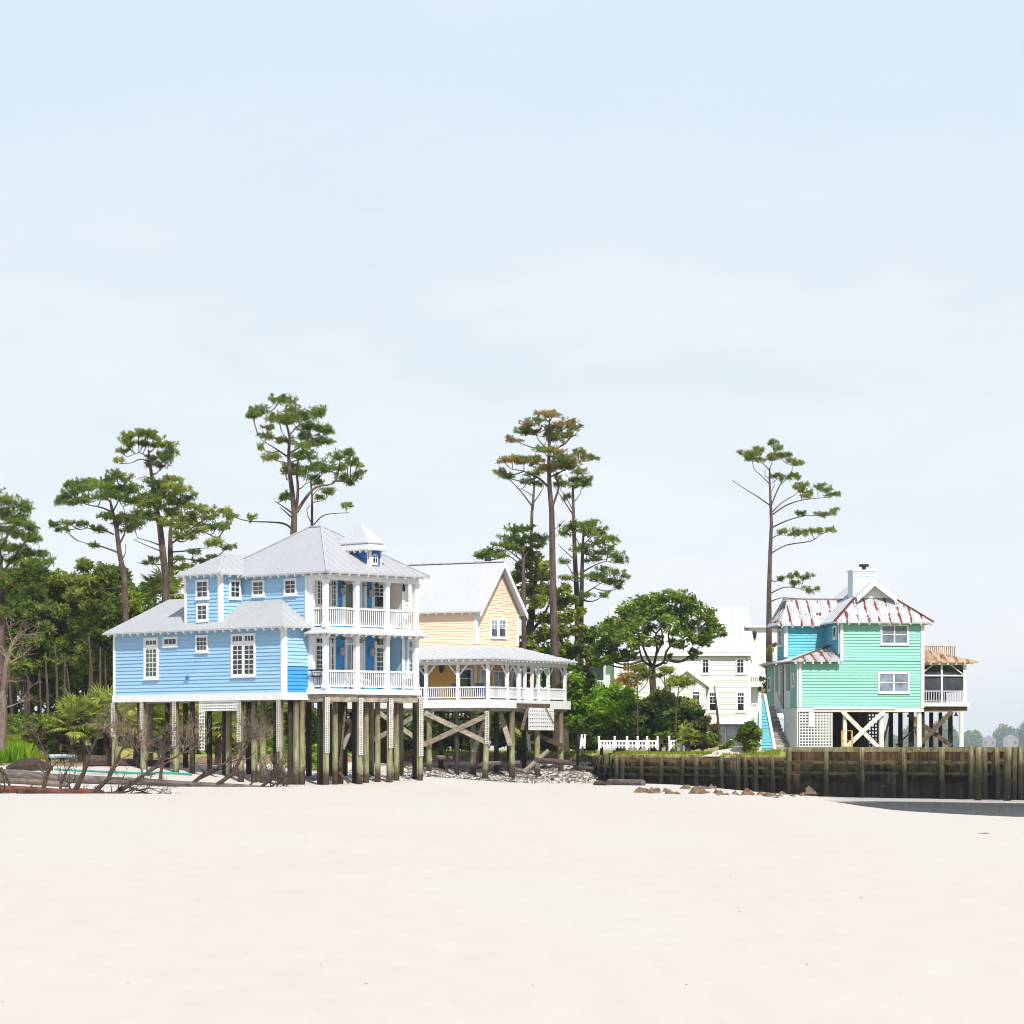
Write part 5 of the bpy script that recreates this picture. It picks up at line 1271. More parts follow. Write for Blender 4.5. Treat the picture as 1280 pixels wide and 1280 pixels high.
V = []
for i in range(60):
    p = hit(RNG.uniform(-20, 1300), 1012+268*RNG.uniform(0, 1)**1.5, 15, 140); shard((p.x, p.y, p.z+.004), RNG.uniform(.006, .02))
o = np_mesh('shell_bits', np.concatenate(V), 3, shellm); tag(o, 'tiny shell bits sprinkled over the open sand', 'shells', kind='stuff')

# porch furniture
t = thing('porch_bench', 'white slatted bench behind the railing of the lower blue porch', 'bench', B.w(2.6, .8, zD))
mb = MB(); B.box(mb, 2.1, 3.2, .62, 1.05, zD+.42, zD+.46); mb.build('seat', M['white'], t)
mb = MB(); 
for i in range(8): B.box(mb, 2.12+i*.15, 2.18+i*.15, 1.06, 1.09, zD+.46, zD+.85)
B.box(mb, 2.1, 3.23, 1.05, 1.10, zD+.85, zD+.92); mb.build('backrest', M['white'], t)
for a, b in ((2.12, .64), (3.14, .64), (2.12, 1.0), (3.14, 1.0)):
    mb = MB(); B.box(mb, a, a+.05, b, b+.05, zD, zD+.42); mb.build('leg', M['white'], t)
bl = paint('blue_canvas', (.10,.14,.36), .7, .1)
for (b_, lab) in ((1.15, 'blue canvas porch chair behind the yellow house railing near its corner'), (2.5, 'blue canvas porch chair beside the dark window of the yellow house')):
    a0 = .9*K; q = b_*K; z0_ = zk(4.03); t = thing('porch_chair', lab, 'chair', Yf.w(a0, q, z0_), 'chairs on the yellow porch')
    mb = MB(); Yf.box(mb, a0, a0+.5, q, q+.55, z0_+.40, z0_+.46); mb.build('seat', bl, t)
    mb = MB(); Yf.box(mb, a0+.5, a0+.55, q, q+.55, z0_+.46, z0_+1.0); mb.build('backrest', bl, t)
    for i, j in ((0, 0), (.45, 0), (0, .5), (.45, .5)):
        mb = MB(); Yf.box(mb, a0+i, a0+i+.04, q+j, q+j+.04, z0_, z0_+.40); mb.build('leg', M['greywood'], t)
# ================================================================== foliage
def needle_tufts(C, nb, ln, wd, up=.25):
    """C (n,3) tuft centres -> quads"""
    n = len(C); d = RNG.normal(size=(n, nb, 3)); d[..., 2] += up
    d /= np.linalg.norm(d, axis=2, keepdims=True)
    r = RNG.normal(size=(n, nb, 3)); s = np.cross(d, r); s /= np.linalg.norm(s, axis=2, keepdims=True)
    L = ln*RNG.uniform(.7, 1.2, (n, nb, 1)); c = C[:, None, :]
    a = c + d*L*.06; b = c + d*L
    q = np.stack([a - s*wd*.35, a + s*wd*.35, b + s*wd*.5, b - s*wd*.5], axis=2)
    return q.reshape(-1, 3)
def leaf_quads(C, sz, up=.3):
    n = len(C); nrm = RNG.normal(size=(n, 3)); nrm[:, 2] = np.abs(nrm[:, 2])+up; nrm /= np.linalg.norm(nrm, axis=1)[:, None]
    a = np.cross(nrm, RNG.normal(size=(n, 3))); a /= np.linalg.norm(a, axis=1)[:, None]; b = np.cross(nrm, a)
    s = sz*RNG.uniform(.6, 1.25, (n, 1)); q = np.stack([C - a*s, C - b*s*.55, C + a*s, C + b*s*.55], axis=1)
    return q.reshape(-1, 3)
def blob(c, rx, ry, rz, n, shell=.5, flat=.55):
    """points inside an ellipsoid (rx across, ry deep, rz high), denser at the shell, flattened below"""
    d = RNG.normal(size=(n, 3)); d /= np.linalg.norm(d, axis=1)[:, None]
    r = RNG.uniform(0, 1, (n, 1))**(shell)
    p = d*r; p[:, 2] = np.where(p[:, 2] < 0, p[:, 2]*flat, p[:, 2])
    return np.array(c) + p*np.array([rx, ry, rz])
def smooth_path(pts, k=3):
    P_ = [Vector(p) for p in pts]
    if len(P_) < 3: return P_
    out = []
    for i in range(len(P_)-1):
        p0 = P_[max(i-1, 0)]; p1 = P_[i]; p2 = P_[i+1]; p3 = P_[min(i+2, len(P_)-1)]
        for j in range(k):
            t = j/k; out.append(.5*((2*p1)+(p2-p0)*t+(2*p0-5*p1+4*p2-p3)*t*t+(3*p1-p0-3*p2+p3)*t**3))
    out.append(P_[-1]); return out
def tree(name, label, D, trunk, limbs, puffs, leaf='pine', bark='bark', kind='needle', dens=1.0, group=None, cat='tree', leaf2=None, seed=1, depth=1.0, ln=.19, wd=.042, sz=.115, twig=.035, fill=1.0):
    """trunk [(px,py,half width px)] base first; limbs [[(px,py)..], half width px]; puffs [(px,py,rx,ry)] in photograph pixels at distance D"""
    global RNG
    RNG = np.random.default_rng(seed); random.seed(seed); s = D/F
    cx = sum(p[0] for p in puffs)/len(puffs); hw = max(12, max(abs(p[0]-cx)+p[2] for p in puffs))
    b0 = W(trunk[0][0], trunk[0][1], D); g = gz(b0.x, b0.y)
    root = thing(name, label, cat, (b0.x, b0.y, g), group)
    T_ = [Vector((p.x, p.y, p.z)) for p in (W(x, y, D) for x, y, _ in trunk)]; R_ = [max(.025, w*s) for _, _, w in trunk]
    if T_[0].z > g - .2: T_.insert(0, Vector((T_[0].x, T_[0].y, g-.3))); R_.insert(0, R_[0]*1.15)
    for i in range(2, len(T_)): T_[i].y += random.uniform(-.25, .25)
    mb = MB(); mb.tube(T_, R_, 9, wob=.05)
    sk = []
    for i in range(len(T_)-1):
        for k in range(6): sk.append((T_[i].lerp(T_[i+1], k/6), R_[i]))
    # puff centres get a depth
    C = []
    for px, py, rx, ry in puffs:
        k = math.sqrt(max(0.05, 1-((px-cx)/hw)**2)); C.append(W(px, py, D) + Vector((0, random.uniform(-1, 1)*hw*s*.62*k*depth, 0)))
    for L, w0 in limbs:
        q = [W(x, y, D) for x, y in L]; e = q[-1]
        j = min(range(len(C)), key=lambda i: (C[i].x-e.x)**2+(C[i].z-e.z)**2); dy = C[j].y-D; m_ = len(q)
        dy = max(-abs(q[-1].x-q[0].x)-.8, min(abs(q[-1].x-q[0].x)+.8, dy))
        q = [p+Vector((0, dy*i/(m_-1), 0)) for i, p in enumerate(q)]
        q = smooth_path(q, 3); n_ = len(q); rr = [max(.02, w0*s*(1-.72*i/(n_-1))) for i in range(n_)]
        mb.tube(q, rr, 6, wob=.05)
        sk += [(p, r) for p, r in zip(q[1:], rr[1:])]
    Q = []; Q2 = []
    for (px, py, rx, ry), c in zip(puffs, C):
        a, h = rx*s*fill, ry*s*fill; dp = a*random.uniform(.8, 1.15)
        # twig to the nearest lower skeleton point
        best = min(sk, key=lambda t: (t[0]-c).length + (1.5 if t[0].z > c.z+.2*h else 0))
        p0 = best[0]
        if (p0-c).length > .3:
            mid = p0.lerp(c, .5)+Vector((0, 0, -.12*(p0-c).length)); mb.tube(smooth_path([p0, mid, c], 3), [min(best[1], twig*1.6)]*3+[twig]*2+[twig*.6]*2, 5, cap=False)
        for k in range(3):
            e = c + Vector((random.uniform(-1,1)*a*.8, random.uniform(-1,1)*dp*.8, random.uniform(-.1,.7)*h)); mb.tube([p0.lerp(c, .75), e], [twig*.6, twig*.3], 4, cap=False)
        if kind == 'needle':
            n = max(12, int(dens*215*(a*dp*h)**.62)); ns = max(2, int(2+a*2.6)); tot = []
            for k in range(ns):
                d = RNG.normal(size=3); d /= np.linalg.norm(d); d *= RNG.uniform(.25, .85); d[2] = d[2]*.8+.05
                sr = RNG.uniform(.4, .75); tot.append(blob(np.array(c)+d*np.array([a, dp, h]), a*sr, dp*sr, h*sr*RNG.uniform(.7, 1.1), max(4, int(n*.6/ns)), .6, .45))
            tot.append(blob(c, a*1.2, dp*1.2, h*1.15, int(n*.35), .45, .5))
            for k in range(3):          # loose sprays past the edge, each on its own twig
                an = RNG.uniform(0, 6.28); q = np.array(c)+np.array([math.cos(an)*a*1.15, math.sin(an)*dp*1.1, RNG.uniform(-.3, .75)*h]); tot.append(blob(q, a*.3, a*.3, h*.3, max(3, int(n*.06)), .6, .6))
                mb.tube([c, Vector(q)], [twig*.55, twig*.25], 4, cap=False)
            (Q2 if leaf2 and random.random() < .45 else Q).append(needle_tufts(np.concatenate(tot), 9, ln, wd))
        else:
            n = max(30, int(dens*1500*(a*dp*h)**.75)); ns = max(3, int(3+a*5)); tot = []
            for k in range(ns):
                d = RNG.normal(size=3); d /= np.linalg.norm(d); d *= RNG.uniform(.35, .95)
                sr = RNG.uniform(.35, .6); tot.append(blob(np.array(c)+d*np.array([a, dp, h]), a*sr, dp*sr, h*sr, max(6, int(n*.6/ns)), .45, .6))
            tot.append(blob(c, a*1.05, dp, h*1.05, int(n*.5), .5, .8))
            (Q2 if leaf2 and random.random() < .4 else Q).append(leaf_quads(np.concatenate(tot), sz))
    mb.build('trunk', M[bark], root)
    if Q: np_mesh('crown', np.concatenate(Q), 4, M[leaf], root)
    if Q2: np_mesh('crown', np.concatenate(Q2), 4, M[leaf2], root)
    return root
def jit(cx, cy, rx, ry, n, pr, seed):
    r = random.Random(seed); o = []
    for i in range(n):
        a = r.uniform(0, 6.28); k = math.sqrt(r.random()); o.append((cx+math.cos(a)*rx*k, cy+math.sin(a)*ry*k, pr*r.uniform(.8, 1.3), pr*r.uniform(.5, .85)))
    return o
# --- tall pines above the blue house
tree('pine_tree', 'tall pine with three heavy limbs rising straight behind the blue house roof', 176,
     [(366, 925, 6), (367, 667, 4.4), (368, 640, 3.8), (365, 615, 3.0), (362, 590, 2.6), (361, 568, 2.2), (362, 545, 1.7), (357, 525, 1.2), (358, 505, .6)],
     [([(370, 640), (373, 612), (372, 590), (376, 572)], 2.2), ([(371, 640), (383, 620), (395, 607), (415, 602), (421, 588)], 2.2), ([(415, 602), (430, 602), (438, 604)], 1.1), ([(365, 661), (356, 655), (340, 653), (312, 652), (293, 647)], 1.5), ([(366, 642), (356, 635), (346, 629)], 1.3), ([(366, 648), (358, 641), (352, 636)], 1.2),
      ([(358, 570), (345, 562), (330, 554)], 1.3), ([(362, 560), (356, 545), (352, 540)], 1.1), ([(363, 566), (380, 552), (385, 540)], 1.3), ([(372, 612), (378, 611), (384, 607)], 1.0), ([(359, 600), (356, 590), (355, 585)], 1.0), ([(361, 545), (372, 530), (385, 522)], 1.1), ([(358, 530), (345, 522), (335, 517)], .9)],
     [(353, 503, 11, 8), (362, 500, 6, 5), (328, 517, 11, 8), (320, 514, 6, 5), (345, 519, 13, 8), (365, 512, 9, 7), (375, 520, 13, 8), (394, 513, 8, 7), (399, 520, 9, 9), (318, 523, 7, 5), (385, 530, 13, 9), (402, 535, 8, 8), (365, 527, 13, 8), (352, 528, 8, 5), (330, 543, 9, 6), (350, 546, 11, 4), (338, 538, 7, 5), (395, 548, 11, 7), (380, 541, 11, 6), (409, 551, 6, 6), (411, 540, 5, 7), (328, 563, 4, 4),
      (343, 577, 11, 6), (362, 581, 11, 8), (385, 574, 13, 9), (370, 590, 8, 6), (382, 560, 11, 4), (402, 580, 13, 8), (425, 570, 11, 7), (437, 567, 6, 6), (440, 580, 8, 6), (435, 596, 13, 5), (412, 590, 9, 5), (388, 590, 10, 6), (449, 594, 5, 6), (422, 581, 8, 6), (356, 588, 6, 5), (448, 583, 4, 4), (355, 616, 5, 4), (357, 626, 4, 2), (318, 650, 5, 3), (290, 646, 6, 5), (436, 604, 4, 2)], seed=11, fill=1.1, dens=1.1)
tree('pine_tree', 'slender bare stemmed pine right of the heavy limbed pine over the blue house', 180, [(390, 925, 2.6), (390, 657, 1.8), (390, 620, 1.4), (388, 598, .8)],
     [([(392, 656), (404, 644), (420, 641), (436, 640)], .9), ([(390, 655), (385, 645), (384, 637), (388, 632)], .7), ([(391, 628), (400, 626), (408, 622)], .6), ([(390, 620), (398, 610), (404, 602)], .6)], [(432, 631, 8, 4), (408, 615, 9, 4), (398, 623, 6, 3), (389, 598, 8, 6), (397, 604, 7, 4), (412, 612, 6, 3)], seed=12, dens=.8)
# --- left group
tree('pine_tree', 'big dark pine cut by the left edge with a thick pale trunk', 166, [(6, 935, 6), (4, 880, 5.2), (2, 800, 4.8), (0, 720, 4), (-4, 660, 3), (-6, 625, 1.6)],
     [([(1, 790), (20, 778), (40, 772)], 1.6), ([(1, 800), (25, 797), (45, 798)], 1.4), ([(0, 720), (20, 690), (32, 670)], 1.8), ([(-2, 690), (12, 660), (18, 645)], 1.6), ([(0, 740), (25, 725), (48, 712)], 1.5)],
     [(-5, 618, 13, 9), (8, 627, 13, 9), (22, 632, 12, 9), (34, 637, 7, 6), (0, 640, 16, 10), (15, 648, 15, 9), (30, 655, 14, 9), (42, 662, 9, 8), (5, 662, 16, 9), (24, 668, 16, 9), (40, 675, 10, 6), (-5, 680, 16, 10), (15, 685, 14, 7), (30, 690, 18, 9), (48, 692, 12, 6), (10, 700, 18, 9), (40, 706, 16, 8), (58, 702, 8, 6), (22, 716, 18, 9), (46, 722, 14, 8), (5, 730, 16, 10), (35, 738, 16, 9), (20, 752, 18, 9), (45, 760, 12, 7), (0, 765, 14, 9), (-20, 650, 14, 14), (-20, 690, 14, 16)], seed=13, dens=1.15)
tree('pine_tree', 'leaning pine with twisted limbs and flat top left of the blue house tower', 174, [(159, 930, 4.5), (158, 775, 4), (155, 720, 3.6), (149, 690, 3.2), (145, 660, 2.8), (141, 640, 2.2), (138, 625, 1.2)],
     [([(146, 690), (130, 684), (116, 680), (106, 678)], 1.3), ([(142, 668), (128, 662), (112, 660), (98, 655)], 1.2), ([(140, 640), (128, 635), (112, 632), (100, 628)], 1.2), ([(149, 680), (156, 668), (159, 650), (156, 635)], 1.4), ([(152, 700), (157, 690), (156, 680)], .8), ([(141, 640), (148, 625), (152, 612)], 1.2), ([(152, 735), (140, 735), (120, 737), (108, 742)], 1.0)],
     [(132, 597, 9, 6), (147, 595, 9, 6), (158, 600, 8, 6), (100, 606, 8, 5), (110, 602, 8, 5), (88, 607, 7, 5), (95, 616, 10, 6), (82, 622, 9, 5), (110, 614, 12, 7), (126, 610, 13, 8), (140, 608, 13, 8), (155, 612, 12, 8), (168, 612, 10, 7), (175, 622, 9, 6), (78, 629, 7, 4), (92, 629, 9, 5), (112, 628, 11, 6), (130, 622, 12, 7), (150, 622, 12, 7), (165, 628, 11, 6), (98, 653, 8, 4), (88, 655, 6, 3), (70, 656, 6, 4), (80, 661, 7, 3), (120, 660, 8, 5), (135, 647, 8, 5), (150, 645, 10, 5), (165, 648, 10, 6), (160, 662, 10, 6), (172, 657, 7, 6), (145, 652, 7, 4), (116, 681, 5, 3)], seed=14, fill=1.1, dens=1.15)
tree('pine_tree', 'tallest pine of the left group with an open tufted top', 178, [(208, 930, 5), (207, 728, 4.6), (204, 690, 4.2), (200, 660, 3.8), (195, 630, 3), (190, 600, 2.4), (188, 580, 1.8), (185, 562, 1.0)],
     [([(190, 600), (182, 596), (172, 600)], .9), ([(188, 578), (176, 574), (164, 579), (150, 580)], .9), ([(186, 572), (174, 566), (160, 572)], .8), ([(187, 575), (198, 570), (210, 560)], .9), ([(203, 683), (190, 678), (175, 674)], 1.1), ([(204, 690), (188, 684), (170, 676)], .9), ([(196, 635), (184, 625), (178, 615)], 1.2), ([(200, 655), (212, 640), (222, 628)], 1.3)],
     [(155, 549, 7, 5), (163, 546, 7, 4), (176, 545, 10, 5), (189, 546, 9, 5), (198, 550, 7, 4), (160, 556, 7, 4), (180, 555, 10, 5), (196, 558, 8, 5), (210, 557, 8, 5), (215, 564, 6, 5), (152, 563, 6, 3), (150, 577, 5, 4), (206, 568, 8, 5), (188, 572, 8, 5), (200, 580, 9, 5), (185, 578, 7, 4), (212, 576, 6, 5), (213, 598, 7, 4), (222, 600, 5, 3),
      (190, 603, 9, 5), (202, 607, 12, 6), (216, 610, 12, 7), (228, 614, 9, 6), (190, 616, 12, 7), (206, 622, 14, 8), (222, 626, 13, 8), (236, 622, 7, 6), (185, 630, 12, 7), (200, 636, 13, 8), (218, 640, 12, 8), (176, 640, 12, 7), (190, 648, 12, 7), (170, 655, 9, 5), (212, 655, 10, 6), (180, 628, 9, 6)], leaf2='piney', seed=15, fill=1.1, dens=1.15)
tree('pine_tree', 'wide spreading pine just left of the small blue tower roof', 184, [(216, 930, 4), (214, 728, 3.6), (213, 690, 3.2), (213, 665, 2.4), (216, 645, 1.2)],
     [([(214, 690), (230, 688), (245, 684), (258, 683)], 1.1), ([(213, 680), (226, 672), (242, 660), (262, 648)], 1.5), ([(214, 700), (228, 698), (246, 700), (256, 698)], 1.0), ([(213, 670), (225, 655), (236, 640)], 1.3), ([(213, 703), (200, 706), (186, 705), (172, 704)], .9), ([(242, 660), (262, 668), (285, 680)], 1.0)],
     [(234, 634, 11, 6), (248, 634, 9, 5), (240, 645, 13, 7), (256, 640, 10, 5), (264, 648, 11, 6), (279, 638, 10, 5), (284, 645, 7, 6), (225, 648, 11, 6), (246, 655, 14, 6), (268, 657, 12, 6), (282, 660, 7, 6), (230, 660, 11, 6), (252, 666, 12, 5), (240, 674, 10, 5), (272, 680, 9, 5), (284, 684, 8, 4), (258, 678, 7, 4), (224, 672, 9, 5), (262, 695, 6, 3), (246, 700, 9, 4), (232, 706, 8, 4), (225, 700, 7, 4), (240, 690, 7, 4), (186, 704, 6, 3), (195, 700, 5, 3), (230, 713, 9, 3)], leaf2='piney', seed=16)
# --- middle pines behind the yellow house
tree('pine_tree', 'tallest straight pine with browning layered crown behind the yellow house', 195, [(696, 935, 6), (694, 838, 5.6), (691, 720, 4.4), (690, 640, 3.4), (687, 610, 3.0), (686, 580, 2.3), (687, 545, 1.7), (687, 522, .7)],
     [([(686, 609), (672, 597), (655, 590), (641, 588)], 1.6), ([(691, 632), (699, 607), (695, 594), (715, 582), (728, 575)], 1.5), ([(683, 560), (668, 560), (652, 555), (645, 551)], 1.0), ([(681, 559), (673, 548), (670, 540)], .9), ([(695, 562), (708, 550), (712, 545)], 1.0), ([(688, 596), (704, 588)], 1.1), ([(687, 540), (698, 532), (706, 528)], .8), ([(687, 538), (676, 530), (664, 530)], .8), ([(693, 662), (700, 656), (706, 650)], .5), ([(693, 672), (696, 668)], .5)],
     [(680, 521, 9, 4), (690, 520, 8, 4), (662, 529, 8, 5), (672, 527, 8, 4), (656, 538, 8, 5), (664, 537, 9, 4), (700, 530, 8, 5), (712, 532, 8, 5), (706, 541, 11, 4), (718, 540, 6, 4), (688, 532, 8, 5), (688, 540, 9, 4), (690, 549, 9, 4), (643, 551, 7, 4), (680, 566, 9, 5), (694, 567, 8, 5), (655, 575, 13, 5), (640, 576, 9, 4), (668, 577, 8, 5), (630, 577, 6, 4), (700, 576, 11, 6), (715, 578, 11, 6), (730, 570, 8, 5), (722, 566, 6, 4), (739, 573, 5, 3), (708, 584, 11, 4), (632, 596, 8, 4), (626, 590, 5, 4), (684, 587, 7, 5), (692, 580, 9, 6)], leaf='pineb', leaf2='pine', seed=17, fill=1.3, dens=.95)
tree('pine_tree', 'thin forked pine left of the tallest pine behind the yellow house', 204, [(662, 935, 3), (664, 690, 2.3), (665, 640, 1.9), (666, 632, 1.8), (668, 606, 1.2), (668, 590, .6)], [([(666, 634), (652, 615), (640, 602), (632, 596)], 1.0), ([(666, 630), (676, 615), (680, 607)], .9), ([(666, 620), (655, 612), (645, 608)], .7)], [(668, 593, 8, 4), (660, 600, 6, 3), (673, 588, 5, 4), (676, 604, 4, 3), (633, 595, 6, 3), (664, 604, 6, 3)], seed=18, fill=1.3, leaf='pine', dens=.8)
tree('pine_tree', 'slim pine right of the tallest pine with small tufted top', 204, [(723, 935, 4), (722, 850, 3.8), (722, 760, 3.4), (719, 700, 2.9), (717, 645, 2.2), (716, 612, 1.5), (716, 600, .8)], [([(716, 643), (705, 626), (694, 609)], 1.0), ([(717, 640), (708, 622), (700, 612)], .8), ([(717, 628), (725, 618), (725, 614)], .7), ([(719, 700), (708, 690), (698, 680)], .8)],
     [(724, 591, 9, 5), (718, 607, 9, 4), (730, 605, 7, 4), (734, 599, 5, 3), (713, 599, 6, 4), (708, 621, 5, 4), (703, 605, 6, 4), (699, 598, 4, 4), (722, 600, 7, 4), (696, 606, 5, 3)], seed=19, fill=1.25, dens=.9)
tree('pine_tree', 'double stemmed pine with rounded open crown left of the oak', 202, [(726, 935, 3.4), (727, 750, 3), (728, 700, 2.2), (729, 670, 1.4), (732, 655, .8)], [([(730, 714), (745, 706), (758, 702)], 1.1), ([(730, 742), (742, 735), (752, 728)], 1.0), ([(728, 682), (738, 672), (746, 664)], 1.0), ([(727, 725), (716, 716), (708, 704)], 1.0), ([(728, 690), (722, 676), (716, 664)], .9)],
     [(712, 660, 9, 6), (705, 667, 6, 5), (720, 656, 7, 5), (728, 656, 10, 6), (740, 655, 9, 6), (735, 667, 10, 5), (748, 664, 9, 7), (755, 677, 9, 6), (765, 675, 6, 5), (730, 689, 9, 7), (722, 685, 7, 4), (750, 689, 11, 5), (745, 678, 6, 4), (768, 695, 9, 6), (775, 703, 6, 5), (742, 699, 8, 5), (760, 686, 7, 4), (745, 721, 13, 6), (762, 727, 13, 5), (770, 718, 7, 4), (775, 734, 5, 4), (755, 745, 5, 3), (735, 745, 6, 4), (710, 724, 8, 4), (707, 702, 5, 4), (756, 712, 7, 4), (780, 722, 4, 4)], seed=20, fill=1.2, dens=.95)
tree('pine_tree', 'dark flat topped pine rising over the yellow house chimney', 198, [(655, 935, 3.5), (655, 760, 3), (654, 700, 2.2), (652, 680, 1.2)], [([(654, 710), (640, 698), (625, 692)], 1.0), ([(654, 702), (640, 692), (630, 684)], 1.0), ([(653, 700), (662, 686), (670, 676)], 1.0)],
     [(645, 664, 9, 5), (655, 662, 8, 5), (640, 672, 11, 5), (632, 683, 11, 5), (650, 677, 11, 6), (664, 671, 6, 5), (675, 672, 7, 5), (618, 690, 11, 4), (608, 693, 9, 4), (600, 696, 6, 3), (655, 689, 9, 6), (642, 686, 9, 5), (624, 696, 10, 3), (680, 678, 5, 4), (670, 682, 7, 4)], seed=21, fill=1.25, dens=1.05)
tree('leafy_tree', 'yellow green leafy tree crowding the right side of the yellow house', 201, [(664, 935, 8), (663, 840, 6), (662, 790, 5), (668, 740, 3), (672, 700, 1.5)], [([(662, 800), (652, 770), (650, 745)], 2.5), ([(664, 790), (682, 765), (690, 740)], 2.5), ([(668, 760), (690, 745), (705, 735)], 1.6)],
     [(668, 698, 11, 7), (676, 706, 10, 8), (655, 708, 10, 7), (650, 722, 12, 8), (672, 720, 12, 8), (684, 718, 8, 7), (662, 736, 14, 9), (682, 738, 12, 9), (650, 748, 12, 9), (672, 754, 13, 9), (695, 742, 11, 8), (706, 738, 9, 7), (700, 756, 13, 9), (714, 750, 8, 7), (660, 770, 10, 8), (684, 774, 14, 9), (706, 772, 13, 9), (658, 690, 7, 5), (640, 735, 8, 6), (642, 760, 8, 7), (724, 765, 8, 7)], leaf='piney', leaf2='olive', kind='leaf', seed=22, fill=1.12, dens=.55, sz=.17)
tree('leafy_tree', 'darker leafy tree under the tall pines beside the yellow house porch', 199, [(705, 935, 7), (704, 880, 6), (702, 820, 4), (700, 780, 2)], [([(703, 850), (685, 820), (670, 805)], 2.2), ([(703, 840), (722, 815), (735, 800)], 2.2)],
     [(660, 805, 13, 10), (680, 795, 13, 10), (700, 792, 14, 10), (722, 788, 10, 9), (735, 798, 10, 9), (745, 790, 8, 8), (668, 820, 14, 10), (690, 815, 15, 10), (712, 812, 14, 10), (732, 815, 10, 10), (745, 806, 7, 9), (655, 828, 10, 8), (705, 832, 14, 9), (728, 835, 12, 9), (742, 826, 8, 8), (690, 845, 14, 9), (716, 852, 13, 9), (738, 850, 10, 10), (700, 865, 14, 9), (725, 870, 13, 9), (676, 850, 12, 9), (715, 886, 12, 9), (690, 882, 12, 9), (735, 880, 9, 9)], leaf='broad', leaf2='olive', kind='leaf', seed=23, fill=1.15, dens=.65, sz=.17)
# --- oak in front of the pale green house
tree('oak_tree', 'domed live oak with twisting limbs in front of the pale green house', 188, [(819, 935, 6), (818, 872, 4.6), (816, 850, 4.2), (815, 832, 4.2)],
     [([(815, 832), (803, 826), (798, 810), (790, 798), (778, 792)], 1.9), ([(815, 832), (808, 820), (800, 800), (795, 785)], 2.0), ([(816, 834), (829, 828), (832, 816), (838, 808), (850, 804), (862, 796)], 1.9), ([(817, 832), (821, 812), (818, 798), (824, 786), (838, 776)], 1.8), ([(820, 818), (828, 800), (826, 785), (822, 770)], 1.8), ([(838, 808), (835, 792), (842, 778)], 1.5), ([(858, 798), (872, 804), (884, 802), (895, 795)], 1.2)],
     [(760, 800, 14, 12), (748, 812, 11, 10), (770, 780, 15, 12), (757, 786, 11, 10), (785, 764, 14, 12), (800, 752, 14, 11), (818, 748, 14, 9), (836, 746, 13, 8), (852, 748, 14, 9), (866, 756, 12, 10), (878, 768, 12, 9), (888, 780, 11, 9), (899, 789, 8, 8), (880, 792, 12, 9), (862, 780, 15, 11), (846, 766, 15, 11), (826, 764, 15, 11), (806, 770, 14, 11), (792, 782, 13, 11), (778, 798, 13, 11), (765, 814, 10, 9), (870, 802, 10, 6), (872, 814, 8, 5), (860, 796, 10, 8), (843, 790, 10, 7), (790, 808, 8, 7), (778, 818, 7, 6), (742, 820, 7, 7), (752, 828, 8, 6), (806, 792, 8, 7), (832, 778, 12, 8), (815, 782, 9, 6), (868, 820, 6, 4), (838, 820, 4, 4), (800, 800, 9, 8), (822, 800, 8, 7), (786, 818, 8, 6), (850, 806, 9, 6), (812, 806, 6, 5), (770, 822, 8, 6), (760, 826, 8, 6), (880, 804, 9, 6), (795, 770, 9, 7), (842, 800, 6, 5)], leaf='broad', leaf2='broad', bark='bark', kind='leaf', seed=24, dens=.62, sz=.14, twig=.05, fill=1.16)
# --- young pines in front of it
tree('young_pine', 'young browning pine in front of the oak trunk at its left', 183, [(797, 930, 1.2), (797, 870, 1.0), (796, 845, .6)], [([(797, 862), (786, 854), (780, 850)], .6), ([(797, 866), (806, 858), (810, 850)], .6)], [(795, 836, 9, 5), (804, 838, 7, 5), (785, 846, 9, 4), (776, 851, 7, 3), (800, 848, 9, 4), (808, 844, 5, 4), (790, 855, 7, 3)], leaf='pineb', leaf2='olive', seed=25, fill=1.2, dens=1.0, ln=.24)
tree('young_pine', 'young green tufted pine right of the oak trunk', 182, [(845, 930, 1.1), (845, 895, 1.0), (848, 862, .7), (850, 850, .5)], [([(846, 880), (838, 866), (836, 858)], .5), ([(846, 888), (858, 878), (864, 872)], .6), ([(847, 868), (856, 858), (860, 852)], .5)], [(846, 849, 7, 4), (856, 852, 8, 5), (838, 852, 5, 4), (862, 856, 4, 3), (834, 838, 6, 2), (864, 878, 6, 3), (850, 856, 6, 3)], leaf='piney', seed=26, fill=1.2, dens=1.0, ln=.24)
tree('young_pine', 'wispy young pine stem just right of the oak trunk', 184, [(833, 930, .9), (832, 870, .8), (830, 838, .5)], [([(832, 862), (838, 850), (842, 845)], .4), ([(832, 858), (826, 848), (823, 842)], .4)], [(828, 837, 6, 2), (834, 840, 5, 2), (824, 845, 3, 2)], leaf='olive', seed=27, dens=.8, ln=.2)
log([(901, 938), (897, 895), (893, 858)], [.10, .07, .03], 'bare thin snag leaning before the pale green house', 'bark', 'dead_snag', 'snag', D=180)
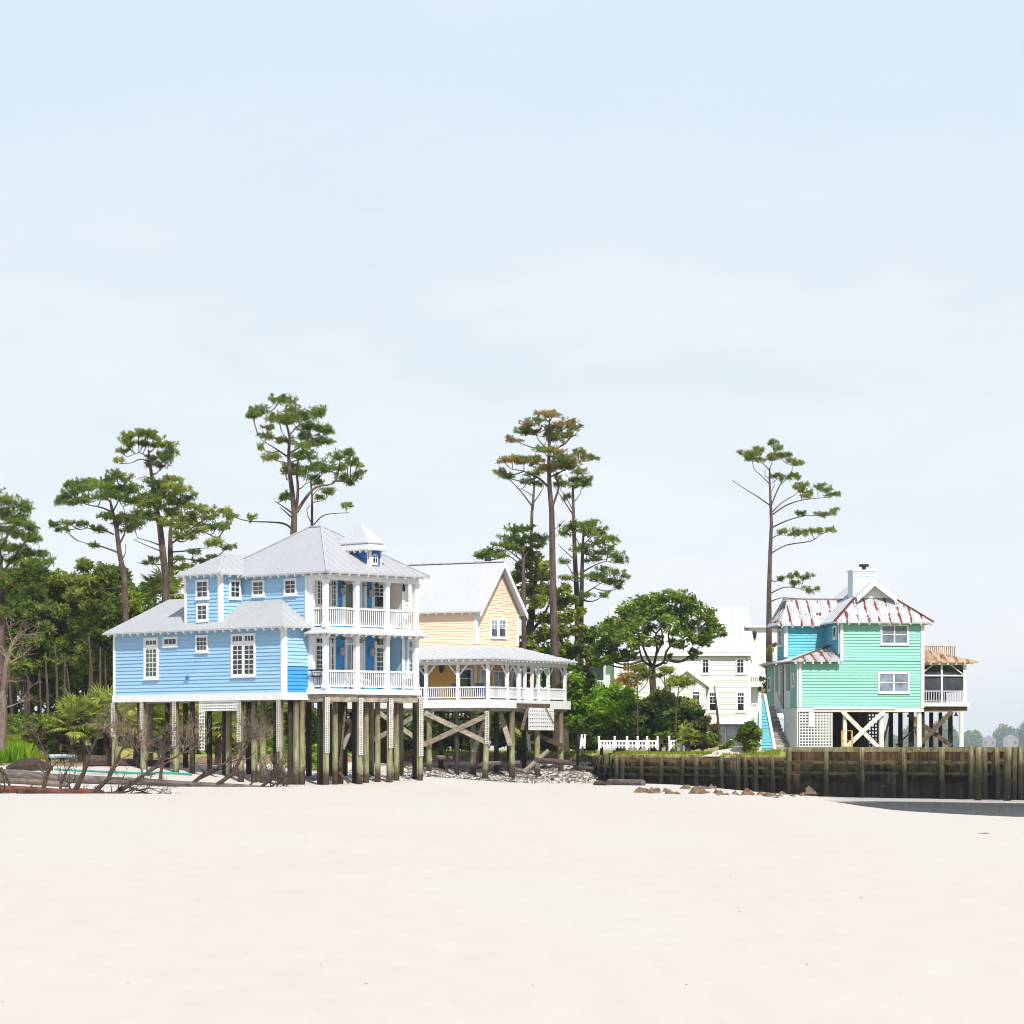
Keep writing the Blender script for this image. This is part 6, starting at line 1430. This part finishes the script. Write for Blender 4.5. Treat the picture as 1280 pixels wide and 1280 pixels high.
# --- the sparse pine beside the turquoise house
tree('pine_tree', 'lone sparse pine with long bare limbs left of the turquoise house', 186, [(962, 938, 4.6), (961, 820, 4.0), (961, 740, 3.1), (963, 690, 2.6), (964, 655, 2.1), (963, 630, 1.7), (962, 600, 1.3), (962, 585, .9)],
     [([(963, 632), (946, 621), (930, 612), (914, 602)], .9), ([(961, 604), (950, 594), (942, 588), (939, 578)], .7), ([(962, 588), (952, 577), (946, 573)], .7), ([(962, 587), (966, 575), (968, 570)], .6), ([(964, 632), (975, 607), (984, 598), (992, 586), (994, 579)], .9), ([(961, 598), (956, 594), (956, 588)], .5), ([(965, 640), (978, 628), (992, 620), (998, 615)], .8), ([(966, 643), (982, 632), (1003, 625), (1030, 622)], 1.1), ([(966, 659), (985, 650), (1010, 643), (1034, 643)], 1.0), ([(965, 673), (973, 669), (988, 670)], .8), ([(965, 691), (984, 681), (1014, 676), (1026, 668), (1040, 662)], .9), ([(963, 742), (978, 735), (992, 736), (1008, 742)], .9), ([(963, 752), (976, 748), (995, 750)], .8), ([(965, 605), (972, 598)], .4), ([(963, 617), (968, 606)], .4)],
     [(931, 567, 5, 3), (937, 569, 5, 4), (944, 568, 5, 4), (949, 575, 4, 3), (936, 575, 4, 3), (949, 561, 5, 2), (965, 556, 5, 3), (972, 558, 5, 3), (975, 566, 6, 4), (983, 570, 5, 3), (961, 573, 5, 3), (968, 573, 4, 3), (995, 574, 6, 4), (1001, 576, 4, 2), (984, 597, 6, 3), (996, 596, 7, 3), (968, 596, 5, 2), (1000, 606, 7, 4), (996, 612, 5, 3), (1014, 614, 9, 5), (1021, 610, 6, 5), (1008, 620, 6, 3), (1035, 613, 6, 4), (1040, 619, 6, 3), (1005, 640, 5, 2), (1031, 642, 7, 2), (1044, 639, 3, 4), (977, 664, 5, 3), (992, 667, 9, 5), (1002, 668, 6, 4), (1014, 664, 6, 3), (1026, 662, 3, 2), (1040, 662, 4, 2), (985, 722, 6, 3), (1003, 723, 8, 4), (1010, 739, 7, 4), (994, 730, 5, 2), (978, 722, 4, 2)], seed=28, dens=.24, fill=1.15, ln=.2, wd=.045, twig=.022, leaf='pine', leaf2='olive')
tree('vine_shrub', 'leafy vine climbing the foot of the sparse pine by the stairs', 181, [(958, 938, .6), (957, 880, .5), (958, 840, .3)], [], [(961, 812, 5, 6), (963, 824, 5, 6), (956, 832, 5, 3), (968, 806, 4, 3), (952, 850, 4, 4), (956, 858, 5, 5), (958, 868, 4, 4), (949, 862, 3, 3), (957, 880, 3, 6)], leaf='olive', kind='leaf', cat='vine', seed=29, dens=.8, sz=.11, twig=.02)
# ------------------------------------------------------------------ shrubs
def shrub(label, D, cx, cy, rx, ry, leaf, n, seed, name='shrub', base=938, sz=.14, dens=.7, leaf2=None, pr=.36, cat='shrub', group=None):
    r = random.Random(seed); pf = []
    for i in range(n):
        a = r.uniform(0, 6.28); k = math.sqrt(r.random())*.88; pf.append((cx+math.cos(a)*rx*k, cy+math.sin(a)*ry*k, min(rx, ry)*pr*r.uniform(.8, 1.3), min(rx, ry)*pr*r.uniform(.7, 1.0)))
    w = max(1.2, rx*.06)
    return tree(name, label, D, [(cx, base, w), (cx, (cy+base)/2, w*.8), (cx+1, cy, w*.4)], [([(cx, base-4), (cx-rx*.3, cy+ry*.2)], w*.5), ([(cx, base-5), (cx+rx*.35, cy+ry*.1)], w*.5)], pf, leaf=leaf, kind='leaf', dens=dens, cat=cat, seed=seed, sz=sz, leaf2=leaf2, twig=.03, group=group, fill=1.3)
shrub('bright lime green shrub left of the oak by the picket fence', 186, 772, 886, 32, 26, 'lime', 34, 31, sz=.13, dens=1.0)
shrub('bright green leafy bush right behind the yellow house porch corner', 190, 722, 880, 24, 36, 'lime', 30, 32, leaf2='broad')
shrub('dark leafy thicket below the bright lime shrub behind the picket fence', 187, 752, 915, 34, 18, 'darkleaf', 26, 33, leaf2='broad')
shrub('broad dark shrub at the foot of the oak trunk', 185, 810, 905, 26, 26, 'darkleaf', 30, 34, leaf2='broad')
shrub('rounded dark evergreen shrub right of the oak foot', 184, 852, 900, 28, 24, 'darkleaf', 30, 35, leaf2='broad')
shrub('brownish green shrub before the pale green house foundation', 183, 878, 915, 24, 20, 'rustleaf', 26, 36, leaf2='broad')
shrub('olive green shrub directly before the oak trunk', 184, 826, 880, 22, 18, 'olive', 22, 37, leaf2='darkleaf')
shrub('low dark greenery behind the short picket panel', 182, 838, 925, 34, 12, 'broad', 22, 38, leaf2='darkleaf')
shrub('round dark green shrub at the foot of the turquoise stairs', 169, 936, 921, 15, 17, 'broad', 26, 39, leaf2='darkleaf', dens=1.3)
shrub('small yellowish weed clump left of the round green shrub', 171, 908, 930, 10, 7, 'olive', 9, 40)
shrub('small bright yellow green tuft standing out of the dark shrubs', 183, 842, 911, 8, 4, 'lime', 5, 41, base=935)
shrub('dark tall thicket between the yellow house porch and the pale green house', 207, 738, 895, 30, 40, 'darkleaf', 44, 42, leaf2='broad', sz=.18)
shrub('dark low thicket behind the bright lime shrub', 206, 768, 912, 30, 24, 'darkleaf', 34, 43, leaf2='broad', sz=.18)
shrub('green thicket behind the last pile of the yellow house', 206, 708, 908, 26, 30, 'broad', 36, 44, leaf2='darkleaf', sz=.18)
# greenery seen under and between the houses
for i, (cx, cy, rx, ry, D, lf, lb) in enumerate(((545, 915, 30, 26, 203, 'darkleaf', 'dark thicket under the yellow house, leftmost of four'), (592, 915, 30, 26, 204, 'darkleaf', 'dark thicket under the yellow house, behind the crossed braces'), (640, 912, 30, 28, 203, 'broad', 'dark green thicket under the yellow house left of the hanging lattice'), (688, 914, 30, 28, 202, 'darkleaf', 'dark green thicket under the right corner of the yellow house'),
                     (500, 912, 30, 28, 200, 'broad', 'green thicket seen between the right piles of the blue house'), (455, 914, 30, 26, 198, 'darkleaf', 'dark thicket seen between the front piles of the blue house'), (410, 912, 30, 28, 196, 'broad', 'green thicket seen past the crossed braces of the blue house'))):
    shrub(lb, D, cx, cy, rx, ry, lf, 26, 50+i, leaf2='darkleaf' if lf == 'broad' else 'broad', sz=.17, dens=.9)
for i, (cx, cy, rx, ry, D, lf, lb) in enumerate(((370, 908, 30, 30, 178, 'broad', 'green shrub behind the middle piles of the blue house'), (325, 905, 30, 32, 174, 'olive', 'yellow green shrub behind the lattice of the blue house'), (280, 908, 30, 30, 172, 'broad', 'leafy shrub filling the gap beside the hanging lattice panel'), (240, 910, 28, 30, 170, 'darkleaf', 'dark shrub behind the left middle piles of the blue house'),
                     (200, 912, 28, 28, 168, 'broad', 'leafy shrub behind the second pile of the blue house'), (165, 915, 28, 26, 167, 'darkleaf', 'dark shrub behind the first pile of the blue house'))):
    shrub(lb, D, cx, cy, rx, ry, lf, 26, 60+i, leaf2='darkleaf' if lf != 'darkleaf' else 'broad', sz=.16, dens=.9, base=942)
shrub('browning scrub mound left of the palmettos', 156, 62, 922, 28, 24, 'rustleaf', 30, 70, leaf2='lime', base=948, sz=.14)
shrub('yellow green scrub on top of the brown mound by the palmettos', 157, 76, 908, 18, 13, 'olive', 14, 71, leaf2='lime', base=946, sz=.14)
shrub('brown matted scrub beneath the palmettos', 156, 115, 935, 34, 14, 'rustleaf', 24, 72, leaf2='darkleaf', base=950, sz=.14)
# ------------------------------------------------------------------ palmettos
def frond(V, c, d, L, R, tilt):
    """one fan leaf: petiole direction d, blades in a disc"""
    d = d/np.linalg.norm(d); hub = c + d*L
    s = np.cross(d, np.array((0, 0, 1.))); s /= max(1e-6, np.linalg.norm(s)); n = np.cross(s, d)
    V.append(np.array([c - s*.015, c + s*.015, hub + s*.012, hub - s*.012]))
    for a in np.linspace(-1.9, 1.9, 15):
        b = d*math.cos(a) + s*math.sin(a); b = b - n*0 + np.array((0, 0, -.22*abs(a)*.5)); b /= np.linalg.norm(b)
        e = np.cross(b, n); e /= max(1e-6, np.linalg.norm(e)); ln = R*(1-.12*abs(a)); tip = hub + b*ln + np.array((0, 0, -.10*ln)); mid = hub + b*ln*.55
        V.append(np.array([hub, mid - e*.055, tip, mid + e*.055]))
def palmetto(label, px, py, D, h, n, R, seed, group=None, base=942):
    global RNG
    RNG = np.random.default_rng(seed); b = W(px, base, D); g = gz(b.x, b.y); top = W(px, py, D)
    root = thing('palmetto', label, 'palm', (b.x, b.y, g), group)
    mb = MB(); mb.tube([(b.x, b.y, g-.3), ((b.x+top.x)/2+.05, b.y, (g+top.z)/2), tuple(top)], [.19, .16, .17], 9, wob=.12); mb.build('trunk', M['bark'], root)
    V = []; c = np.array(top)
    for i in range(n):
        a = RNG.uniform(0, 6.28); e = RNG.uniform(-.55, 1.25); d = np.array((math.cos(a)*math.cos(e), math.sin(a)*math.cos(e), math.sin(e)))
        frond(V, c, d, R*RNG.uniform(.55, .95), R*RNG.uniform(.75, 1.05), 0)
    np_mesh('crown', np.concatenate(V), 4, M['palm'], root)
palmetto('cabbage palmetto with fan fronds at the blue house left corner', 132, 892, 154.5, 2, 34, 1.2, 81); palmetto('bushy palmetto left of the blue house, between scrub and corner palm', 102, 898, 155, 2, 32, 1.1, 82)
palmetto('palmetto behind the first two piles of the blue house', 170, 902, 157, 2, 26, 1.15, 83); palmetto('palmetto behind the third pile of the blue house', 205, 898, 157, 2, 26, 1.15, 84); palmetto('palmetto glimpsed through the lattice doorway of the blue house', 272, 905, 157, 2, 24, 1.15, 85)
palmetto('drooping yellowed palmetto at the scrub edge', 90, 905, 154, 2, 20, .95, 86)
palmetto('tall palmetto head showing over the low blue house roof', 206, 742, 182, 8, 34, 1.15, 87); palmetto('small palmetto right of the short picket fence panel', 859, 921, 175, 1, 24, .55, 88, base=936)
palmetto('small palmetto under the yellow house behind the hanging lattice', 649, 926, 194, 1, 20, .7, 89, base=938)
# ------------------------------------------------------------------ forest left of the blue house: four kinds, copied
def forest_kind(seed, hpx, label, leaf, leaf2, wide):
    r = random.Random(seed); top = 933-hpx; pf = []; lm = []
    n = 40
    for i in range(n):
        f = (i/(n-1))**.9; y = top + f*hpx*.56; half = wide*(.35+.65*math.sin(math.pi*min(1, .18+f*.8)))
        x = r.uniform(-1, 1)*half; pf.append((x, y, r.uniform(11, 18), r.uniform(6, 10)))
        if i % 3 == 1: lm.append(([(0, y+14), (x*.5, y+8), (x, y+2)], 1.0))
    pf = [(x-60, y, a, b) for x, y, a, b in pf]; lm = [([(x-60, y) for x, y in L], w) for L, w in lm]
    return tree('pine_tree', label, 190, [(-60, 930, 3.4), (-60, 860, 3.0), (-61, (top+860)/2, 2.2), (-60, top+8, .8)], lm, pf, leaf=leaf, leaf2=leaf2, seed=seed, dens=.95, group='pines of the forest left of the blue house', ln=.34, wd=.09)
kinds = [forest_kind(91, 235, 'tall dark pine standing in the forest left of the blue house', 'pine', 'darkleaf', 26), forest_kind(92, 205, 'mid height green pine in the forest left of the blue house', 'pine', 'piney', 30), forest_kind(93, 180, 'short bushy pine in the forest left of the blue house', 'piney', 'pine', 30), forest_kind(94, 215, 'slender pale trunked pine in the forest left of the blue house', 'pine', 'olive', 22)]
r = random.Random(5); spots = []
for D, pxs in ((184, (30, 68, 104, 128, 172)), (192, (12, 50, 88, 118, 150, 188, 222)), (204, (-10, 25, 62, 98, 135, 165, 205, 240)), (216, (5, 42, 78, 112, 145, 182, 218))):
    for px in pxs: spots.append((px+r.uniform(-6, 6), D+r.uniform(-3, 3)))
used = set()
for i, (px, D) in enumerate(spots):
    k = i % 4
    o = kinds[k]
    if k in used: o = copy_tree(kinds[k])
    used.add(k); p = W(px, 933, D); s = r.uniform(.86, 1.06)*(1 if px < 130 else .92)
    if 160 < px: s *= .86
    o.location = (p.x, p.y, gz(p.x, p.y)-.1); o.rotation_euler = (0, 0, r.uniform(0, 6.28)); o.scale = (s, s, s)
# slim bare trunks at the forest edge
mbt = MB(); mbt.tube([(0, 0, -.3), (.05, 0, 2), (.0, .05, 4.5), (.1, 0, 7)], [.12, .11, .09, .06], 8, wob=.05)
first = None
for i, (px, D) in enumerate(((24, 172), (38, 176), (53, 174), (62, 180), (80, 178), (92, 175), (108, 178), (118, 173), (127, 176), (134, 179), (16, 178), (73, 172))):
    p = W(px, 933, D)
    if first is None: first = o = mbt.build('sapling', M['bark'])
    else: o = first.copy(); COL.objects.link(o)
    tag(o, 'thin bare trunk at the dark forest edge left of the blue house', 'tree', 'thin bare trunks at the forest edge'); s = r.uniform(.55, .9); o.scale = (s*r.uniform(.6, 1.3), s, s); o.rotation_euler = (r.uniform(-.05, .05), r.uniform(-.07, .07), r.uniform(0, 6)); o.location = (p.x, p.y, gz(p.x, p.y))
# far-off wood that closes the view between the trunks
RNG = np.random.default_rng(99); Q = []
n = 52000
px = RNG.uniform(-220, 560, n); D = RNG.uniform(206, 246, n); py = RNG.uniform(705, 934, n)
top = 735 + 18*np.sin(px*.07) + 12*np.sin(px*.19+1) + 70*np.clip((px-190)/120, 0, 1) + 40*np.clip((px-380)/100, 0, 1)
k = (py > top) & ((py < 815) | (RNG.uniform(0, 1, n) < .55)); px, D, py = px[k], D[k], py[k]
C = np.stack([(px-640)*D/F, D, EYE+(HZ-py)*D/F], 1)
o = np_mesh('forest', leaf_quads(C, .34), 4, M['darkleaf']); tag(o, 'dense dark wood behind the pines and palmettos', 'forest', kind='stuff')
n = 16000; px = RNG.uniform(-60, 430, n); D = RNG.uniform(168, 200, n); h = RNG.uniform(0, 1, n)**1.8*1.5
C = np.stack([(px-640)*D/F, D, np.zeros(n)], 1); C[:, 2] = height(C[:, 0], C[:, 1])+h+.1
o = np_mesh('undergrowth', leaf_quads(C, .17), 4, M['broad']); tag(o, 'knee high green undergrowth along the forest floor', 'undergrowth', kind='stuff')
# grass: blades on the turf edges
def grass(pxr, Dr, n, hh, name, label, mat='grass'):
    px = RNG.uniform(*pxr, n); D = RNG.uniform(*Dr, n); X = (px-640)*D/F; Z = height(X, D)
    k = Z > 1.0; X, D, Z = X[k], D[k], Z[k]; m = len(X); c = np.stack([X, D, Z-.02], 1)
    d = RNG.normal(size=(m, 3))*.35; d[:, 2] = 1; L = hh*RNG.uniform(.5, 1.2, (m, 1)); s = np.stack([np.cos(a := RNG.uniform(0, 6.28, m)), np.sin(a), np.zeros(m)], 1)*.025
    q = np.stack([c-s, c+s, c+d*L+s*.2, c+d*L-s*.2], 1); o = np_mesh(name, q.reshape(-1, 3), 4, M[mat]); tag(o, label, 'grass', kind='stuff')
grass((-60, 90), (156, 172), 15000, .30, 'grass', 'yellow green grass on the bank left of the palmettos'); grass((380, 745), (186, 200), 16000, .16, 'grass', 'bright lawn grass along the eroded edge under the yellow house')
grass((735, 975), (160, 186), 24000, .15, 'grass', 'short yellow lawn grass above the low retaining wall')
def reeds(px0, px1, py, D0, n, h, label):
    px = RNG.uniform(px0, px1, n); D = RNG.uniform(D0-2, D0+2, n); X = (px-640)*D/F; Z = height(X, D); c = np.stack([X, D, Z], 1); d = RNG.normal(size=(n, 3))*.28; d[:, 2] = 1
    L = h*RNG.uniform(.5, 1.1, (n, 1)); s = np.stack([np.ones(n), np.zeros(n), np.zeros(n)], 1)*.035; q = np.stack([c-s, c+s, c+d*L+s*.15, c+d*L-s*.15], 1)
    o = np_mesh('tall_grass', q.reshape(-1, 3), 4, M['lime']); tag(o, label, 'grass', kind='stuff')
reeds(-30, 36, 950, 155.5, 2600, 1.0, 'bright tall grass sloping down to the sand at the left edge')
# ================================================================== the far shore across the water
RNG = np.random.default_rng(5)
D0 = 4000.
Q = []
px = np.arange(1010, 1480, 3.2)
for x in px:
    h = 24 + 11*math.sin(x*.05) + 8*math.sin(x*.17+2) + RNG.uniform(-2.5, 4)
    D = D0 + RNG.uniform(-30, 60); c = ((x-640)*D/F, D, -1.0 + h*.5); Q.append(leaf_quads(blob(c, 8, 8, h*.55, 260, .4, 1.0), 2.6))
o = np_mesh('treeline', np.concatenate(Q), 4, M['broad']); tag(o, 'far treeline across the water at the right', 'treeline', kind='stuff')
mb = MB(); mb.add([((960-640)*3900/F, 3900, -1.0), ((1600-640)*3900/F, 3900, -1.0), ((1600-640)*1480/F, 4400, -.6), ((960-640)*1480/F, 4400, -.6)], [(0,1,2,3)]); o = mb.build('far_shore', M['olive']); tag(o, kind='structure')
def farhouse(px, w, h, label):
    c = W(px, 932, 3880); root = thing('far_house', label, 'house', (c.x, c.y, -1))
    mb = MB(); mb.obox((c.x, c.y, h*.35+1.2), (w/2, 0, 0), (0, 4, 0), (0, 0, h*.35)); mb.build('wall', M['greywood'], root)
    mb = MB(); z = h*.7+1.2; mb.prism([(c.x-w/2-.5, c.y-4.5, z), (c.x+w/2+.5, c.y-4.5, z), (c.x, c.y-4.5, z+h*.35)], (0, 9, 0)); mb.build('roof', M['roofedge'], root)
    mb = MB(); mb.obox((c.x, c.y, .1), (w/2-.5, 0, 0), (0, 3.5, 0), (0, 0, 1.05)); mb.build('base', M['wornwhite'], root)
    for k in (-.28, .28):
        mb = MB(); mb.obox((c.x+w*k, c.y-4.05, h*.35+1.4), (w*.1, 0, 0), (0, .1, 0), (0, 0, h*.14)); mb.build('window', M['blind'], root)
farhouse(1236, 17, 14, 'grey gabled house under the far trees across the water, left of two'); farhouse(1263, 19, 15, 'grey gabled house under the far trees across the water, right of two')
# the damp air between here and the far shore
m, nt, out = nodes('damp_air'); pv = N(nt, 'ShaderNodeVolumePrincipled'); pv.inputs['Density'].default_value = HAZE if 'HAZE' in globals() else .00012
pv.inputs['Color'].default_value = (.80, .88, .97, 1); nt.links.new(pv.outputs[0], out.inputs['Volume'])
mb = MB(); mb.obox((300, 2100, 22), (3400, 0, 0), (0, 2500, 0), (0, 0, 27)); o = mb.build('haze', m); tag(o, 'thin pale sea haze over the beach and water', 'haze', kind='stuff')
